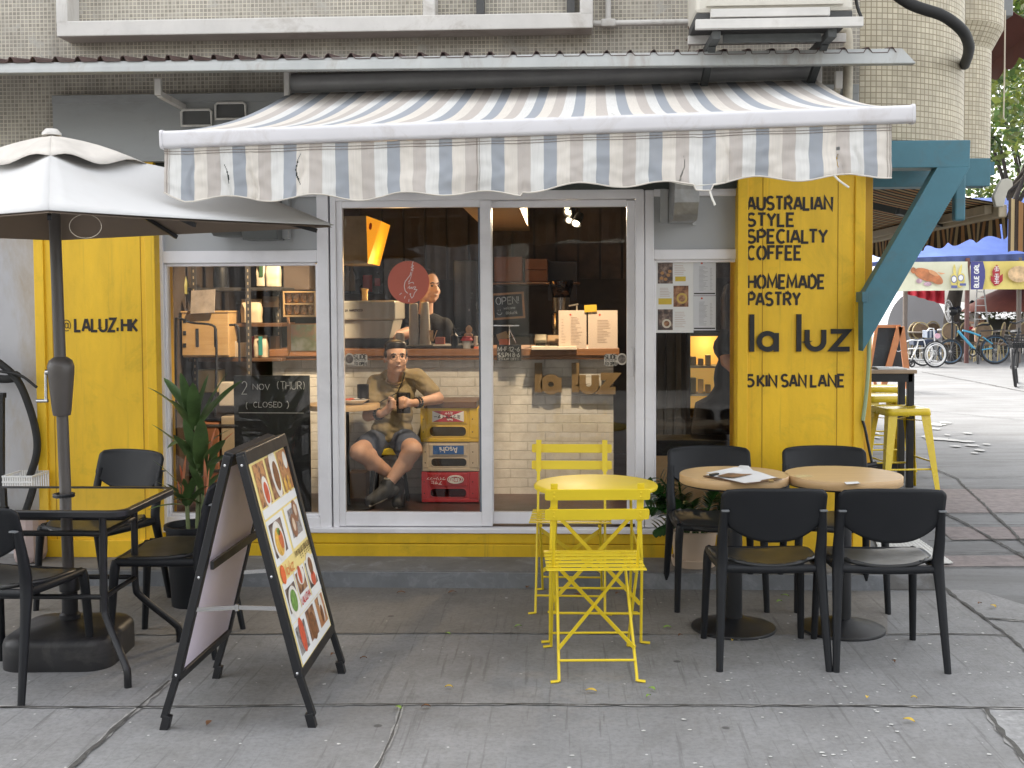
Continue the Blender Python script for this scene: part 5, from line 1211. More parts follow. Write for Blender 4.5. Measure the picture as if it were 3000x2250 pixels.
# chalkboards
def chalk(mb, s_, px0, px1, py0, py1, y, wd, **kw):
    a, b, c = P(px0, py1, y), P(px1, py1, y), P(px0, py0, y); text(mb, s_, c.z-a.z, wd, front((a.x, y, a.z)), width=b.x-a.x, jit=.03, **kw)
o = thing('open_sign', 'small tilted wooden framed chalkboard reading OPEN!', 'chalkboard', P(1490, 895, 7.40))
c = P(1489, 896, 7.4); w_, h_ = .107, .087; F_ = front(c) @ Matrix.Rotation(rad(3.5), 4, 'Z')
m = MB(); m.M = F_
for r_ in ((-w_, w_, h_-.014, h_), (-w_, w_, -h_, -h_+.014), (-w_, -w_+.014, -h_+.0142, h_-.0142), (w_-.014, w_, -h_+.0142, h_-.0142)): m.box(r_[0], r_[1], r_[2], r_[3], 0, .014, .002)
m.obj('wood_frame', m_wood('frame_wood', (.34, .16, .065), (.42, .22, .09), (20, 20, 20)), o)
m = MB(); m.M = F_; m.box(-w_+.012, w_-.012, -h_+.012, h_-.012, .002, .007); m.obj('slate', M_CHALKB, o)
m = MB(); m.M = F_; text(m, 'OPEN!', .046, .0045, Matrix.Translation((-.078, .012, .0075)), width=.15, jit=.03); text(m, 'welcome', .020, .0022, Matrix.Translation((-.03, -.022, .0075)), width=.075); text(m, '@laluz.hk', .020, .0022, Matrix.Translation((-.018, -.055, .0075)), width=.075)
stroke(m, [(p[0]-.060, p[1]-.038) for p in arc(0, 0, .017, .017, 190, 350, 10)], .003, .008); stroke(m, [(-.068, -.028), (-.068, -.022)], .003, .008); stroke(m, [(-.054, -.028), (-.054, -.022)], .003, .008); m.obj('chalk_writing', M_CHALK, o)
o = thing('hours_sign', 'small chalkboard of opening hours on the counter edge, written M-F 12-6', 'chalkboard', P(1490, 1034, 7.44))
m = MB(); a, b = P(1456, 1057, 7.44), P(1527, 1010, 7.44); m.box(a.x, b.x, 7.436, 7.446, a.z, b.z, .001); m.obj('slate', M_CHALKB, o)
m = MB(); chalk(m, 'M-F:12-6', 1459, 1522, 1017, 1029, 7.435, .0042); chalk(m, 'S.S.PH 8-6', 1459, 1522, 1034, 1046, 7.435, .0040); chalk(m, '(THUR OFF)', 1462, 1518, 1049, 1055, 7.435, .002); m.obj('chalk_writing', M_CHALK, o)
o = thing('closed_sign', 'tall blackboard inside the left window chalked 2 NOV (THUR) (CLOSED)', 'chalkboard', P(797, 1500, 6.85))
m = MB(); a, b = P(690, 1505, 6.85), P(906, 1100, 6.85); m.box(a.x, b.x, 6.85, 6.87, ZF, b.z, .003); m.obj('slate', M_CHALKB, o)
m = MB(); chalk(m, '2', 709, 724, 1118, 1155, 6.849, .0045); chalk(m, 'NOV', 741, 790, 1125, 1141, 6.849, .004); chalk(m, '(THUR)', 813, 893, 1118, 1140, 6.849, .004); chalk(m, '(', 721, 726, 1178, 1198, 6.849, .004); chalk(m, 'CLOSED', 743, 826, 1178, 1193, 6.849, .004); chalk(m, ')', 838, 846, 1175, 1197, 6.849, .004)
a, b = P(700, 1209, 6.849), P(890, 1210, 6.849); m.M = front((0, 6.849, 0)); stroke(m, [(a.x, a.z), (b.x, b.z)], .004, .002); m.obj('chalk_writing', M_CHALK, o)
# menu sheets standing on the counter
o = thing('counter_menu', 'pair of printed menu sheets in a clear stand on the counter right end', 'menu', P(1722, 1024, 7.47))
m = MB()
for x0, x1 in ((1637, 1718), (1723, 1809)):
    a, b = P(x0, 1022, 7.47), P(x1, 909, 7.47); m.box(a.x, b.x, 7.468, 7.472, zc_, b.z)
each(m, 'sheet', pm('warm_paper', (.56, .46, .38), .6, .03), o)
def printlines(mb, x0, x1, y0, y1, Y, n, seed, frac=(.4, 1)):
    r2 = random.Random(seed); mb.M = front((0, Y, 0))
    for k in range(n):
        py = lerp(y0, y1, (k+.5)/n); a = P(x0, py, Y); b = P(lerp(x0, x1, r2.uniform(*frac)), py, Y); stroke(mb, [(a.x, a.z), (b.x, b.z)], .0022, .001)
    mb.M = I4
m = MB(); printlines(m, 1672, 1706, 928, 1010, 7.4675, 19, 3); printlines(m, 1645, 1664, 932, 1008, 7.4675, 9, 4, (.2, .7)); printlines(m, 1750, 1790, 936, 1005, 7.4675, 15, 5); m.obj('print', pm('faded_print', (.30, .22, .18), .7), o)
m = MB()
for px in (1671, 1757): c = P(px, 922, 7.467); m.M = front(c); m.add([(math.cos(k*.524)*.007, math.sin(k*.524)*.007, .001) for k in range(12)], [tuple(range(12))])
m.M = I4; each(m, 'logo_dot', cm((.50, .07, .04)), o)
bx('price_note', 'small yellow note stuck above the counter menu sheets', 'note', 1712, 1748, 893, 914, 7.455, .003, cm((.55, .36, .03)), .0, 3)
bx('menu_clipboard', 'clipboards lying on the counter edge in front of the menu sheets', 'clipboard', 1557, 1690, 1016, 1025, 7.38, .2, M_PAPERW, .002)
o = thing('acrylic_box', 'clear acrylic box of coffee bags on the counter left of the menu sheets', 'box', P(1595, 1015, 7.6))
m = MB(); a, b = P(1552, 1020, 7.58), P(1642, 976, 7.58); m.box(a.x, b.x, 7.58, 7.586, zc_, b.z); m.box(a.x, a.x+.005, 7.586, 7.75, zc_, b.z); m.box(b.x-.005, b.x, 7.586, 7.75, zc_, b.z); each(m, 'wall', M_CLEAR, o)
def bag(name, label, px0, px1, py0, py1, y, c1, lab=None, labc=(.1, .09, .05), grp=None, dz=0):
    a, b = P(px0, py1, y), P(px1, py0, y); h = b.z-a.z; w2 = (b.x-a.x)/2; cx = (a.x+b.x)/2
    t = thing(name, label, 'bag', (cx, y+.03, a.z), grp); m = MB()
    def f(u, v):
        an = u*2*math.pi; d_ = .5-.42*max(0, v-.55)/.45; d_ *= (1 if v > .02 else .9)
        kx = math.copysign(abs(math.cos(an))**.5, math.cos(an)); ky = math.copysign(abs(math.sin(an))**.5, math.sin(an))
        return (cx+w2*kx*(1-.03*math.sin(v*9)), y+.04+.04*ky*d_*2+.004*mnoise.noise((u*8, v*6, px0)), a.z+h*v)
    m.grid(f, 24, 12); m.obj('pouch', cm(c1, .6), t, smooth=60)
    if lab:
        x0, x1, y0, y1 = lab; m = MB(); m.box(cx-w2+2*w2*x0, cx-w2+2*w2*x1, y-.006, y-.003, a.z+h*y0, a.z+h*y1); m.obj('print_panel', cm(labc), t)
    return t
bag('coffee_bag', 'white coffee bag in the clear box on the counter', 1566, 1601, 980, 1016, 7.62, (.58, .52, .42), (.1, .9, .0, .32), (.09, .08, .05))
bag('coffee_bag', 'brown kraft coffee bag in the clear box on the counter', 1603, 1640, 982, 1016, 7.62, (.40, .27, .17), (.2, .8, .0, .28), (.10, .06, .03))
# grinder
o = thing('coffee_grinder', 'coffee grinder with a clear bean hopper behind the menu sheets', 'coffee grinder', P(1645, 1000, 7.9)); gx = P(1645, 900, 7.9).x; z0 = P(1645, 872, 7.9).z
m = MB(); m.lathe([(.060, z0), (.085, P(1645, 825, 7.9).z), (.083, P(1645, 822, 7.9).z)], (gx, 7.9, 0), 24, caps=False); m.obj('hopper', glass('amber_plastic', (.55, .42, .30), 1.4), o, smooth=40, solid=.003)
m = MB(); m.lathe([(.001, zc_), (.07, zc_), (.07, z0-.11), (.062, z0-.10), (.066, z0), (.001, z0+.002)], (gx, 7.9, 0), 24, caps=False); m.obj('body', pm('dark_chrome', (.20, .19, .18), .2, .1, metal=.8), o, smooth=40)
m = MB(); c = P(1690, 908, 7.7); m.lathe([(.001, zc_), (.03, zc_), (.012, zc_+.01), (.006, zc_+.02), (.006, c.z+.03)], (c.x, 7.7, 0), 12, caps=False); m.bar((c.x+.01, 7.7, c.z+.04), (c.x-.055, 7.7, c.z+.028), .015, .010); tag(m.obj('sauce_pump', M_PAPERW, smooth=40), 'white syrup pump rising behind the counter menu sheets', 'pump')
o = thing('tablet_stand', 'small brass coloured tablet on a stand above the hours sign', 'tablet', P(1470, 1010, 7.6))
m = MB(); m.M = frame(P(1472, 985, 7.6), (.94, 0, .34), (0, -.3, .9)); m.box(-.037, .037, -.026, .026, -.004, .004, .002); m.obj('screen', pm('brass_screen', (.30, .24, .13), .3), o)
m = MB(); c = P(1475, 1008, 7.6); m.box(c.x-.028, c.x+.028, 7.585, 7.60, c.z-.02, c.z+.035, .004); m.obj('stand', cm((.55, .16, .06)), o)
m = MB(); a, b = P(1445, 954, 7.62), P(1521, 954, 7.62); m.bar(a, b, .008, .008); c = a.lerp(b, .62); m.tube([c, (c.x, 7.62, zc_)], .005, 8); m.tube([c+Vector((0, 0, -.02)), P(1512, 1005, 7.62)], .003, 6); tag(m.obj('cup_rail', M_CHROME), 'thin metal rail standing on the counter under the OPEN sign', 'rail')

# ------------------------------------------------------------------ crates, stool, table by the man
def crate(label, px0, px1, pyb, pyt, c1, grp, Yc=7.17):
    zb2, zt2 = P(1320, pyb, Yc).z, P(1320, pyt, Yc).z; x0, x1 = P(px0, pyb, Yc).x, P(px1, pyb, Yc).x; d_ = .34
    t = thing('bottle_crate', label, 'crate', ((x0+x1)/2, Yc+d_/2, zb2), grp); h = zt2-zb2; M_ = pm('crate_%d' % int(c1[0]*100+c1[1]*10), c1, .4, .06, 10)
    m = MB(); w_ = x1-x0; ins = .012
    m.box(x0, x1, Yc, Yc+d_, zb2, zb2+h*.12, .004); m.box(x0, x1, Yc+d_-.012, Yc+d_, zb2+h*.121, zt2, .002); m.box(x0, x0+.012, Yc+.012, Yc+d_-.013, zb2+h*.121, zt2, .002); m.box(x1-.012, x1, Yc+.012, Yc+d_-.013, zb2+h*.121, zt2, .002)
    # front wall with a rounded hand hole, upper label field and corner posts
    hx0, hx1, hz0, hz1 = x0+w_*.15, x1-w_*.21, zb2+h*.16, zb2+h*.46
    hole = rrect(hx0, hx1, hz0, hz1, (hz1-hz0)*.45, 6); outr = [(x1-ins, zb2+h*.121), (x1-ins, zt2), (x0+ins, zt2), (x0+ins, zb2+h*.121)]
    n = len(hole); k4 = n//4
    vs = [(p[0], Yc+.004, p[1]) for p in hole]+[(p[0], Yc+.004, p[1]) for p in outr]+[(p[0], Yc+.022, p[1]) for p in hole]; fs = []
    for i in range(n):
        j = (i+1) % n; ci, cj = n+min(3, i//k4), n+min(3, j//k4) if j else n
        fs.append((i, j, cj, ci) if ci != cj else (i, j, ci)); fs.append((i, n+4+i, n+4+j, j))
    m.add(vs, fs)
    m.box(x0, x0+w_*.10, Yc-.002, Yc+.010, zb2+h*.121, zt2, .003); m.box(x1-w_*.16, x1, Yc-.002, Yc+.010, zb2+h*.121, zt2, .003); m.box(x0+w_*.12, x1-w_*.20, Yc-.001, Yc+.006, zb2+h*.54, zt2-h*.05, .003)
    m.tube([(p[0], Yc+.003, p[1]) for p in hole], .0025, 6, closed=True)
    m.obj('body', M_, t)
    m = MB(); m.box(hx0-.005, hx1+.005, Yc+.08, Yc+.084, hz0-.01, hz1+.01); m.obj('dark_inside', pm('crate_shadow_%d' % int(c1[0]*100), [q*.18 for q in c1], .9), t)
    m = MB()
    for fx_ in (.05, .90):
        for fz_ in (.30, .68): m.ell((x0+w_*fx_, Yc-.002, zb2+h*fz_), (.004, .002, .004), 8, 5)
    m.obj('rivet', M_DARK, t)
    return t, x0, w_, zb2, h, Yc
GC = 'stacked bottle crates beside the man'
def upside(x, z, Y): return frame((x, Y, z), (-1, 0, 0), (0, 0, -1))
t, x0, w_, z0, h, Yc = crate('red bottle crate at the bottom of the stack beside the man', 1235, 1402, 1472, 1383, (.42, .020, .028), GC)
m = MB()
for e in (1.0, .80): m.tube([(x0+w_*.60+p[0]*w_*.14*e, Yc-.0035, z0+h*.76+p[1]*h*.13*e) for p in arc(0, 0, 1, 1, 0, 345, 20)], .0028, 5, closed=True)
text(m, 'WILKINSON', h*.12, .0035, upside(x0+w_*.68, z0+h*.81, Yc-.003), width=w_*.17); m.obj('oval_emblem', M_PAPER, t)
KANA = {'A': [[(0, 1), (.9, 1), (.6, .6)], [(.45, .8), (.4, .3), (.1, 0)]], 'SA': [[(0, .7), (1, .7)], [(.3, 1), (.3, .4)], [(.7, 1), (.7, .4), (.4, 0)]], 'HI': [[(.1, 1), (.1, .1), (.9, .05)], [(.1, .6), (.9, .7)]], 'MI': [[(.1, 1), (.9, .8)], [(.1, .6), (.9, .45)], [(0, .25), (1, 0)]],
        'TSU': [[(.1, .9), (.2, .6)], [(.45, .95), (.5, .65)], [(.9, .9), (.7, .2), (.3, 0)]], 'YA': [[(0, .6), (1, .8), (.7, .45)], [(.3, 1), (.5, 0)]], 'I': [[(.9, 1), (.1, .5)], [(.55, .7), (.55, 0)]], 'DA': [[(.4, 1), (.1, .5)], [(.35, .8), (.9, .8), (.6, .2), (.2, 0)], [(.3, .5), (.7, .35)]], '-': [[(0, .5), (1, .5)]], 'KO': [[(0, .9), (.9, .9), (.9, .1), (0, .1)]], 'N': [[(.1, .9), (.35, .7)], [(.1, .1), (.6, .3), (.95, .9)]], 'U': [[(.5, 1), (.5, .8)], [(.05, .55), (.05, .8), (.95, .8), (.6, .1), (.3, 0)]], 'RI': [[(.2, 1), (.2, .4)], [(.8, 1), (.8, .4), (.4, 0)]]}
def kana(mb, seq, h, wd, M, adv=1.15):
    mb.M = M
    for i, k in enumerate(seq):
        for q, st in enumerate(KANA[k]): stroke(mb, [((i*adv+p[0])*h, p[1]*h) for p in st], wd, .001+.0001*q)
    mb.M = I4
m = MB(); kana(m, ['U', 'I', 'RU' if 0 else 'RI', 'KI', 'N'] if 0 else ['U', 'I', 'RI', '-', 'N', 'SO' if 0 else 'N'], h*.09, .003, upside(x0+w_*.42, z0+h*.83, Yc-.003)); kana(m, ['A', 'SA', 'HI'], h*.11, .003, upside(x0+w_*.36, z0+h*.71, Yc-.003)); m.obj('crate_print', M_PAPER, t)
t, x0, w_, z0, h, Yc = crate('cream bottle crate with a blue label, middle of the stack', 1238, 1402, 1381, 1297, (.52, .44, .33), GC)
m = MB(); m.box(x0+w_*.19, x0+w_*.74, Yc-.004, Yc-.0015, z0+h*.60, z0+h*.90); m.obj('blue_label', cm((.018, .11, .36)), t)
m = MB(); text(m, 'Asahi', h*.20, .0055, upside(x0+w_*.62, z0+h*.85, Yc-.0045), width=w_*.31, shear=-.15); m.obj('label_text', M_PAPER, t)
t, x0, w_, z0, h, Yc = crate('yellow bottle crate with a red and white label, top of the stack', 1232, 1402, 1295, 1196, (.66, .43, .018), GC)
m = MB(); m.box(x0+w_*.21, x0+w_*.75, Yc-.004, Yc-.0015, z0+h*.60, z0+h*.92); m.obj('white_label', M_PAPER, t)
m = MB(); a0, a1, b0, b1 = x0+w_*.21, x0+w_*.75, z0+h*.60, z0+h*.92; y_ = Yc-.0045; cxm, czm = (a0+a1)/2, (b0+b1)/2
m.add([(a0, y_, b1), (a1, y_, b1), (cxm+.01, y_, czm), (a1, y_, b0), (a0, y_, b0), (cxm-.01, y_, czm)], [(0, 5, 2, 1), (5, 4, 3, 2)]); m.obj('red_label', cm((.42, .02, .035)), t)
m = MB(); kana(m, ['MI', 'TSU', 'YA', 'SA', 'I', 'DA', '-'], h*.095, .0042, upside(x0+w_*.69, z0+h*.80, Yc-.0052), 1.2); m.obj('label_text', M_INK, t)
m = MB(); kana(m, ['MI', 'TSU', 'YA'], h*.07, .0030, upside(x0+w_*.56, z0+h*.89, Yc-.0054)); text(m, 'Asahi', h*.06, .0028, upside(x0+w_*.56, z0+h*.69, Yc-.0054)); m.obj('small_text', M_PAPER, t)
bx('seat_board', 'dark brown board lying on top of the yellow crate', 'board', 1242, 1396, 1177, 1196, 7.16, .36, M_PLANK, .003)
st = P(1132, 1322, 7.05)
o = thing('cafe_stool', 'yellow topped stool the man sits on inside the cafe', 'stool', (st.x, 7.12, ZF))
m = MB(); m.box(st.x-.105, st.x+.105, 7.02, 7.26, P(1132, 1334, 7.02).z, P(1132, 1316, 7.02).z, .008); m.obj('seat', M_YM, o)
zs = P(1132, 1334, 7.02).z
for dx in (-.085, .085):
    for dy in (7.05, 7.23): m = MB(); m.bar((st.x+dx*.9, dy, zs), (st.x+dx*1.25, dy+(-.02 if dy < 7.1 else .02), ZF), .022, .022, (0, 1, 0)); m.obj('leg', M_BLACKM, o)
tc = P(1005, 1188, 7.0); rt_ = P(1112, 1188, 7.0).x-tc.x
o = thing('indoor_table', 'round wooden table inside the cafe left of the seated man', 'table', (tc.x, 7.0, ZF))
m = MB(); zt2 = tc.z+.012; m.lathe([(.001, zt2), (rt_-.002, zt2), (rt_, zt2-.003), (rt_, zt2-.030), (rt_-.002, zt2-.032), (.001, zt2-.032)], (tc.x, 7.0, 0), 48, caps=False); m.obj('tabletop', M_OAK, o, smooth=40)
m = MB(); m.tube([(tc.x+.02, 7.0, zt2-.032), (tc.x+.02, 7.0, ZF)], .018, 12); m.lathe([(.001, ZF+.02), (.17, ZF+.012), (.17, ZF), (.001, ZF)], (tc.x+.02, 7.0, 0), 32, caps=False); m.obj('pedestal', M_BLACKM, o, smooth=40)
zt2 += .001
o = thing('dinner_plate', 'white plate with leftovers on the indoor table', 'plate', (P(1040, 1178, 6.95).x, 6.95, zt2))
m = MB(); pxx = P(1038, 1178, 6.95).x; m.lathe([(.001, zt2), (.05, zt2), (.078, zt2+.022), (.088, zt2+.028), (.085, zt2+.030), (.05, zt2+.008), (.001, zt2+.006)], (pxx, 6.95, 0), 32, caps=False); m.obj('plate', M_PAPER, o, smooth=40)
m = MB(); m.ell((pxx-.02, 6.95, zt2+.018), (.03, .03, .022)); m.ell((pxx-.045, 6.94, zt2+.02), (.02, .02, .018)); m.obj('food', cm((.55, .10, .05), .5), o, smooth=60)
m = MB(); m.tube([(pxx-.01, 6.90, zt2+.03), (pxx+.10, 6.93, zt2+.034)], .004, 6); m.obj('cutlery', M_CHROME, o)
m = MB(); cxx = P(1064, 1178, 7.06).x; m.lathe([(.001, zt2), (.036, zt2), (.037, zt2+.115), (.033, zt2+.116), (.032, zt2+.03), (.001, zt2+.03)], (cxx, 7.06, 0), 24, caps=False); tag(m.obj('black_tumbler', M_BLACKP, smooth=40), 'tall black tumbler on the indoor table behind the plate', 'tumbler')
bx('cardboard_box', 'cardboard carton on the floor behind the stool in the corner by the door', 'carton', 1020, 1072, 1385, 1465, 7.35, .15, cm((.30, .19, .10)))

# ------------------------------------------------------------------ shelves behind the left window
YS = 7.35
o = thing('shelf_rack', 'dark slotted metal shelving rack behind the left window', 'shelf', (P(690, 1000, YS).x, YS+.2, ZF))
M_RACK = pm('rack_steel', (.045, .042, .04), .5, .2)
for px, y in ((568, YS), (727, YS-.02), (815, YS+.25), (560, YS+.4), (727, YS+.42)):
    m = MB(); a = P(px, 900, y); m.box(a.x-.016, a.x+.016, y, y+.016, ZF, 2.3)
    m.obj('upright', M_RACK, o)
    m = MB()
    for k in range(34): z = .75+k*.042; m.box(a.x-.004, a.x+.004, y-.0012, y+.001, z, z+.018)
    m.obj('slot', pm('slot_light', (.32, .26, .18), .6), o)
zs1, zs2, zs3 = P(690, 842, YS).z, P(690, 948, YS).z, P(690, 1050, YS).z
for z in (zs1, zs2, zs3, .75, .45):
    m = MB(); m.box(P(548, 900, YS).x, P(822, 900, YS).x, YS+.0165, YS+.40, z-.022, z, .002); m.obj('shelf_board', M_PLANK if z in (zs2, zs3) else M_RACK, o)
GB = 'paper bags on the shelving rack'
bag('paper_bag', 'white paper bag standing on the top shelf, lit yellow', 776, 818, 768, 839, YS+.05, (.60, .52, .38), None, grp=GB)
bag('paper_bag', 'white and green bag left of the lit paper bag on the top shelf', 748, 775, 770, 838, YS+.07, (.55, .48, .36), (.45, .85, .4, 1), (.04, .10, .05), GB)
bag('paper_bag', 'white paper bag under the slotted upright on the middle shelf', 703, 762, 876, 945, YS+.06, (.58, .47, .32), None, grp=GB)
bag('paper_bag', 'small white paper bag with a teal stripe on the lower shelf', 741, 779, 982, 1047, YS+.05, (.56, .48, .36), (.45, .75, .1, .95), (.04, .25, .24), GB)
bag('paper_bag', 'tan paper bag lying flat at the back of the middle shelf', 765, 812, 868, 900, YS+.2, (.34, .26, .17), None, grp=GB)
bag('paper_bag', 'greenish bag hanging on the grey wall at the left of the rack', 508, 545, 808, 862, YS+.0, (.22, .20, .05), None, grp=GB)
lath('round_jar', 'dark round topped canister on the top shelf of the rack', 'canister', 650, [(.001, 0), (.05, 0), (.05, .10), (.045, .13), (.03, .15), (.001, .158)], M_BLACKP, YS+.12, zs1)
for i, (px, hh, r_, c1, nm) in enumerate(((600, .10, .035, (.45, .36, .22), 'pale'), (690, .085, .028, (.20, .13, .07), 'brown'), (667, .07, .03, (.05, .05, .05), 'black'))):
    lath('storage_jar', '%s storage jar on the middle shelf of the rack' % nm, 'jar', px, [(.001, 0), (r_, 0), (r_, hh*.8), (r_*.8, hh*.85), (r_*.85, hh), (.001, hh)], cm(c1), YS+.16, zs2)
o = thing('wooden_crate', 'pale wooden crate hanging in the rack behind the window left part', 'crate', (P(600, 1000, YS-.1).x, YS-.05, 1.2))
a, b = P(534, 1042, YS-.12), P(668, 916, YS-.12)
m = MB(); m.box(a.x, b.x, YS-.12, YS-.105, a.z, b.z, .003); m.box(a.x, a.x+.012, YS-.104, YS+.1, a.z, b.z, .002); m.box(b.x-.012, b.x, YS-.104, YS+.1, a.z, b.z, .002); m.box(a.x, b.x, YS-.104, YS+.1, a.z-.012, a.z-.0005, .002); m.box(a.x-.005, b.x+.005, YS-.125, YS+.1, b.z+.0005, b.z+.012, .002); m.obj('box', M_PINE, o)
m = MB()
for px in (541, 578, 632):
    for k in range(3 if px < 560 else 1): c = P(px, 940+k*36 if px < 560 else 985, YS-.121); m.box(c.x-.010, c.x+.010, YS-.1225, YS-.119, c.z-(.014 if px < 560 else .07), c.z+(.014 if px < 560 else .05))
m.obj('slot', M_DARK, o)
m = MB(); a = P(560, 905, YS-.1); m.M = frame(P(590, 880, YS-.12), (1, 0, .05), (-.35, .3, .9)); m.box(-.07, .09, -.09, .07, -.004, .004, .002); tag(m.obj('leaflet_stand', pm('leaflet', (.26, .22, .19), .6, .25, 14)), 'tilted printed leaflet leaning above the pale wooden crate', 'leaflet')
m = MB(); m.tube(bez([P(523, 930, 6.95), P(560, 945, 6.95), P(620, 952, 6.95), P(632, 975, 6.95), P(634, 1060, 6.95), P(630, 1220, 6.95)], 5), .008, 6); m.tube(bez([P(672, 952, 6.95), P(695, 955, 6.95), P(700, 985, 6.95), P(702, 1060, 6.95)], 5), .008, 6); m.tube([P(516, 930, 6.95), P(513, 1500, 6.95)], .009, 6); tag(m.obj('clothes_rail', M_BLACKM), 'black bent metal display rail just behind the left window', 'rail')
o = thing('pastry_case', 'small pine framed case of wrapped biscuits behind the left window', 'display case', P(877, 890, 6.9)); Yp = 6.88
a, b = P(829, 929, Yp), P(924, 853, Yp); m = MB(); k = .010
zm = (a.z+b.z)/2
for q in ((a.x, b.x, b.z-k, b.z), (a.x, b.x, a.z, a.z+k), (a.x, a.x+k, a.z+k+.0003, b.z-k-.0003), (b.x-k, b.x, a.z+k+.0003, b.z-k-.0003), (a.x+k+.0003, b.x-k-.0003, zm-.004, zm+.004)): m.box(q[0], q[1], Yp, Yp+.05, q[2], q[3], .0015)
m.box(a.x+.002, b.x-.002, Yp+.051, Yp+.055, a.z+.002, b.z-.002); m.obj('frame', M_PINE, o)
for r_ in range(2):
    for c_ in range(4):
        w2 = (b.x-a.x-2*k)/4; x0 = a.x+k+c_*w2; z0 = (a.z+k) if r_ == 0 else zm+.005
        m = MB(); m.ell((x0+w2/2, Yp+.03, z0+.036), (w2*.46, .014, .034), 10, 8); m.obj('biscuit_pack', pm('biscuit_wrap', (.38, .22, .10), .25, .5, 60), o, smooth=60)
o = thing('framed_print', 'coloured picture in an orange wood frame under the biscuit case', 'picture', P(890, 990, 7.0))
m = MB(); a, b = P(848, 1032, 7.0), P(935, 948, 7.0); m.box(a.x, b.x, 7.0, 7.012, a.z, b.z); m.box(a.x-.012, a.x-.0005, 6.995, 7.015, a.z-.02, b.z+.04); m.obj('frame', pm('orange_wood', (.35, .16, .05), .5), o)
m = MB(); m.box(a.x+.012, b.x-.002, 6.997, 6.999, a.z+.01, b.z-.005); m.obj('picture', fm('picture_print', (.40, .17, .10), (.22, .24, .12), (.42, .40, .30), 6), o)
rt = random.Random(12)
for i, (px, w2, c1) in enumerate(((741, 6, (.35, .03, .03)), (752, 5, (.6, .5, .38)), (786, 7, (.06, .06, .07)), (800, 8, (.12, .08, .05)))):
    bx('book', ['red book spine on the lower shelf', 'cream book spine on the lower shelf', 'black notebook right of the teal striped bag', 'brown box file at the end of the lower shelf'][i], 'book', px-w2, px+w2, 985, 1048, YS+.12, .1, cm(c1), .002)
for i, (px0, px1, py0, py1, c1, nm) in enumerate(((640, 690, 1000, 1048, (.55, .50, .42), 'white'), (690, 728, 1004, 1047, (.42, .34, .24), 'tan'), (600, 640, 1012, 1048, (.30, .12, .08), 'maroon'))):
    bx('gift_box', '%s packet in the wire tray on the lower shelf' % nm, 'packet', px0, px1, py0, py1, YS+.03, .08, cm(c1), .004)
for i, (px0, px1, py0, py1, c1, nm) in enumerate(((572, 640, 1085, 1150, (.50, .40, .22), 'tan wrapped'), (642, 688, 1120, 1190, (.55, .50, .42), 'white paper'), (650, 690, 1220, 1400, (.36, .30, .22), 'tall kraft'), (580, 640, 1240, 1440, (.24, .10, .05), 'dark red'))):
    bx('parcel', '%s parcel low on the rack behind the leafy plant' % nm, 'parcel', px0, px1, py0, py1, YS+.02, .15, cm(c1), .006)
bx('wall_board', 'light grey wall strip at the left end of the cafe inside', 'wall panel', 470, 545, 640, 1500, 7.9, .03, cm((.34, .34, .32), .6))
bx('switch_box', 'pale electric switch box on the grey wall strip', 'switch box', 508, 545, 772, 808, 7.6, .06, cm((.42, .42, .42)))
bx('brown_cabinet', 'dark brown cabinet high behind the biscuit case', 'cabinet', 830, 906, 775, 850, 7.8, .3, cm((.10, .07, .05)), .006)

# ------------------------------------------------------------------ back of the shop
bx('wall_counter', 'dark counter along the rear wall of the cafe', 'counter', 850, 1800, 985, 1100, 9.1, .45, pm('back_counter', (.05, .035, .025), .5, .3))
for i, (px0, px1, py0, py1) in enumerate(((1448, 1530, 752, 826), (1538, 1604, 758, 790), (1538, 1604, 791, 826))):
    bx('carton', ['brown carton on the rear shelf above the OPEN sign', 'upper brown carton right of the tall rear carton', 'lower brown carton right of the tall rear carton'][i], 'carton', px0, px1, py0, py1, 9.0, .3, cm((.20, .085, .04)), .006)
bx('wall_shelf', 'long dark rear shelf carrying the brown cartons', 'shelf', 1442, 1700, 827, 834, 8.95, .5, M_PLANK)
bx('dark_fridge', 'black fridge front right of the smiling barista', 'fridge', 1330, 1400, 762, 985, 8.95, .4, pm('black_steel', (.012, .016, .022), .25))
bx('grey_roller_blind', 'dark grey ribbed blind behind the coffee grinder', 'blind', 1606, 1690, 765, 880, 9.2, .05, cm((.045, .045, .06)))
o = thing('menu_screen', 'dark menu screen with small red pictures behind the espresso machine', 'screen', P(1060, 810, 9.4))
m = MB(); a, b = P(1008, 860, 9.4), P(1122, 762, 9.4); m.box(a.x, b.x, 9.4, 9.43, a.z, b.z, .004); m.obj('panel', pm('screen_black', (.012, .012, .014), .25), o)
m = MB()
for px0, px1, py0, py1 in ((1064, 1090, 806, 855), (1098, 1114, 815, 838)):
    a, b = P(px0, py1, 9.398), P(px1, py0, 9.398); m.box(a.x, b.x, 9.395, 9.399, a.z, b.z)
each(m, 'red_picture', cm((.30, .03, .03)), o)
m = MB(); a, b = P(1052, 780, 9.39), P(1098, 764, 9.39); m.box(a.x, b.x, 9.395, 9.399, a.z, b.z); m.obj('yellow_picture', cm((.40, .26, .02)), o)
m = MB()
for k, px in enumerate((1022, 1034)): a = P(px, 852, 9.2); m.lathe([(.001, 0), (.03, 0), (.03, .12), (.012, .17), (.012, .2), (.001, .2)], (a.x, 9.15, a.z), 14, caps=False)
tag(m.obj('bottle_pair', cm((.16, .15, .13))), 'pair of pale bottles in front of the dark menu screen', 'bottles')
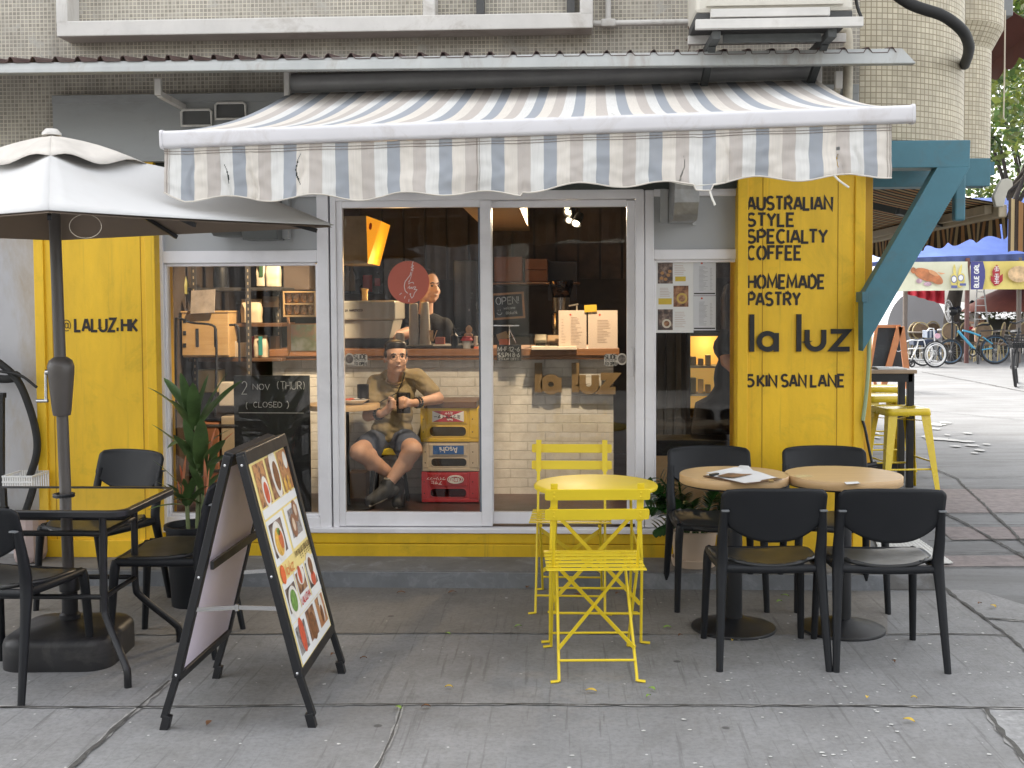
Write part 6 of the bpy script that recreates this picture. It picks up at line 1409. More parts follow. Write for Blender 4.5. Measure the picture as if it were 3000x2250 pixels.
# lit cake fridge behind the right window
o = thing('cake_fridge', 'glass cake fridge glowing yellow behind the right window', 'display fridge', P(2055, 1220, 7.9)); Yk = 7.75
M_FRT = emit('fridge_lining', (.9, .50, .10), .085)
a, b = P(2022, 1225, Yk), P(2090, 985, Yk); zz = [P(2050, y, Yk).z for y in (1225, 1155, 1073, 988)]
m = MB(); m.box(a.x, b.x+.12, Yk+.25, Yk+.27, a.z, b.z); m.obj('back_panel', M_FRT, o)
m = MB(); m.box(a.x-.03, a.x-.001, Yk-.02, Yk+.3, a.z-.02, b.z+.03); m.box(a.x, b.x+.12, Yk-.02, Yk+.3, b.z+.001, b.z+.03); m.box(a.x, b.x+.12, Yk-.02, Yk+.3, ZF, a.z-.001); m.obj('cabinet', M_BLACKM, o)
for z in zz[1:3]: m = MB(); m.box(a.x, b.x+.12, Yk, Yk+.24, z-.012, z, .001); m.obj('shelf', cm((.25, .26, .24)), o)
rt = random.Random(21)
for z in zz[:3]:
    for k in range(3):
        x = a.x+.03+k*.05; m = MB(); hh = rt.uniform(.05, .11); m.box(x-.018, x+.018, Yk+.06, Yk+.1, z+.002, z+hh, .004); m.obj('cake', cm(rt.choice(((.65, .45, .16), (.70, .58, .30), (.45, .28, .10)))), o)
lp = bpy.data.lights.new('fridge_light', 'POINT'); lo_ = bpy.data.objects.new('fridge_light', lp); COL.objects.link(lo_); lo_.location = (b.x-.02-a.x*0, Yk+.12, b.z-.05); lp.energy = .3; lp.color = (1, .72, .32); lp.shadow_soft_size = .03; lo_.parent = o; lo_.location = Vector((b.x-.02, Yk+.12, b.z-.05))-o.location
m = MB(); rt = random.Random(2)
for k in range(7): x = P(1925+k*14, 1100, 8.3).x; m.box(x, x+.045, 8.3+.02*(k % 2), 8.33+.02*(k % 2), ZF, 2.1)
tag(m.obj('strip_curtain', pm('blue_grey_curtain', (.055, .065, .085), .5, .4, 3)), 'dark grey vertical strip curtain behind the window menus', 'curtain')
bx('bench_panel', 'pale oak panel low behind the right window', 'panel', 1905, 2185, 1336, 1540, 6.75, .05, M_OAK, .003)
bx('dark_bench', 'black bench top above the oak panel behind the right window', 'bench', 1905, 2185, 1290, 1335, 6.75, .3, M_BLACKM, .004)

# ------------------------------------------------------------------ papers and stickers on the glass
YG = YF+.048
def flat(name, label, cat, px0, px1, py0, py1, y, mt): return bx(name, label, cat, px0, px1, py0, py1, y, .0012, mt, 0)
o = thing('window_poster', 'white food poster taped inside the right window, left of the menu sheets', 'poster', P(1975, 870, YG)); 
m = MB(); a, b = P(1920, 975, YG), P(2032, 763, YG); m.box(a.x, b.x, YG-.0012, YG, a.z, b.z); m.obj('sheet', M_PAPER, o)
def qd(mb, px0, px1, py0, py1, y): 
    a, b = P(px0, py1, y), P(px1, py0, y); mb.add([(a.x, y, a.z), (b.x, y, a.z), (b.x, y, b.z), (a.x, y, b.z)], [(0, 1, 2, 3)])
for i, r_ in enumerate(((1927, 1971, 770, 831), (1973, 2017, 837, 899), (1927, 1971, 906, 967))):
    m = MB(); qd(m, *r_, YG-.0018); m.obj('photo_print', (F2, F1, F2)[i], o)
m = MB()
for c_ in ((1940, 800), (1958, 806), (1950, 818), (1938, 815), (1962, 795)):
    p = P(*c_, YG-.0022); m.M = front(p); m.add([(math.cos(k*.524)*.0105, math.sin(k*.524)*.0095, 0) for k in range(12)], [tuple(range(12))])
m.M = I4; m.obj('bread_rolls', cm((.42, .22, .09)), o)
for cx2, cy2, r1, r2 in ((1998, 874, .031, .024), (1953, 948, .026, .020)):
    m = MB(); p = P(cx2, cy2, YG-.0022); m.M = front(p); m.add([(math.cos(k*.3142)*r1, math.sin(k*.3142)*r1, 0) for k in range(20)], [tuple(range(20))]); m.obj('plate', cm((.55, .38, .10)) if r1 > .03 else M_PAPERW, o)
    m = MB(); m.M = front(p+Vector((0, -.0004, 0))); m.add([(math.cos(k*.3142)*r2*.8, math.sin(k*.3142)*r2*.8, 0) for k in range(20)], [tuple(range(20))]); m.obj('food_picture', F1, o)
m = MB()
for r_ in ((1978, 2009, 810, 824), (1929, 1968, 874, 892)): qd(m, *r_, YG-.0018)
each(m, 'yellow_box', cm((.62, .45, .06)), o)
m = MB(); printlines(m, 1976, 2012, 775, 806, YG-.0014, 6, 31, (.7, 1)); printlines(m, 1933, 1966, 842, 870, YG-.0014, 6, 32, (.7, 1)); printlines(m, 1977, 2010, 912, 960, YG-.0014, 9, 33, (.6, 1)); m.obj('fine_print', pm('pink_print', (.52, .38, .33), .7), o)
for i, (y0, y1) in enumerate(((764, 866), (867, 968))):
    o = thing('window_menu', ['upper printed menu sheet in the right window beside the food poster', 'lower printed menu sheet in the right window beside the food poster'][i], 'menu', P(2065, y0+50, YG), 'menu sheets in the right window')
    m = MB(); a, b = P(2031, y1, YG), P(2097, y0, YG); m.box(a.x, b.x, YG-.0026, YG-.0014, a.z, b.z); m.obj('sheet', pm('menu_paper', (.62, .63, .66), .7, .02), o)
    m = MB(); printlines(m, 2048, 2075, y0+16, y1-14, YG-.003, 20, 40+i); printlines(m, 2080, 2090, y0+20, y1-16, YG-.003, 16, 50+i, (.4, .8)); m.obj('print', pm('grey_print', (.34, .34, .37), .7), o)
    m = MB(); qd(m, 2033, 2095, y1-8, y1-4, YG-.0031); m.obj('black_rule', M_INK, o)
    m = MB(); m.M = front(P(2056, y0+7, YG-.0031)); m.add([(math.cos(k*.524)*.006, math.sin(k*.524)*.006, 0) for k in range(12)], [tuple(range(12))]); m.M = I4; m.obj('logo_dot', cm((.55, .10, .06)), o)
YD = YF+.012+.0165
o = thing('round_sticker', 'round terracotta sticker with a white light bulb drawing on the door glass', 'sticker', P(1197, 827, YD))
c = P(1197, 827, YD); r_ = abs(P(1258, 827, YD).x-c.x); FS = front(c)
m = MB(); m.M = FS; m.prism([(math.cos(k*math.pi/32)*r_, math.sin(k*math.pi/32)*r_*1.02) for k in range(64)], 0, .0008, 'z'); m.obj('disc', pm('terracotta_vinyl', (.50, .125, .085), .5, .03), o)
m = MB(); m.M = FS
def sp(pts, wd): stroke(m, [((x-1197)/61*r_, -(y-827)/61*r_) for x, y in pts], wd, .0012)
sp([(1211, 766), (1208, 776)], .003)
sp([(1206, 776), (1212, 779), (1205, 783), (1212, 787), (1205, 791), (1211, 794)], .0035); sp([(1208, 796), (1204, 812), (1200, 824)], .0022)
sp([tuple(p) for p in [(1204, 797), (1202, 806), (1195, 815), (1187, 825), (1184, 838), (1187, 852), (1194, 859)]], .0035)
sp([(1196, 826), (1200, 822), (1197, 832), (1204, 828), (1210, 827), (1212, 832)], .0030); sp([(1194, 845), (1200, 838), (1200, 846), (1206, 841), (1207, 846), (1213, 840), (1218, 841), (1213, 848), (1222, 848)], .0030)
sp([(1222, 848), (1214, 858), (1211, 868), (1206, 873), (1202, 866), (1203, 860), (1199, 862)], .0030)
sp([(1170, 863), (1177, 858)], .0028); sp([(1184, 874), (1187, 867)], .0028); sp([(1197, 884), (1198, 876)], .0028); m.obj('bulb_drawing', M_PAPER, o)
def slide(label, cx2, flip, y=YD):
    o = thing('slide_sticker', label, 'sticker', P(cx2, 1055, y), 'slide to open stickers')
    tx0, tx1 = (cx2-5, cx2+32) if not flip else (cx2-30, cx2+5); dx = cx2-18 if not flip else cx2+20
    m = MB(); a, b = P(tx0-2, 1072, y), P(tx1+2, 1037, y); m.M = front((0, y, 0)); m.prism(rrect(a.x, b.x, a.z, b.z, .012), 0, .0008, 'z')
    c = P(dx, 1052, y); m.prism([(c.x+math.cos(k*.3142)*.030, c.z+math.sin(k*.3142)*(.034)) for k in range(20)], .0001, .0010, 'z'); m.obj('vinyl', pm('cream_vinyl', (.56, .50, .42), .5), o)
    m = MB(); chalk(m, 'SLIDE', tx0, tx1, 1039, 1052, y-.0012, .0042); chalk(m, 'VVVV', tx0+2, tx1-2, 1055, 1058, y-.0012, .0020); chalk(m, 'TO OPEN', tx0+1, tx1, 1061, 1070, y-.0012, .0034); m.obj('print', M_INK, o)
    m = MB(); m.M = front((c.x, y-.0014, c.z)); m.add([(math.cos(k*.3142)*.022, math.sin(k*.3142)*.025, 0) for k in range(20)], [tuple(range(20))]); m.M = front((c.x+.006, y-.0018, c.z+.004)); m.obj('dog_picture', pm('dog_photo', (.16, .13, .11), .5, .7, 60), o)
slide('slide to open sticker near the left door handle', 1042, False); slide('slide to open sticker near the right door handle', 1802, True, YF+.056+.0165)

# ------------------------------------------------------------------ lamps inside
def spot(name, label, p, tgt, e, size=70, blend=.5, glow=.5, col=(1, .77, .50), grp='track spotlights', vis=True):
    t = thing(name, label, 'spotlight', p, grp); p = Vector(p); d = (Vector(tgt)-p).normalized()
    m = MB(); m.M = frame(p-d*.05, d.orthogonal(), d.cross(d.orthogonal())); m.lathe([(.001, -.055), (.03, -.05), (.034, .02), (.040, .045)], (0, 0, 0), 18, caps=False); m.obj('housing', M_BLACKM, t, smooth=40)
    m = MB(); m.ell(p-d*.012, (.026, .026, .026), 12, 8); m.obj('bulb', emit('bulb_glow_%d' % (glow*10), (1, .84, .58), glow), t, smooth=60)
    m = MB(); m.tube([p-d*.08, (p-d*.08)+Vector((0, 0, max(.02, 2.66-(p-d*.08).z)))], .006, 6); m.obj('stem', M_BLACKM, t)
    ld = bpy.data.lights.new('spot_light', 'SPOT'); lo = bpy.data.objects.new('spot_light', ld); COL.objects.link(lo); ld.energy = e; ld.spot_size = rad(size); ld.spot_blend = blend; ld.color = col; ld.shadow_soft_size = .02
    lo.parent = t; lo.location = d*.03; lo.rotation_euler = (-d).to_track_quat('Z', 'Y').to_euler(); return t
LW = .9
spot('track_spotlight', 'bright round spotlight hanging inside behind the right door pane', P(1686, 657, 8.6), P(1500, 1030, 8.0), 26*LW, 90, glow=5)
for i, (px, py) in enumerate(((1659, 607), (1662, 620), (1664, 629), (1666, 648))):
    y = 8.75+.08*i; spot('track_spotlight', 'dim %s spotlight in the row left of the bright one' % ('topmost', 'second', 'third', 'lowest')[i], P(px, py, y), P(1300+80*i, 1000, 8.3) if i != 1 else (-.35, 8.0, 2.2), (7 if i != 1 else 16)*LW, 80)
spot('track_spotlight', 'ceiling spotlight aimed at the brick counter lettering', (.10, 6.62, 2.52), (.30, YB, .75), 42*LW, 44, .35)
spot('track_spotlight', 'ceiling spotlight aimed at the counter top and menus', (.22, 6.75, 2.55), P(1700, 980, 7.6), 6*LW, 40)
spot('track_spotlight', 'unseen ceiling spotlight added to light the seated man', (-.42, 6.53, 2.42), P(1175, 1150, 7.2), 30*LW, 60)  # out-of-view lamp added to brighten the man
spot('track_spotlight', 'ceiling spotlight aimed at the shelving rack', (-1.35, 6.62, 2.50), P(770, 900, YS), 62*LW, 56)
# orange lantern box
o = thing('lantern_box', 'orange paper lantern box with a small red mark hanging inside the door glass', 'lantern', P(1060, 705, 7.6))
M_LAN = emit('lantern_paper', (.90, .36, .02), .16)
y0_, y1_ = 7.55, 8.05
fl = [P(985, 773, y0_), P(1077, 772, y0_), P(1073, 632, y0_), P(985, 634, y0_)]; bk_ = [Vector((p.x, y1_, p.z)) for p in fl]
rt2 = Vector((P(1117, 650, y0_+.1).x, y0_+.1, fl[2].z-.03)); rb2 = Vector((fl[1].x+.02, y0_+.1, fl[1].z))
m = MB(); m.add(fl+bk_, [(0, 1, 2, 3), (7, 6, 5, 4), (0, 3, 7, 4), (0, 4, 5, 1), (3, 2, 6, 7)]); m.obj('brick_paper_side', pm('tan_lantern_side', (.34, .27, .16), .7, .15, 12), o)
m = MB(); m.add([fl[1], rb2, rt2, fl[2]], [(0, 1, 2, 3)]); m.add([rb2, bk_[1], Vector((rt2.x, y1_, rt2.z)), rt2], [(0, 1, 2, 3)]); m.obj('glowing_side', M_LAN, o)
m = MB(); c = fl[1].lerp(fl[2], .78)+Vector((.022, .010, 0)); m.M = frame(c, (rt2-fl[2]), (0, 0, 1)); m.add([(math.cos(k*.524)*.012*(1+.25*(k % 2)), math.sin(k*.524)*.025, .004) for k in range(12)], [tuple(range(12))]); m.M = I4; m.obj('red_mark', cm((.55, .05, .01)), o)
lp = bpy.data.lights.new('lantern_light', 'POINT'); l2 = bpy.data.objects.new('lantern_light', lp); COL.objects.link(l2); lp.energy = 1.2; lp.color = (1, .6, .2); lp.shadow_soft_size = .08; l2.parent = o; l2.location = Vector((rt2.x+.10, 7.75, fl[1].z))-o.location
# ------------------------------------------------------------------ people
def limb(mb, pts, rs, n=14):
    for a, b, r0, r1 in zip(pts, pts[1:], rs, rs[1:]): mb.caps(a, b, r0, r1, n)
def hand(mb, wrist, mid_, tips, thumb, r=.0085):
    """palm block from the wrist to the knuckles, five bent fingers rooted on it"""
    wrist, mid_ = Vector(wrist), Vector(mid_); mb.caps(wrist, wrist.lerp(mid_, .5), .022, .026); mb.caps(wrist.lerp(mid_, .5), mid_, .026, .024)
    for base, kn, tip in tips: limb(mb, [Vector(base), Vector(kn), Vector(tip)], [r*1.1, r, r*.85], 8)
    base, kn, tip = thumb; limb(mb, [Vector(base), Vector(kn), Vector(tip)], [r*1.35, r*1.15, r], 8)
def face(head, ctr, yaw_, pitch_, s, glasses=True, parent=None, smile=.5):
    """head volumes into mb `head`; eyes, brows, lips, hair as parts. local axes: x right of picture, y up, z out of the face"""
    R = Matrix.Rotation(yaw_, 4, 'Z') @ Matrix.Rotation(pitch_, 4, 'X')
    F_ = Matrix.Translation(ctr) @ R @ frame((0, 0, 0), (1, 0, 0), (0, 0, 1)); p = lambda x, y, z: F_ @ Vector((x*s, y*s, z*s))
    R3 = F_.to_3x3()
    def el(mb, x, y, z, rx, ry, rz): mb.ell(p(x, y, z), (rx*s, ry*s, rz*s), 18, 12, R3.to_4x4())
    el(head, 0, .035, -.015, .076, .085, .092); el(head, 0, -.025, .015, .064, .075, .072); el(head, 0, -.085, .035, .036, .030, .036)
    for sx in (-1, 1):
        el(head, sx*.040, -.030, .045, .026, .030, .026); el(head, sx*.042, -.060, .020, .026, .036, .034); el(head, sx*.078, -.005, -.015, .010, .030, .018)
    el(head, 0, -.010, .082, .010, .026, .014); el(head, 0, -.026, .090, .015, .011, .014); el(head, 0, .032, .066, .050, .012, .012); el(head, 0, -.055, .070, .026, .014, .012)
    def after(root):
        m = MB()
        for sx in (-1, 1): el(m, sx*.031, .010, .0725, .0115, .0065, .006)
        m.obj('eye', M_DARK, root, smooth=60)
        m = MB()
        for sx in (-1, 1): m.tube([p(sx*.014, .030, .080), p(sx*.030, .035, .079), p(sx*.046, .028, .070)], .0032*s, 6)
        m.obj('eyebrow', M_HAIR, root)
        m = MB(); m.tube([p(-.024, -.050+.006*smile, .071), p(-.010, -.056, .082), p(.010, -.056, .082), p(.024, -.050+.006*smile, .071)], .0036*s, 6); m.obj('lips', cm((.34, .10, .08), .5), root, smooth=60)
        if smile > .6:
            m = MB(); m.tube([p(-.017, -.0515, .0785), p(0, -.0545, .0855), p(.017, -.0515, .0785)], .0030*s, 6); m.obj('teeth', cm((.66, .60, .52)), root)
        if glasses:
            m = MB()
            for sx in (-1, 1): m.tube([p(sx*.033+.026*math.cos(k*.3142), .006+.020*math.sin(k*.3142), .086) for k in range(20)], .0016*s, 5, closed=True); m.tube([p(sx*.059, .010, .084), p(sx*.082, .012, -.01)], .0015*s, 5)
            m.tube([p(-.008, .010, .088), p(.008, .010, .088)], .0015*s, 5); m.obj('glasses', M_BLACKM, root)
    return F_, p, el, after
# --- the seated man
hc = P(1160, 1052, 7.12); man = thing('person', 'seated person in a khaki T-shirt, dark shorts and glasses holding a phone', 'person', (hc.x, 7.2, ZF))
L = lambda px, py, Y: P(px, py, Y)
hipL, hipR = L(1118, 1292, 7.22), L(1172, 1290, 7.22)
kneeL, kneeR = L(1050, 1324, 6.84), L(1212, 1318, 6.86)
ankL, ankR = L(1152, 1396, 6.98), L(1136, 1420, 6.82)
shL, shR = L(1100, 1122, 7.20), L(1222, 1104, 7.20)
elL, elR = L(1078, 1218, 7.06), L(1284, 1168, 7.14)
wrL, wrR = L(1118, 1212, 6.93), L(1212, 1181, 6.95)
neck0, neck1 = L(1156, 1118, 7.19), L(1158, 1085, 7.15)
skin = MB(); F_, fp, fel, after = face(skin, hc+Vector((0, 0, .004)), rad(20), rad(-4), .89, True, man, .9)
limb(skin, [neck0, neck1], [.056, .050]); 
limb(skin, [shL.lerp(elL, .3), elL, wrL], [.045, .038, .026]); limb(skin, [shR.lerp(elR, .3), elR, wrR], [.045, .038, .025])
for hp, kn, an in ((hipL, kneeL, ankL), (hipR, kneeR, ankR)):
    limb(skin, [hp.lerp(kn, .3), kn, kn.lerp(an, .35)+Vector((0, .025, 0)), an], [.074, .057, .050, .032], 18)
    skin.ell(kn.lerp(an, .32)+Vector((0, .03, 0)), (.050, .050, .075))
ph = L(1163, 1180, 6.90)
hand(skin, wrL, wrL.lerp(ph, .55), [(wrL.lerp(ph, .5)+Vector((0, -.01, dz)), ph+Vector((-.03, -.028, dz-.004)), ph+Vector((-.005, -.022, dz-.010))) for dz in (.022, .006, -.010, -.024)], (wrL.lerp(ph, .35)+Vector((0, 0, .02)), ph+Vector((-.045, .0, .032)), ph+Vector((-.022, -.012, .024))))
hand(skin, wrR, wrR.lerp(ph, .50), [(wrR.lerp(ph, .45)+Vector((0, -.01, dz)), ph+Vector((.045, -.026, dz-.004)), ph+Vector((.018, -.024, dz-.008))) for dz in (.020, .006, -.010, -.022)], (wrR.lerp(ph, .35)+Vector((0, 0, .02)), ph+Vector((.040, -.004, .034)), ph+Vector((.016, -.012, .028))))
o = remeshed(skin, .0058, 3); o.obj('body', M_SKIN, man, smooth=80); after(man)
tee = MB(); tw0, tw1 = L(1150, 1290, 7.24), L(1158, 1130, 7.22)
def orow(mb, px, py, Y, rx, ry, rz): mb.ell(L(px, py, Y), (rx, ry, rz), 20, 12)
orow(tee, 1158, 1138, 7.22, .140, .090, .080); orow(tee, 1156, 1165, 7.20, .136, .098, .11); orow(tee, 1152, 1215, 7.19, .130, .105, .12); orow(tee, 1148, 1258, 7.18, .138, .110, .085); orow(tee, 1145, 1280, 7.16, .135, .10, .045)
limb(tee, [L(1128, 1118, 7.2), shL, shL.lerp(elL, .62)], [.052, .058, .056]); limb(tee, [L(1190, 1105, 7.2), shR, shR.lerp(elR, .68)], [.052, .058, .056]); limb(tee, [L(1140, 1108, 7.2), L(1176, 1102, 7.2)], [.062, .062])
o = remeshed(tee, .0085, 3)
for i, v in enumerate(o.v):                            # creases of the loose cotton
    o.v[i] = v+Vector((0, 1, 0))*(.013*mnoise.noise((v.x*10, v.z*30+v.x*9, 1))+.006*mnoise.noise((v.x*34, v.z*52+v.x*20, 3)))
o.obj('t_shirt', M_TEE, man, smooth=80)
m = MB(); c0 = L(1158, 1112, 7.135); m.tube([c0+Vector((.058*math.cos(a), -.02*abs(math.sin(a))+.0, .026*math.sin(a))) for a in [math.pi+math.pi*k/10 for k in range(11)]], .006, 6); m.obj('collar', pm('khaki_collar', (.26, .18, .09), .9), man)
sh = MB()
for hp, kn in ((hipL, kneeL), (hipR, kneeR)): limb(sh, [hp, hp.lerp(kn, .62)], [.098, .088], 18)
limb(sh, [hipL, hipR], [.10, .10]); orow(sh, 1146, 1284, 7.2, .14, .12, .07)
o = remeshed(sh, .0085, 3)
for i, v in enumerate(o.v): o.v[i] = v+Vector((0, 0, 1))*(.006*mnoise.noise((v.x*22, v.y*14, 7)))
o.obj('shorts', M_SHORT, man, smooth=80)
hair = MB(); fel(hair, 0, .088, -.020, .080, .050, .096); fel(hair, 0, .030, -.070, .076, .075, .056); fel(hair, 0, .104, .036, .060, .024, .038)
rh = random.Random(6)
for k in range(46):
    a = rh.uniform(-1.3, 1.3); b = rh.uniform(-.2, .9); x = .070*math.sin(a); z = -.03+.088*math.cos(a)*b; y = .092+.020*math.cos(a)-.02*abs(b)
    hair.caps(fp(x*.9, y-.025, z*.95), fp(x*1.05+rh.uniform(-.012, .012), y+rh.uniform(.006, .022), z*1.04+.004), .015, .004, 6)
for sx in (-1, 1): fel(hair, sx*.074, .030, -.012, .010, .034, .040)
o = remeshed(hair, .0050, 1); o.obj('hair', M_HAIR, man, smooth=70)
def shoe(ank, toe, nm):
    ank, toe = Vector(ank), Vector(toe); d = (toe-ank); fl = Vector((d.x, d.y, d.z)).normalized(); m = MB()
    heel = ank-fl*.045+Vector((0, 0, -.045)); m.caps(heel, toe, .042, .036, 16); m.caps(ank+Vector((0, 0, .015)), heel.lerp(toe, .25), .044, .046, 16); m.caps(heel.lerp(toe, .3)+Vector((0, 0, .02)), toe, .042, .034, 16)
    o = remeshed(m, .006, 3); s_ = o.obj('shoe', M_SHOE, man, smooth=70)
    m = MB(); m.tube([heel+Vector((.0, -.036, -.026)), heel.lerp(toe, .5)+Vector((0, -.036, -.030)), toe+Vector((0, -.03, -.026))], [.008, .009, .007], 6); m.tube([ank+Vector((.02*math.cos(k*.5236), .036*math.sin(k*.5236), .05)) for k in range(12)], .004, 5, closed=True); m.obj('sole', cm((.38, .36, .30)), s_)
shoe(ankR+Vector((0, 0, -.01)), L(1084, 1468, 6.72), 'a'); shoe(ankL+Vector((.025, 0, -.05)), L(1164, 1474, 6.86), 'b')
m = MB(); m.M = frame(ph+Vector((0, -.008, 0)), (1, 0, .06), (0, -.5, .87)); m.box(-.052, .038, -.022, .022, -.006, .006, .004); tag(m.obj('phone', M_BLACKM), 'black phone held in both hands by the seated person', 'phone')
m = MB(); c = L(1183, 1180, 7.06); m.box(c.x-.044, c.x+.044, 7.045, 7.058, c.z-.066, c.z+.066, .006); bagm = m.obj('shoulder_pouch', M_BLACKC, man)
m = MB(); m.tube([L(1165, 1150, 7.055), L(1180, 1115, 7.09), L(1186, 1095, 7.13), L(1180, 1080, 7.2)], .0035, 5); m.tube([L(1165, 1150, 7.055), L(1110, 1180, 7.09), L(1098, 1150, 7.12)], .003, 5); m.obj('strap', M_BLACKC, bagm)
m = MB()
for q, ax in ((wrR.lerp(elR, .12), (wrR-elR).normalized()), (wrR.lerp(elR, .22), (wrR-elR).normalized()), (wrL.lerp(elL, .15), (wrL-elL).normalized()), (wrL.lerp(elL, .26), (wrL-elL).normalized())):
    u_ = ax.orthogonal().normalized(); v_ = ax.cross(u_)
    for k in range(14): m.ell(q+(u_*math.cos(k*.4488)+v_*math.sin(k*.4488))*.031, (.0075, .0075, .0075), 8, 6)
m.obj('bead_bracelet', M_BLACKM, man, smooth=60)
# --- the barista behind the counter
hb = P(1256, 842, 8.25); bar_ = thing('person', 'smiling barista in dark clothes half hidden by the round door sticker', 'person', (hb.x, 8.3, ZF))
m = MB(); F2_, fp, fel, after = face(m, hb, rad(48), rad(0), 1.0, False, bar_, .9); limb(m, [hb+Vector((-.02, .03, -.09)), hb+Vector((-.03, .05, -.19))], [.050, .055])
ra = P(1178, 948, 8.0); limb(m, [hb+Vector((-.20, .05, -.36)), P(1195, 972, 8.1), P(1160, 980, 7.9)], [.042, .038, .026])
hand(m, P(1160, 980, 7.9), P(1152, 985, 7.86), [((P(1150, 984+4*k, 7.86)), P(1144, 986+4*k, 7.84), P(1140, 990+4*k, 7.84)) for k in range(4)], (P(1154, 980, 7.86), P(1150, 976, 7.84), P(1146, 976, 7.83)))
remeshed(m, .0062, 3).obj('body', M_SKIN, bar_, smooth=80); after(bar_)
m = MB(); fel(m, 0, .055, -.035, .086, .084, .092); fel(m, 0, .0, -.085, .060, .07, .050); fel(m, 0, -.01, -.135, .040, .05, .035); remeshed(m, .0055, 1).obj('hair', M_HAIR, bar_, smooth=70)
m = MB(); c = hb+Vector((-.03, .06, -.30)); m.ell(c, (.17, .10, .12)); m.ell(c+Vector((0, 0, -.18)), (.16, .11, .20)); m.ell(c+Vector((0, 0, -.45)), (.15, .11, .22)); limb(m, [c+Vector((-.14, 0, .02)), hb+Vector((-.21, .03, -.40))], [.06, .05]); limb(m, [c+Vector((.14, 0, .02)), hb+Vector((.17, .03, -.40))], [.06, .05]); remeshed(m, .009, 3).obj('dark_shirt', pm('barista_black', (.006, .006, .007), .95), bar_, smooth=80)
m = MB()
for s_ in (-1, 1): limb(m, [c+Vector((s_*.07, 0, -.55)), c+Vector((s_*.08, 0, -.95))], [.08, .06])
remeshed(m, .01, 2).obj('trousers', M_BLACKC, bar_, smooth=80)
# --- the customer by the right window
hw = P(2168, 880, 7.25); wom = thing('person', 'standing person in a short black dress beside the glowing cake fridge', 'person', (hw.x, 7.25, ZF))
m = MB(); F3_, fp, fel, after = face(m, hw, rad(120), 0, .98, False, wom, .3)
limb(m, [hw+Vector((0, .02, -.09)), hw+Vector((0, .04, -.18))], [.046, .050])
sL, sR = hw+Vector((-.10, -.04, -.24)), hw+Vector((.15, .06, -.24)); e_ = P(2128, 1060, 7.15); wri = P(2165, 1098, 7.05)
limb(m, [sL, e_, wri], [.045, .038, .026]); limb(m, [sR, sR+Vector((.05, .0, -.28)), sR+Vector((.02, -.12, -.46))], [.045, .038, .026])
hand(m, wri, wri+Vector((.05, -.01, -.015)), [(wri+Vector((.05, -.01, -.01*k)), wri+Vector((.075, -.02, -.01*k-.005)), wri+Vector((.09, -.03, -.01*k-.02))) for k in range(4)], (wri+Vector((.02, -.01, .015)), wri+Vector((.045, -.03, .02)), wri+Vector((.06, -.035, .01))))
for x_, k in ((P(2092, 1300, 7.2).x, 0), (P(2148, 1300, 7.25).x, 1)):
    limb(m, [Vector((x_, 7.22+.05*k, ZF+.56)), Vector((x_, 7.20+.05*k, ZF+.46)), Vector((x_+.01, 7.24+.05*k, ZF+.28)), Vector((x_+.01, 7.22+.05*k, ZF+.07))], [.062, .056, .054, .034], 16)
remeshed(m, .0075, 3).obj('body', M_SKIN, wom, smooth=80)
after(wom)
m = MB(); c = hw+Vector((.0, .02, -.36))
m.ell(c+Vector((0, 0, .06)), (.17, .11, .12)); m.ell(c+Vector((-.01, 0, -.14)), (.155, .12, .20)); m.ell(c+Vector((-.01, 0, -.30)), (.145, .11, .14)); hm = Vector((P(2112, 1250, 7.2).x, 7.23, .735)); m.tube([c+Vector((-.01, 0, -.20)), (c+Vector((-.03, 0, -.24))).lerp(hm, .45), hm+Vector((0, 0, .10)), hm, hm-Vector((0, 0, .04))], [.13, .155, .175, .185, .188], 20, flat=.75)
limb(m, [sL+Vector((.02, 0, .01)), sL.lerp(e_, .5)], [.066, .060]); limb(m, [sR, sR+Vector((.03, 0, -.14))], [.066, .060]); remeshed(m, .0095, 3).obj('black_dress', M_BLACKC, wom, smooth=80)
m = MB(); fel(m, 0, .050, -.030, .088, .090, .094); fel(m, 0, -.02, -.085, .070, .10, .060); fel(m, 0, -.12, -.095, .060, .12, .045); remeshed(m, .0062, 1).obj('hair', pm('dark_brown_hair', (.022, .014, .010), .4, .3, 60), wom, smooth=70)
m = MB()
for x_, k in ((P(2092, 1300, 7.2).x, 0), (P(2148, 1300, 7.25).x, 1)): m.caps((x_+.01, 7.26+.05*k, ZF+.04), (x_-.0, 7.10+.05*k, ZF+.035), .042, .035)
m.obj('shoe', M_SHOE, wom, smooth=60)
# ------------------------------------------------------------------ plants
def blade(mb, base, dir_, L, w_, droop, fold=.25, n=9, twist=0.0):
    """a strap leaf: grows along dir_, bends down, folded along the midrib"""
    base = Vector(base); d = Vector(dir_).normalized(); side = d.cross(Vector((0, 0, 1)))
    side = side.normalized() if side.length > 1e-3 else Vector((1, 0, 0))
    p = base.copy(); vs = []; step = L/n
    for i in range(n+1):
        t = i/n; wd = w_*(math.sin(math.pi*min(1, (t*.92+.06)))**.75)*(1 if t < .97 else .2)
        nrm = side.cross(d).normalized(); sd = (side*math.cos(twist*t)+nrm*math.sin(twist*t))
        nr = sd.cross(d).normalized()
        vs += [p-sd*wd+nr*fold*wd, p, p+sd*wd+nr*fold*wd]
        p = p+d*step; d = (d+Vector((0, 0, -droop/n))).normalized()
    fs = []
    for i in range(n): a = 3*i; fs += [(a, a+1, a+4, a+3), (a+1, a+2, a+5, a+4)]
    mb.add(vs, fs)
YPL = 5.66
o = thing('dracaena_plant', 'tall dracaena with salmon new leaves in a dark pot before the left window', 'plant', (P(565, 1560, YPL).x, YPL, 0))
rl = random.Random(11)
base = Vector((P(566, 1590, YPL).x, YPL, 0))
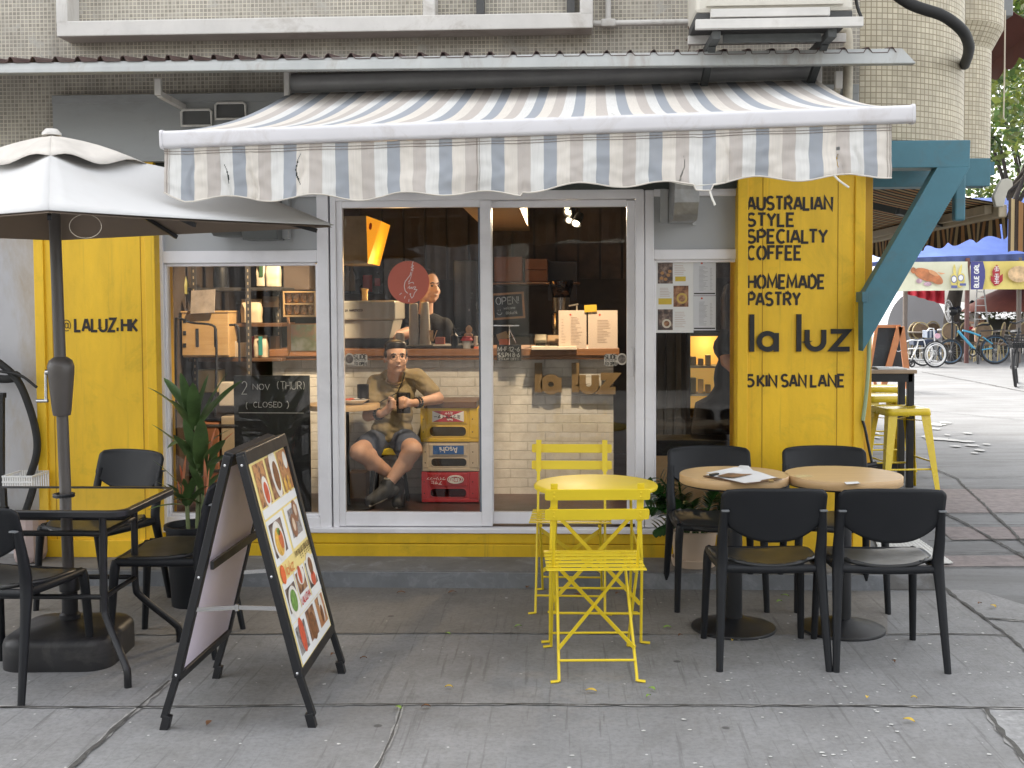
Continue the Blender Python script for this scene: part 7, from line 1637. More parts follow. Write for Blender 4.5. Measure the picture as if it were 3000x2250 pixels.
stems = [(P(553, 1582, YPL), P(548, 1480, YPL)), (P(576, 1582, YPL), P(580, 1480, YPL), P(582, 1330, YPL), P(568, 1180, YPL)), (P(590, 1582, YPL), P(592, 1500, YPL), P(596, 1440, YPL))]
st_ = MB()
for s_ in stems: st_.tube(bez(list(s_), 5), .0115, 8)
st_.obj('stem', M_STEM, o, smooth=60)
lv = []
def whorl(c, n, L, w_, up, droop, seed, mt):
    r2 = random.Random(seed)
    for k in range(n):
        a = 2*math.pi*(k*.382)+r2.uniform(-.3, .3); e = up*r2.uniform(.6, 1.3)
        m = MB(); blade(m, c+Vector((0, 0, .012*k/n*4)), (math.cos(a), math.sin(a)*.8, e), L*r2.uniform(.8, 1.1), w_*r2.uniform(.85, 1.1), droop*r2.uniform(.7, 1.3), .28, 10, r2.uniform(-.4, .4)); m.obj('leaf', mt, o, smooth=60)
def leafpx(a, b, w_, droop, mt, Y=YPL, dy=0.0, tw=0):
    A, Bp = P(*a, Y), P(*b, Y-dy); d = Bp-A; L = d.length*1.22; m = MB(); blade(m, A, d+Vector((0, 0, droop*L*.5)), L, w_*.66, droop, .28, 10, tw); m.obj('leaf', mt, o, smooth=60)
for a, b, w_, dr, dy, tw in (((556, 1235, ), (452, 1156), .042, .5, .05, 0), ((560, 1225), (492, 1130), .044, .35, -.1, .3), ((564, 1245), (535, 1120), .046, .1, .12, 0), ((570, 1260), (566, 1148), .052, .1, .22, 0), ((572, 1255), (605, 1125), .040, .4, .0, .3), ((575, 1258), (655, 1120), .034, .3, .05, -.4), ((578, 1262), (690, 1145), .030, .6, .1, .5), ((575, 1265), (645, 1180), .036, .5, .2, -.3), ((560, 1260), (505, 1190), .040, .6, .2, .2),
                              ((582, 1365), (466, 1268), .036, .4, .05, 0), ((582, 1372), (545, 1255), .050, .15, .12, 0), ((586, 1380), (590, 1256), .058, .08, .24, 0), ((588, 1385), (648, 1310), .048, .35, .15, .3), ((584, 1395), (520, 1300), .042, .5, .22, -.2), ((584, 1330), (668, 1272), .016, .6, .05, 0), ((588, 1400), (660, 1345), .040, .4, .1, .2), ((592, 1420), (545, 1330), .036, .3, .18, 0),
                              ((560, 1470), (466, 1372), .020, .55, .06, 0), ((548, 1478), (495, 1430), .030, .5, .12, 0), ((548, 1480), (452, 1500), .024, .5, .1, 0), ((550, 1470), (575, 1395), .032, .2, .1, 0), ((545, 1484), (505, 1455), .030, .5, .2, 0), ((552, 1486), (600, 1440), .026, .5, .15, .3), ((596, 1450), (560, 1380), .034, .3, .14, 0), ((598, 1450), (640, 1400), .030, .4, .1, 0), ((596, 1440), (630, 1350), .030, .2, .1, .4), ((548, 1490), (470, 1425), .014, .7, .03, 0), ((550, 1490), (540, 1420), .030, .3, .16, 0), ((590, 1480), (520, 1475), .026, .5, .2, 0), ((575, 1300), (505, 1325), .036, .7, .22, 0)):
    leafpx(a, b, w_, dr, M_LEAF, YPL+rl.uniform(-.05, .08), dy, tw)
for a, b, w_ in (((538, 1440), (528, 1375), .020), ((536, 1448), (544, 1352), .024), ((600, 1470), (598, 1365), .030), ((606, 1475), (612, 1390), .018), ((610, 1350), (628, 1270), .020), ((632, 1315), (676, 1275), .020), ((530, 1470), (522, 1420), .018)): leafpx(a, b, w_, .02, M_LEAFN, YPL-.12, .0, .2)
m = MB(); c = (base.x, YPL, 0); m.lathe([(.001, .0), (.11, 0), (.135, .40), (.145, .40), (.145, .42), (.130, .42), (.125, .39), (.001, .38)], c, 32, caps=False); m.obj('pot', M_BLACKP, o, smooth=40)
YZ = 5.72
o = thing('leafy_plant', 'glossy green leafy plant in a round beige pot behind the left wooden table', 'plant', (P(2035, 1680, 6.12).x, 6.2, .1)); pc = P(2032, 1600, 6.20); pz = .097
m = MB(); zt3 = P(2032, 1566, 6.05).z; m.lathe([(.001, pz+.03), (.105, pz+.03), (.128, zt3), (.132, zt3), (.132, zt3-.0), (.12, zt3), (.115, zt3-.03), (.001, zt3-.035)], (pc.x, 6.20, 0), 36, caps=False); m.lathe([(.001, pz), (.115, pz), (.126, pz+.045), (.120, pz+.047), (.112, pz+.02), (.001, pz+.02)], (pc.x, 6.20, 0), 36, caps=False); m.obj('pot', M_POTB, o, smooth=40)
rl = random.Random(5); st_ = MB()
for k in range(17):
    a = rl.uniform(0, 6.28); r_ = rl.uniform(.05, .30); tip = Vector((pc.x+r_*math.cos(a)*1.15, 6.16+.6*r_*math.sin(a)-.02, zt3+rl.uniform(.12, .40)*(1.1-r_*1.4))); b0 = Vector((pc.x+.06*math.cos(a), 6.2+.05*math.sin(a), zt3-.03))
    if k < 3: tip = Vector((pc.x-.16-.05*k, 6.10, zt3+(.22, .02, .14)[k]))
    cv = bez([b0, b0.lerp(tip, .5)+Vector((0, 0, .05)), tip], 6); st_.tube(cv, [.006]*len(cv), 6)
    for i in range(3, len(cv), 1):
        for s_ in (-1, 1):
            d = (cv[i]-cv[i-1]).normalized(); sd = d.cross(Vector((0, -1, .2))).normalized()*s_; m = MB(); blade(m, cv[i], d*.6+sd+Vector((0, -.25, .25)), rl.uniform(.055, .080), rl.uniform(.016, .022), .3, .22, 5); m.obj('leaf', M_ZZ, o, smooth=60) if len([q for q in o.children if q.name.startswith('leaf')]) < 96 else st_.add(m.v, m.f)
st_.obj('stem', M_ZZ, o, smooth=60)

# ------------------------------------------------------------------ odds and ends at the left edge
def hose(pts, r, lab, Y=6.3): return pipe('black_hose', lab, 'hose', bez([P(x, y, Y) for x, y in pts], 8), r, M_RUBBER, 10)
hose([(-60, 1030), (0, 1065), (50, 1112), (85, 1190), (106, 1270), (107, 1330), (88, 1395)], .021, 'thick black hose curving down the stained metal wall', 6.28)
hose([(-60, 1080), (0, 1088), (60, 1100), (108, 1135)], .008, 'thin black hose crossing the thick one on the metal wall', 6.25)
hose([(-60, 1100), (0, 1110), (40, 1108), (55, 1095)], .024, 'short thick black hose end behind the crossing hoses', 6.32)
m = MB(); m.bar(P(4, 1155, 6.2), P(4, 1430, 6.2), .03, .03, (0, 1, 0)); m.box(P(-60, 1160, 6.2).x, P(14, 1160, 6.2).x, 6.18, 6.22, P(0, 1166, 6.2).z, P(0, 1151, 6.2).z); tag(m.obj('steel_rack', M_BLACKM), 'black steel rack corner at the left edge of the photo', 'rack')
m = MB(); x0, x1, z0, z1 = P(6, 1430, 6.1).x, P(96, 1430, 6.1).x, P(50, 1445, 6.1).z, P(50, 1394, 6.1).z
for k in range(13): x = lerp(x0+.006, x1-.006, k/12); m.box(x-.004, x+.004, 6.10, 6.106, z0, z1)
for k in range(4): z = lerp(z0, z1-.005, k/3); m.box(x0, x1, 6.098, 6.1085, z-.004, z+.005)
for k in range(13): x = lerp(x0+.006, x1-.006, k/12); m.box(x-.004, x+.004, 6.30, 6.306, z0, z1)
m.box(x0, x0+.008, 6.109, 6.30, z1-.01, z1); m.box(x1-.008, x1, 6.109, 6.30, z1-.01, z1); m.box(x0, x1, 6.109, 6.30, z0, z0+.006)
tag(m.obj('plastic_basket', M_PAPER), 'white slatted plastic basket by the stained metal wall', 'basket')
bx('basket_stool', 'dusty pink gas canister under the white basket at the left edge', 'canister', 30, 98, 1446, 1660, 6.12, .2, pm('pinkish_enamel', (.42, .33, .31), .4, .1, 5), .05)
bx('rolled_shutter', 'dark grey shutter box above the stained metal wall', 'shutter box', -80, 104, 480, 530, 6.25, .15, pm('dark_grey_box', (.10, .115, .125), .5, .15), .01)
pipe('wall_cable', 'dark cable loop under the shutter box', 'cable', bez([P(-30, 545, 6.3), P(10, 548, 6.3), P(20, 560, 6.3), P(5, 575, 6.3), P(-30, 580, 6.3)], 6), .014, M_RUBBER, 8)
for i, (px, py) in enumerate(((575, 345), (675, 325))):  # two framed mesh vents, no lamps
    y = 6.26; o = thing('framed_vent', ['small white framed vent on the grey panel, further from the awning end', 'small white framed vent on the grey panel, touching the awning edge'][i], 'vent', P(px, py, y), 'framed vents on the grey panel')
    c = P(px, py, y); m = MB(); m.tube([c+Vector((sx*.085, 0, sz*.055)) for sx, sz in ((-1, -.8), (1, -.8), (1, .6), (.85, .8), (-.85, .8), (-1, .6))], .007, 6, closed=True); m.obj('frame', M_WHITEOLD, o)
    m = MB(); m.box(c.x-.08, c.x+.08, 6.275, 6.289, c.z-.04, c.z+.04); m.obj('mesh', pm('vent_mesh', (.09, .09, .09), .7), o)
# fallen leaves on the pavement
M_FL = [pm('fallen_yellow', (.55, .38, .05), .6, .2, 40), pm('fallen_green', (.22, .36, .06), .6, .2, 40), pm('fallen_brown', (.17, .08, .035), .8, .3, 40)]
rl = random.Random(9); sp_ = {}
for px, py, s_, k in ((1732, 2026, .030, 0), (1910, 2021, .024, 1), (1900, 2042, .020, 1), (1167, 2076, .026, 1), (1248, 2072, .024, 2), (1315, 2015, .022, 0), (1312, 1859, .022, 1), (1518, 1837, .026, 1), (1955, 1840, .028, 1), (1993, 1864, .020, 2), (1065, 1930, .020, 2),
                      (2663, 2113, .030, 0), (2540, 2046, .018, 0), (2678, 2047, .016, 0), (2145, 1879, .016, 0), (1810, 1740, .03, 2), (1545, 1722, .03, 2), (1325, 1737, .035, 2), (1175, 1738, .03, 2), (2300, 1747, .03, 1), (2283, 1764, .025, 1), (2618, 1940, .02, 2), (1690, 1745, .03, 2), (612, 2121, .03, 2), (2870, 1770, .02, 2), (2910, 1778, .03, 0), (975, 1920, .02, 2)):
    c = G(px, py, .012); a = rl.uniform(0, 6.28); m = MB(); d = Vector((math.cos(a), math.sin(a), 0)); n = Vector((-d.y, d.x, 0)); N_ = 8; vs = []
    for i in range(N_+1):
        t = i/N_; w_ = s_*.36*math.sin(math.pi*t)**.8; q = c+d*(s_*(t-.5)*1.5)+Vector((0, 0, .006*math.sin(math.pi*t)+.002)); vs += [q-n*w_+Vector((0, 0, .004)), q, q+n*w_+Vector((0, 0, .003))]
    fs = []
    for i in range(N_): b_ = 3*i; fs += [(b_, b_+1, b_+4, b_+3), (b_+1, b_+2, b_+5, b_+4)]
    m.add(vs, fs); nm = ('yellow', 'green', 'brown')[k]; tag(m.obj('fallen_leaf', M_FL[k], smooth=60), 'small %s fallen leaf lying on the concrete pavement' % nm, 'leaf', nm+' fallen leaves')
m = MB(); rl = random.Random(33)
for k in range(150):                                   # pale grit and paper crumbs trodden into the concrete
    px, py = (rl.uniform(2000, 3000), rl.uniform(1800, 2250)) if k < 90 else (rl.uniform(0, 3000), rl.uniform(1740, 2250)); c = G(px, py, .0085); s_ = rl.uniform(.003, .010); n = 6; a0 = rl.uniform(0, 6)
    m.add([c+Vector((math.cos(a0+2*math.pi*i/n)*s_*rl.uniform(.5, 1.2), math.sin(a0+2*math.pi*i/n)*s_*rl.uniform(.4, .9), 0)) for i in range(n)], [tuple(range(n))])
tag(m.obj('pale_grit', pm('pale_grit', (.55, .55, .53), .8, .2, 50)), 'pale grit and paper crumbs trodden into the concrete', 'grit', kind='stuff')
# ------------------------------------------------------------------ side terrace: high table, stools, boards
m = MB(); q = [G(2560, 1577), G(2672, 1573), G(2792, 1657), G(2590, 1664)]
def plate(u, v):
    p = q[0].lerp(q[1], u).lerp(q[3].lerp(q[2], u), v); return p+Vector((0, 0, .014+.004*max(0, math.sin(u*40+v*50)*math.sin(u*40-v*50))))
m.grid(plate, 90, 70); tag(m.obj('ramp_plate', pm('pale_chequer_plate', (.52, .52, .50), .5, .1, 4, metal=.2), smooth=80, solid=.008), 'pale patterned metal ramp plate on the ground right of the yellow pillar', 'ramp plate')
m = MB(); a = P(2574, 1700, 6.0); m.box(a.x-.022, a.x+.022, 6.05, 6.10, 0, .19, .014); tag(m.obj('kerb_post', M_YEL), 'stubby yellow post on the ground at the foot of the yellow pillar', 'post')
pipe('green_hose', 'pale green hose running down the edge of the yellow pillar', 'hose', bez([P(2546, 990, 6.30), P(2544, 1080, 6.30), P(2536, 1170, 6.30), P(2528, 1232, 6.30)], 6), .011, cm((.30, .38, .22)), 8)
m = MB(); m.tube(bez([P(2527, 1232, 6.3), P(2534, 1255, 6.3), P(2545, 1310, 6.3), P(2556, 1362, 6.3)], 6), .008, 8); m.tube([P(2530, 1366, 6.3), P(2568, 1359, 6.3)], .015, 8); tag(m.obj('iron_lever', M_BLACKM), 'black iron lever hanging beside the right yellow pillar', 'lever')
yh = 9.4; xr_ = P(2687, 1090, yh).x; zh = P(2650, 1084, yh).z
o = thing('high_table', 'narrow high bar table with a wooden top and black frame beside the yellow stools', 'table', (2.4, 9.6, 0))
m = MB(); m.box(1.9, xr_, yh, yh+.40, zh-.030, zh, .003); m.obj('tabletop', m_wood('weathered_table', (.34, .24, .16), (.42, .31, .21), (3, 30, 30)), o)
m = MB(); m.box(1.92, xr_-.03, yh+.02, yh+.05, zh-.10, zh-.031); m.box(1.92, xr_-.03, yh+.34, yh+.37, zh-.10, zh-.031); m.box(2.05, xr_-.12, yh+.12, yh+.17, .14, .19); m.obj('frame', M_BLACKM, o)
for px, y in ((2669, yh+.02), (2643, yh+.27)):
    m = MB(); x = P(px, 1200, y).x; m.box(x-.026, x+.026, y, y+.05, 0, zh-.031, .003); m.obj('leg', M_BLACKM, o)
m = MB(); a, b = P(2566, 1080, yh+.1), P(2652, 1080, yh+.1); m.box(a.x, b.x, yh+.04, yh+.3, zh+.001, zh+.012, .003); m.box(a.x-.01, a.x+.1, yh+.06, yh+.2, zh+.0125, zh+.02, .003); tag(m.obj('menu_pile', M_PAPER), 'pile of white menu papers on the high bar table', 'papers')
def stool(label):
    t = thing('metal_stool', label, 'stool', (0, 0, 0), 'yellow metal bar stools'); H_ = .685; s_ = .165; f_ = .235
    m = MB(); o1 = rrect(-s_-.012, s_+.012, -s_-.012, s_+.012, .04); n = len(o1); vs = [(p[0]*k, p[1]*k, z) for k, z in ((1.06, H_-.055), (1.03, H_-.012), (1.0, H_), (.93, H_-.003), (.90, H_-.008)) for p in o1]; fs = [tuple(4*n+i for i in range(n))]
    for i in range(4):
        for j in range(n): fs.append((i*n+j, i*n+(j+1) % n, (i+1)*n+(j+1) % n, (i+1)*n+j))
    m.add(vs, fs); m.obj('seat', M_YM2, t, smooth=50, solid=.003)
    for sx in (-1, 1):
        for sy in (-1, 1):
            m = MB(); w0, w1 = .075, .036; c0 = Vector((sx*(s_+.005), sy*(s_+.005), H_-.035)); c1_ = Vector((sx*f_, sy*f_, 0))
            vs = [c0, c0-Vector((sx*w0, 0, 0)), c0-Vector((0, sy*w0, 0)), c1_, c1_-Vector((sx*w1, 0, 0)), c1_-Vector((0, sy*w1, 0))]
            m.add(vs, [(0, 1, 4, 3), (2, 0, 3, 5)]); m.obj('leg', M_YM2, t, solid=.004)
    m = MB()
    for z, k in ((.20, .86), (.26, .82)):
        e = lerp(f_, s_, z/H_)-.02
        if z < .25: 
            for sy in (-1, 1): m.tube([(-e, sy*e, z), (e, sy*e, z)], .008, 8)
        else:
            for sx in (-1, 1): m.tube([(sx*e, -e, z), (sx*e, e, z)], .008, 8)
    m.obj('foot_rail', M_YM2, t, smooth=60)
    m = MB(); m.bar((-s_, -s_, H_-.09), (s_, s_, H_-.09), .02, .006); m.bar((-s_, s_, H_-.098), (s_, -s_, H_-.098), .02, .006); m.obj('brace', M_YM2, t); return t
s0 = stool('yellow metal bar stool standing clear in front of the high table leg'); c = P(2637, 1190, 9.28); s0.location = (c.x, 9.28, 0); s0.rotation_euler = (0, 0, .14)
dup(s0, (P(2585, 1160, 10.5).x, 10.5, 0), .1, 'yellow metal bar stool half hidden behind the yellow pillar edge, middle one of the three'); dup(s0, (P(2585, 1130, 11.6).x, 11.6, 0), -.1, 'yellow metal bar stool furthest away along the side wall')
o = thing('pavement_chalkboard', 'blank chalkboard easel with an orange wood frame beyond the high table', 'chalkboard', (P(2600, 1138, 19.6).x, 19.8, 0)); ye = 19.6
M_OW = pm('orange_wood_frame', (.42, .16, .06), .5, .15, 8)
m = MB(); at = lambda x, y, d=0: P(x, y, ye+d)
m.bar(at(2636, 957), at(2586, 1138), .10, .04, (0, 1, 0)); m.bar(at(2640, 957), at(2662, 1138), .10, .04, (0, 1, 0)); m.obj('side_rail', M_OW, o)
m = MB(); qq = [at(2572, 956, .1), at(2630, 956, .1), at(2600, 1077, .05), at(2550, 1082, .05)]; m.add(qq+[p+Vector((0, .04, 0)) for p in qq], [(3, 2, 1, 0), (4, 5, 6, 7), (0, 1, 5, 4), (2, 3, 7, 6), (3, 0, 4, 7)]); m.obj('slate', M_CHALKB, o)
m = MB(); m.bar(at(2570, 956, .05), at(2638, 956, .05), .05, .04, (0, 1, 0)); m.bar(at(2548, 1082), at(2602, 1080), .05, .04, (0, 1, 0)); m.bar(at(2568, 958), at(2548, 1082), .05, .04, (0, 1, 0)); m.bar(at(2560, 1100, .8), at(2566, 1140, .8), .05, .04, (0, 1, 0)); m.obj('frame', M_OW, o)
m = MB(); qq = [at(2632, 970, .4), at(2646, 970, .4), at(2655, 1075, .4), at(2605, 1075, .4)]; m.add(qq, [(0, 1, 2, 3)]); m.obj('back_slate', M_CHALKB, o, solid=.03)
m = MB(); m.tube(bez([at(2622, 1025), at(2632, 1030), at(2642, 1026)], 4), .008, 5); m.obj('chain', M_CHROME, o)

# ------------------------------------------------------------------ wheelchair and bicycles
def wheel(mb, c, r, tube_r, axis, n=40): 
    ax = Vector(axis).normalized(); u = ax.orthogonal().normalized(); v = ax.cross(u); mb.tube([c+(u*math.cos(2*math.pi*k/n)+v*math.sin(2*math.pi*k/n))*r for k in range(n)], tube_r, 7, closed=True)
def spokes(mb, c, r, axis, n, rr):
    ax = Vector(axis).normalized(); u = ax.orthogonal().normalized(); v = ax.cross(u)
    for k in range(n): mb.tube([c, c+(u*math.cos(2*math.pi*k/n)+v*math.sin(2*math.pi*k/n))*r], rr, 4, caps=False)
    mb.tube([c-ax*.05, c+ax*.05], .025, 8)
M_TYRE = pm('tyre', (.02, .02, .022), .7, .1); M_RIMW = pm('white_rim', (.72, .72, .72), .35, .05); M_SPOKE = pm('spoke', (.28, .28, .28), .3, .1, metal=.6)
yw = 26.8
o = thing('wheelchair', 'empty wheelchair with white rimmed wheels parked in front of the food tent', 'wheelchair', (P(2720, 1060, yw).x, yw, 0)); ax = (-.25, 1, 0)
for c, d_ in ((P(2740, 1038, yw), 0), (P(2704, 1034, yw+.5), .5)):
    w_ = MB(); wheel(w_, c, .295, .020, ax); wo = w_.obj('wheel', M_TYRE, o, smooth=60)
    w_ = MB(); wheel(w_, c, .268, .014, ax); wheel(w_, c+Vector((0, -.05, 0)), .225, .012, ax); w_.obj('hand_rim', M_RIMW, wo, smooth=60)
    w_ = MB(); spokes(w_, c, .26, ax, 14, .004); w_.obj('spokes', M_SPOKE, wo)
for px, d_ in ((2672, 0), (2664, .4)):
    w_ = MB(); c = P(px, 1063, yw+d_); c.z = .085; wheel(w_, c, .065, .02, ax, 20); w_.tube([c, c+Vector((.02, 0, .2))], .018, 6); w_.obj('caster', M_TYRE, o, smooth=60)
m = MB(); t_ = lambda l, r=.016, y=yw: m.tube([P(a, b, y) for a, b in l], r, 6)
for y in (yw, yw+.45):
    t_([(2657, 1000), (2672, 996), (2690, 998), (2686, 1018), (2672, 1048)], .016, y); t_([(2690, 998), (2706, 996), (2712, 1016)], .016, y); t_([(2717, 970), (2722, 962), (2735, 962), (2738, 1000)], .016, y); t_([(2746, 966), (2758, 965)], .018, y); t_([(2660, 1022), (2730, 1018), (2738, 1040)], .016, y); t_([(2710, 1028), (2742, 1028)], .012, y); t_([(2655, 1050), (2745, 1057)], .014, y)
m.obj('frame', M_RIMW, o, smooth=60)
m = MB(); a, b = P(2676, 1012, yw+.05), P(2738, 995, yw+.05); m.box(a.x, b.x, yw+.03, yw+.42, a.z, b.z, .02); m.obj('seat', cm((.02, .03, .06)), o)
m = MB(); a, b = P(2714, 990, yw+.1), P(2744, 968, yw+.1); m.box(a.x, b.x, yw+.05, yw+.40, a.z, b.z, .01); m.obj('backrest', m_stripes('striped_back', [(.03, .05, .10), (.30, .33, .38)], .045), o)
m = MB(); c = P(2747, 984, yw-.05); m.M = frame(c, (1, 0, 0), (0, 0, 1)); m.lathe([(.001, -.01), (.062, -.01), (.062, .01), (.001, .01)], (0, 0, 0), 24, caps=False); m.obj('pink_disc', cm((.62, .36, .44)), o)
yb_ = 28.1
o = thing('bicycle', 'blue and black mountain bicycle leaning behind the wheelchair', 'bicycle', (P(2850, 1066, yb_).x, yb_, 0)); B_ = lambda x, y, d=0: P(x, y, yb_+d)
for c in (B_(2784, 1030), B_(2916, 1024)):
    r_ = c.z-.02; w_ = MB(); wheel(w_, c, r_, .026, (.05, 1, 0)); wo = w_.obj('wheel', M_TYRE, o, smooth=60); w_ = MB(); wheel(w_, c, r_*.90, .012, (.05, 1, 0)); w_.obj('rim', cm((.04, .10, .17)), wo, smooth=60); w_ = MB(); spokes(w_, c, r_*.9, (.05, 1, 0), 16, .003); w_.obj('spokes', M_SPOKE, wo)
m = MB(); m.tube([B_(2806, 969), B_(2855, 1024)], .034, 8); m.tube([B_(2820, 968), B_(2845, 974), B_(2873, 984)], .024, 8); m.tube([B_(2880, 988), B_(2908, 1008)], .016, 8); m.tube([B_(2876, 1025), B_(2908, 1020)], .016, 8); m.obj('frame', pm('bike_blue', (.06, .30, .46), .35, .1, 4), o, smooth=60)
m = MB(); m.tube([B_(2872, 975), B_(2860, 1028)], .020, 8); m.tube([B_(2802, 955), B_(2800, 985), B_(2786, 1030)], .022, 8); m.tube([B_(2855, 1022), B_(2876, 1046)], .02, 8); m.tube([B_(2908, 1008), B_(2916, 1024)], .016, 8); m.tube([B_(2790, 942, -.3), B_(2800, 948), B_(2806, 944, .3)], .02, 8); m.tube([B_(2862, 1036), B_(2864, 1068)], .012, 6); m.tube([B_(2866, 1036), B_(2868, 1070)], .010, 6); m.tube([B_(2872, 970), B_(2942, 966)], .014, 6); wheel(m, B_(2850, 1033, -.05), .085, .02, (0, 1, 0), 20); m.obj('fork_and_cranks', M_BLACKM, o, smooth=60)
m = MB(); m.tube([B_(2858, 957), B_(2878, 951), B_(2898, 951)], [.025, .05, .06], 8, flat=.5); m.obj('saddle', M_BLACKP, o, smooth=60)
yc2 = 20.6
o = thing('bicycle', 'dark bicycle with a front basket turned towards the camera at the right edge', 'bicycle', (P(2975, 1130, yc2).x, yc2, 0)); B_ = lambda x, y, d=0: P(x, y, yc2+d); ax = (.95, -.38, .12)
c = B_(2969, 1077); w_ = MB(); wheel(w_, c, c.z-.02, .027, ax); wo = w_.obj('wheel', M_TYRE, o, smooth=60); w_ = MB(); wheel(w_, c, c.z-.06, .012, ax); w_.obj('rim', M_SPOKE, wo); w_ = MB(); spokes(w_, c, c.z-.06, ax, 14, .003); w_.obj('spokes', M_SPOKE, wo)
c2 = c+Vector((.42, 1.0, 0)); w_ = MB(); wheel(w_, c2, c.z-.02, .027, ax); w_.obj('wheel', M_TYRE, o, smooth=60)
m = MB(); m.tube([c+Vector((-.05, 0, 0)), B_(2975, 1030), B_(2985, 960)], .018, 8); m.tube([c+Vector((.07, 0, 0)), B_(2985, 1030)], .018, 8); m.tube([B_(2982, 1010), c2+Vector((-.1, -.3, -.05)), c2], .022, 8); m.tube([B_(2985, 975), c2+Vector((-.1, -.2, .45)), c2], .018, 8); m.tube([B_(2958, 944, .05), B_(2975, 948), B_(2998, 938, .2)], .016, 8); m.obj('frame', M_BLACKM, o, smooth=60)
m = MB(); a = B_(2985, 1000, -.25)
for k in range(5):
    z = a.z-.11+.055*k; m.tube([(a.x+x*(.15+.012*k), a.y+y*(.10+.01*k), z) for x, y in ((-1, -1), (1, -1), (1, 1), (-1, 1))], .006, 5, closed=True)
for x, y in [(lerp(-1, 1, k/8), -1) for k in range(9)]+[(lerp(-1, 1, k/8), 1) for k in range(9)]+[(-1, lerp(-1, 1, k/5)) for k in range(6)]+[(1, lerp(-1, 1, k/5)) for k in range(6)]: m.tube([(a.x+x*.15, a.y+y*.10, a.z-.11), (a.x+x*.198, a.y+y*.14, a.z+.11)], .005, 4)
m.box(a.x-.14, a.x+.14, a.y-.09, a.y+.09, a.z-.10, a.z-.02); m.obj('basket', M_BLACKM, o)
m = MB(); s_ = c2+Vector((-.05, -.15, .62)); m.ell(s_, (.09, .14, .04)); m.obj('saddle', M_BLACKP, o, smooth=60)

# ------------------------------------------------------------------ food tent, banners, chairs
yt_ = 28.6
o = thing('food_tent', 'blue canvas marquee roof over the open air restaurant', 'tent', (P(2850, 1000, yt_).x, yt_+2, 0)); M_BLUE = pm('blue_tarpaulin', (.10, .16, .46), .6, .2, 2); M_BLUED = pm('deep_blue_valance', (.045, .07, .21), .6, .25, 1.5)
e0, e1, e2_ = P(2640, 757, yt_), P(2848, 748, yt_), P(3060, 742, yt_); zt4 = e0.z
xr2 = e2_.x+3; m = MB(); rA, rB = Vector((e0.x+2.2, yt_+3, zt4+1.75)), Vector((xr2-2, yt_+3, zt4+1.75))
m.add([e0, Vector((xr2, yt_, zt4)), Vector((xr2, yt_+6, zt4)), Vector((e0.x, yt_+6, zt4)), rA, rB], [(0, 1, 5, 4), (1, 2, 5), (2, 3, 4, 5), (3, 0, 4)]); m.obj('roof', M_BLUE, o, solid=.01)
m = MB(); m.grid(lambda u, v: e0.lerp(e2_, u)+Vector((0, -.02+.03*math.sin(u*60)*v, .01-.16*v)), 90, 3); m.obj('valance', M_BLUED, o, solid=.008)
for px in (2652, 2833, 2985):
    m = MB(); x = P(px, 900, yt_).x; m.tube([(x, yt_, 0), (x, yt_, zt4)], .06, 10); m.obj('pole', pm('maroon_pole', (.12, .05, .045), .5, .3, 3) if px == 2833 else pm('brown_pole', (.12, .095, .08), .5, .2), o)
def rectP(mb, px0, px1, py0, py1, y): a, b, c, d = P(px0, py1, y), P(px1, py1, y), P(px1, py0, y), P(px0, py0, y); mb.add([a, b, c, d], [(0, 1, 2, 3)])
def ellP(mb, cx_, cy_, rx, ry, y, rot=0, n=24):
    mb.add([P(cx_+rx*math.cos(2*math.pi*k/n)*math.cos(rot)-ry*math.sin(2*math.pi*k/n)*math.sin(rot), cy_+rx*math.cos(2*math.pi*k/n)*math.sin(rot)+ry*math.sin(2*math.pi*k/n)*math.cos(rot), y) for k in range(n)], [tuple(range(n-1, -1, -1))])
yn = yt_-.25
o = thing('restaurant_banner', 'pale food banner with roast goose and beer bottles, left of the blue lettered one', 'banner', P(2745, 810, yn), 'banners on the food tent')
m = MB(); q = [P(2630, 853, yn), P(2838, 850, yn), P(2836, 766, yn), P(2630, 768, yn)]; m.grid(lambda u, v: q[0].lerp(q[1], u).lerp(q[3].lerp(q[2], u), v)+Vector((0, .03*math.sin(u*11+v*3), 0)), 24, 6); m.obj('cloth', pm('banner_cream', (.66, .66, .50), .6, .12, 1.2), o, smooth=80)
y = yn-.06
m = MB(); ellP(m, 2712, 805, 36, 17, y, .35); ellP(m, 2740, 815, 26, 14, y-.004, .6); ellP(m, 2676, 792, 8, 9, y-.008); m.obj('roast_goose', pm('goose_brown', (.45, .16, .06), .4, .4, 6), o)
m = MB(); ellP(m, 2735, 800, 16, 6, y-.012, .5); m.add([P(2745, 797, y-.014), P(2770, 801, y-.014), P(2758, 804, y-.014)], [(2, 1, 0)]); m.obj('goose_light', pm('goose_light', (.62, .30, .14), .4, .2, 8), o)
m = MB(); ellP(m, 2693, 823, 9, 7, y-.01); ellP(m, 2718, 832, 12, 6, y-.01); m.obj('garnish', pm('garnish', (.45, .30, .36), .5, .5, 9), o)
m = MB()
for cx_, r_ in ((2796, -.06), (2816, .22)):
    for a_, b_, c_, d_ in ((0, 822, 11, 22), (0, 794, 4, 20)): ellP(m, cx_+(830-b_)*-math.sin(r_)*.4, b_, c_, d_, y-(.004 if b_ > 800 else .008), r_)
m.obj('beer_bottle', pm('bottle_yellow', (.66, .55, .16), .3, .15, 6), o)
m = MB(); ellP(m, 2795, 818, 8.5, 11, y-.014); ellP(m, 2815, 814, 8.5, 10, y-.014, .2); rectP(m, 2787, 2804, 836, 844, y-.014); rectP(m, 2812, 2830, 830, 837, y-.014); m.obj('bottle_label', pm('label_blue', (.10, .12, .30), .5), o)
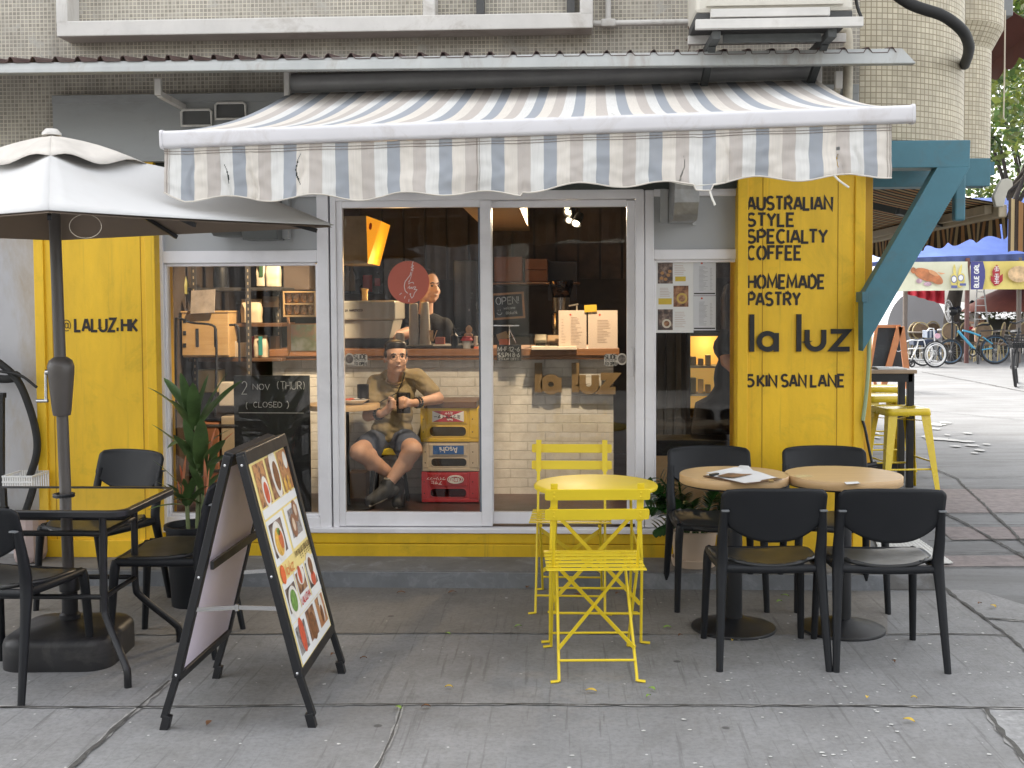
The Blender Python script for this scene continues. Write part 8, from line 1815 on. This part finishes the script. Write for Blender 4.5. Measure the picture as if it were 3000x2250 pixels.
m = MB(); ellP(m, 2795, 818, 6.5, 8.5, y-.018); ellP(m, 2815, 814, 6.5, 8, y-.018, .2); m.obj('label_disc', M_PAPER, o)
o = thing('restaurant_banner', 'yellow banner with BLUE GIRL lettering and a red flame emblem at the right edge', 'banner', P(2920, 808, yn), 'banners on the food tent')
m = MB(); q = [P(2843, 848, yn), P(3060, 847, yn), P(3060, 764, yn), P(2843, 766, yn)]; m.grid(lambda u, v: q[0].lerp(q[1], u).lerp(q[3].lerp(q[2], u), v)+Vector((0, .03*math.sin(u*12+v*4), 0)), 24, 6); m.obj('cloth', pm('banner_yellow', (.66, .54, .16), .6, .15, 1.2), o, smooth=80)
m = MB(); poly = [(2844, 848), (2844, 766), (2880, 766), (2886, 790), (2886, 815), (2879, 848)]; m.add([P(a, b, y) for a, b in poly], [tuple(range(5, -1, -1))]); m.obj('blue_field', cm((.06, .06, .22)), o)
m = MB(); a = P(2867, 842, y-.006); b = P(2867, 773, y-.006); text(m, 'BLUE GIRL', P(2855, 800, y).x*0+.105, .024, frame(a, (0, 0, 1), (-1, 0, 0)), width=b.z-a.z); m.obj('lettering', M_PAPER, o)
m = MB(); poly = [(2921, 775), (2930, 792), (2929, 808), (2938, 802), (2938, 822), (2926, 834), (2914, 838), (2903, 822), (2902, 806), (2909, 812), (2907, 795), (2912, 784)]; m.add([P(a, b, y) for a, b in poly], [tuple(range(11, -1, -1))]); m.obj('flame_emblem', cm((.36, .02, .03)), o)
m = MB()
for j, cy_ in enumerate((787, 808, 823)):
    m.M = frame(P(2912, cy_+7, y-.006), (1, 0, 0), (0, 0, 1))
    for q_, st in enumerate(([(0, .05), (.13, .05)], [(.065, .11), (.065, 0)], [(.02, .10), (.11, .10)], [(.02, 0), (.12, .01)])): stroke(m, st, .016, .001*q_)
m.M = I4; m.obj('emblem_marks', M_PAPER, o)
m = MB(); ellP(m, 2985, 803, 32, 24, y); m.obj('food_dish', pm('noodle_dish', (.58, .40, .22), .5, .4, 7), o)
# restaurant furniture, a few pixels each
def banq(label):
    t = thing('banquet_chair', label, 'chair', (0, 0, 0), 'oval backed banquet chairs in the food tent'); M_G = pm('gold_tube', (.45, .36, .18), .4, .15); M_B = pm('brown_upholstery', (.16, .11, .07), .8, .3, 6)
    m = MB(); m.M = frame((0, -.22, .76), (1, 0, 0), (0, -.15, 1)); m.lathe([(.001, -.025), (.19, -.02), (.19, .02), (.001, .025)], (0, 0, 0), 24, caps=False); m.obj('backrest', M_B, t, smooth=60)
    m = MB(); m.M = frame((0, -.22, .76), (1, 0, 0), (0, -.15, 1)); m.tube([(.205*math.cos(k*.2618), .23*math.sin(k*.2618), 0) for k in range(24)], .018, 6, closed=True); m.obj('back_rim', M_G, t, smooth=60)
    m = MB(); m.box(-.2, .2, -.2, .2, .41, .47, .03); m.obj('seat', M_B, t)
    for sx in (-1, 1):
        for sy in (-1, 1): m = MB(); m.tube([(sx*.18, sy*.18, .42), (sx*.19, sy*.22, 0)], .014, 6); m.obj('leg', M_G, t)
    return t
b0 = banq('oval backed banquet chair nearest the dark pole, left of the wheelchair handles'); first = True; spots_ = [(2700, 30.2, 2.9, 'behind the wheelchair backrest, seen from its back'), (2668, 31.0, .3, 'beside the dark pole near the grey arch'), (2722, 32.0, .1, 'in the second row behind the wheelchair'), (2776, 30.0, 2.5, 'just left of the maroon pole'), (2862, 30.2, .9, 'with a pale gold back right of the maroon pole'), (2880, 29.3, 2.7, 'behind the blue bicycle saddle'), (2912, 30.0, 1.0, 'behind the bicycle rear wheel, golden oval facing left'), (2950, 29.4, 1.2, 'between the two bicycles'), (2955, 32.5, .4, 'far back under the brown umbrella'), (2810, 31.5, .5, 'behind the maroon pole'), (2985, 30.5, 2.0, 'at the right edge behind the dark bicycle')]
for px, y, rz, d_ in spots_:
    loc = (P(px, 960, y).x, y, 0); lab = 'oval backed banquet chair '+d_
    if first: b0.location = loc; b0.rotation_euler = (0, 0, rz); b0['label'] = lab; first = False
    else: dup(b0, loc, rz, lab)
def rtab(px, y, label, cloth):
    t = thing('dining_table', label, 'table', (P(px, 960, y).x, y, 0), 'restaurant tables'); x = P(px, 960, y).x; m = MB(); m.box(x-.6, x+.6, y-.4, y+.4, .71, .75, .01); m.obj('tabletop', cloth, t)
    for sx in (-.5, .5):
        for sy in (-.3, .3): m = MB(); m.box(x+sx-.02, x+sx+.02, y+sy-.02, y+sy+.02, 0, .709); m.obj('leg', M_BLACKM, t)
rtab(2640, 30.6, 'restaurant table under the grey arch at the left', cm((.30, .26, .22))); rtab(2735, 31.2, 'restaurant table behind the wheelchair', cm((.26, .22, .19))); rtab(2840, 31, 'restaurant table carrying a red box behind the blue bicycle', cm((.22, .18, .15))); rtab(2985, 31.5, 'restaurant table at the right edge', cm((.20, .18, .15)))
bx('red_tray', 'red plastic box on the table behind the blue bicycle', 'box', 2832, 2850, 957, 965, 30.6, .2, cm((.45, .02, .03)))
m = MB(); rectP(m, 2668, 2766, 852, 886, 30.0); mm_ = MB(); q = [P(2660, 862, 29.5), P(2764, 892, 29.5), P(2764, 848, 29.5), P(2660, 850, 29.5)]; mm_.grid(lambda u, v: q[0].lerp(q[1], u).lerp(q[3].lerp(q[2], u), v)+Vector((0, .1*math.sin(u*24), 0)), 30, 4); tag(mm_.obj('red_cloth', pm('bright_red_cloth', (.48, .03, .05), .8, .2), solid=.01), 'bright red cloth hanging under the left banner', 'cloth')
o = thing('grey_marquee', 'pale grey arched tarpaulin shelter behind the restaurant tables', 'shelter', (P(2690, 900, 36).x, 37, 0)); m = MB(); ca = P(2705, 950, 36); hw_ = (P(2780, 950, 36).x-P(2605, 950, 36).x)/2
m.grid(lambda u, v: (ca.x-.2-hw_*math.cos(math.pi*u), 36+5*v, max(0, ca.z-.2+1.25*math.sin(math.pi*u)-(0 if 0 < u < 1 else 1.0))), 26, 2); m.add([(ca.x-.2-hw_*math.cos(math.pi*k/26), 36, max(.0, ca.z-.2+1.25*math.sin(math.pi*k/26))) for k in range(27)]+[(ca.x-.2+hw_, 36, 0), (ca.x-.2-hw_, 36, 0)], [tuple(range(28, -1, -1))]); m.obj('tarpaulin', pm('grey_tarp', (.36, .36, .37), .7, .06, .5), o, smooth=40)
o = thing('pedestal_fan', 'large black pedestal fan with a round white guard under the banners', 'fan', (P(2790, 905, 29.4).x, 29.4, 0)); c = P(2790, 912, 29.4)
m = MB(); wheel(m, c+Vector((-.12, -.1, 0)), .29, .012, (.75, -.6, .1)); wheel(m, c+Vector((-.16, -.13, 0)), .20, .006, (.75, -.6, .1)); spokes(m, c+Vector((-.14, -.12, 0)), .28, (.75, -.6, .1), 18, .004); m.obj('guard', M_RIMW, o)
m = MB(); m.ell(c, (.14, .14, .12)); m.ell(c+Vector((.16, .05, .04)), (.09, .1, .09)); m.tube([c, (c.x, c.y, 0)], .03, 8); m.lathe([(.25, 0), (.22, .05), (.03, .07)], (c.x, c.y, 0), 20); m.obj('motor_and_stand', M_BLACKM, o, smooth=60)
m = MB()
for s_ in (0, 1): m.tube([P(2862+20*s_, 845, 30), P(2855+40*s_, 960, 30.3)], .02, 6)
for k in range(5): m.bar(P(2861-1*k, 855+20*k, 30), P(2883+2*k, 855+20*k, 30), .06, .02)
tag(m.obj('step_ladder', pm('aluminium', (.52, .52, .52), .35, .1, metal=.5)), 'silver step ladder right of the maroon pole', 'ladder')
m = MB(); m.lathe([(1.7, 0), (1.15, .42), (.5, .72), (.02, .84)], P(3000, 912, 33), 16, caps=False); bu = thing('brown_umbrella', 'rust brown umbrella far back at the right edge', 'umbrella', P(3000, 1000, 33)); m.obj('canopy', pm('rust_cloth', (.20, .06, .04), .8, .15), bu, smooth=30, solid=.01); m = MB(); c = P(3000, 912, 33); m.tube([(c.x, 33, 0), (c.x, 33, c.z+.8)], .03, 8); m.obj('pole', M_CHROME, bu)
fp2 = P(2848, 895, 33.5); pp = thing('person', 'distant seated person in a white top under the restaurant tent', 'person', (fp2.x, 33.5, 0)); m = MB(); m.ell(fp2+Vector((0, 0, .0)), (.085, .10, .12)); m.caps(fp2+Vector((0, 0, -.1)), fp2+Vector((.02, 0, -.2)), .05, .06); limb(m, [fp2+Vector((-.12, 0, -.28)), fp2+Vector((-.2, -.1, -.48)), fp2+Vector((-.02, -.25, -.5))], [.05, .045, .03]); limb(m, [fp2+Vector((.16, 0, -.28)), fp2+Vector((.28, -.1, -.45)), fp2+Vector((.1, -.25, -.52))], [.05, .045, .03]); limb(m, [fp2+Vector((0, 0, -.7)), fp2+Vector((0, -.4, -.72)), fp2+Vector((0, -.4, -1.15))], [.12, .08, .05]); remeshed(m, .012, 2).obj('body', M_SKIN, pp, smooth=80)
m = MB(); m.ell(fp2+Vector((.02, .02, -.45)), (.20, .13, .27)); m.ell(fp2+Vector((.02, 0, -.28)), (.21, .11, .09)); remeshed(m, .02, 3).obj('white_top', M_PAPER, pp, smooth=80); m = MB(); m.ell(fp2+Vector((0, .03, .05)), (.095, .105, .11)); m.obj('hair', M_HAIR, pp, smooth=60)
m = MB(); m.box(P(2800, 930, 34).x, P(3050, 930, 34).x, 34, 34.3, 0, P(2900, 935, 34).z+.0, .02); tag(m.obj('low_wall', cm((.06, .06, .05), .9)), 'dark low wall behind the restaurant chairs', 'wall')
rt = random.Random(17); m = MB()
for k in range(260): c = P(rt.uniform(2800, 3040), rt.uniform(905, 935), rt.uniform(33.2, 33.9)); s_ = rt.uniform(.04, .09); m.add([c+Vector((rt.uniform(-s_, s_), rt.uniform(-s_, s_), rt.uniform(-s_, s_))) for i in range(4)], [(0, 1, 2, 3)])
tag(m.obj('hedge', pm('hedge_green', (.10, .13, .05), .7, .4, 4)), 'scruffy green hedge behind the restaurant', 'hedge', kind='stuff')

# ------------------------------------------------------------------ trees behind the square
def tree(label, x, y, h, cr, seed, n_cl, n_lf, lean, kinds):
    t = thing('broadleaf_tree', label, 'tree', (x, y, 0), 'trees behind the square'); r2 = random.Random(seed); cc = Vector((x+lean[0], y+lean[1], h))
    m = MB(); top = Vector((x+lean[0]*.5, y+lean[1]*.5, h*.62)); m.tube(bez([(x, y, 0), (x+.05, y, h*.2), (x+lean[0]*.2, y, h*.4), top], 5), [lerp(.26, .07, k/15) for k in range(16)], 10); cl = []
    for k in range(n_cl):
        a = r2.uniform(0, 6.283); u = r2.uniform(-.75, 1); rr = math.sqrt(1-u*u*.8)*r2.uniform(.45, 1.0); cl.append(cc+Vector((math.cos(a)*rr*cr[0], math.sin(a)*rr*cr[1], u*cr[2])))
    for k in range(0, n_cl, 6):
        e = cl[k]; m.tube(bez([top+Vector((0, 0, -r2.uniform(0, h*.15))), top.lerp(e, .5)+Vector((0, 0, r2.uniform(-.2, .5))), e], 5), [lerp(.06, .014, i/10) for i in range(11)], 6)
    m.obj('trunk', pm('tree_bark', (.055, .045, .036), .9, .3, 6), t, smooth=60)
    for i, mt in enumerate(kinds):
        m = MB()
        for q in range(n_lf):
            c = cl[r2.randrange(len(cl))]; d = Vector((r2.gauss(0, 1), r2.gauss(0, 1), r2.gauss(0, .65))); p = c+d*.50; L_ = r2.uniform(.15, .30)
            dd = Vector((r2.gauss(0, 1), r2.gauss(0, 1), r2.gauss(-.3, .6))).normalized(); sd = dd.orthogonal().normalized(); sd = (sd*math.cos(q)+dd.cross(sd)*math.sin(q))*L_*.32
            m.add([p, p+dd*L_*.5+sd, p+dd*L_, p+dd*L_*.5-sd], [(0, 1, 2, 3)])
        m.obj('crown', mt, t)
def leafm(n, a, b):
    t = NT(n); t.col(t.mix(t.ramp(t.noise(t.coord('Object'), 1.1, 4), [(.35, 0), (.65, 1)]), a, b)); t.set(rough=.5); tl = t.new('BsdfTranslucent'); tl.inputs[0].default_value = (b[0]*1.6, b[1]*1.7, b[2]*1.1, 1); mx = t.new('MixShader'); mx.inputs[0].default_value = .35; t.link(t.b.outputs[0], mx.inputs[1]); t.link(tl.outputs[0], mx.inputs[2]); t.link(mx.outputs[0], t.out.inputs[0]); return t.m
K1 = [leafm('tree_leaf_dark', (.035, .065, .02), (.06, .10, .03)), leafm('tree_leaf_olive', (.07, .09, .022), (.12, .14, .035))]
tx = P(2788, 900, 31).x
tree('nearer broadleaf tree leaning right behind the fan and banners', tx, 31, 7.6, (4.2, 3.2, 3.0), 4, 70, 5200, (2.6, -1.0), K1)
tree('farther broadleaf tree behind the blue tent at the right edge', P(3010, 900, 40).x, 40, 6.6, (4.2, 3.5, 3.4), 9, 55, 4200, (.5, 0), K1)

# ------------------------------------------------------------------ the other side of the street (mirrored in the glass)
o = thing('facing_building', 'pale plastered low building across the street from the cafe', 'building', (0, -7, 0))
m = MB(); m.box(-12, 9, -9, -7, 0, 6.4); m.obj('wall', pm('pale_plaster', (.24, .24, .21), .8, .1, 1.5, dirt=(.28, .26, .22), dirt_amt=.5, dsc=.8), o)
for i, (x0, x1) in enumerate(((-9, -5.2), (-4.4, -1.0), (2.6, 4.1), (4.6, 6.4))):
    m = MB(); m.box(x0, x1, -7.02, -6.96, 0, 2.7); m.obj('shutter', m_stripes('shutter_%d' % i, [(.10, .11, .12), (.20, .21, .22)], .09), o)
m = MB(); m.box(-.6, 2.2, -7.02, -6.97, 0, 2.6); m.obj('doorway', M_DARK, o)
for x in (-7, -3, 3.6):
    m = MB(); m.box(x-.7, x+.7, -7.02, -6.96, 3.4, 4.9); m.obj('window', pm('dark_pane', (.03, .035, .04), .15), o)
o = thing('window_air_conditioner', 'white window air conditioner on the building across the street', 'air conditioner', (3.3, -6.8, 2.9)); m = MB(); m.box(2.95, 3.65, -7.0, -6.45, 2.85, 3.3, .02); m.obj('casing', M_AC, o); m = MB(); m.bar((3.0, -6.5, 2.83), (3.0, -6.99, 2.5), .04, .04); m.bar((3.6, -6.5, 2.83), (3.6, -6.99, 2.5), .04, .04); m.obj('bracket', M_WHITEOLD, o)
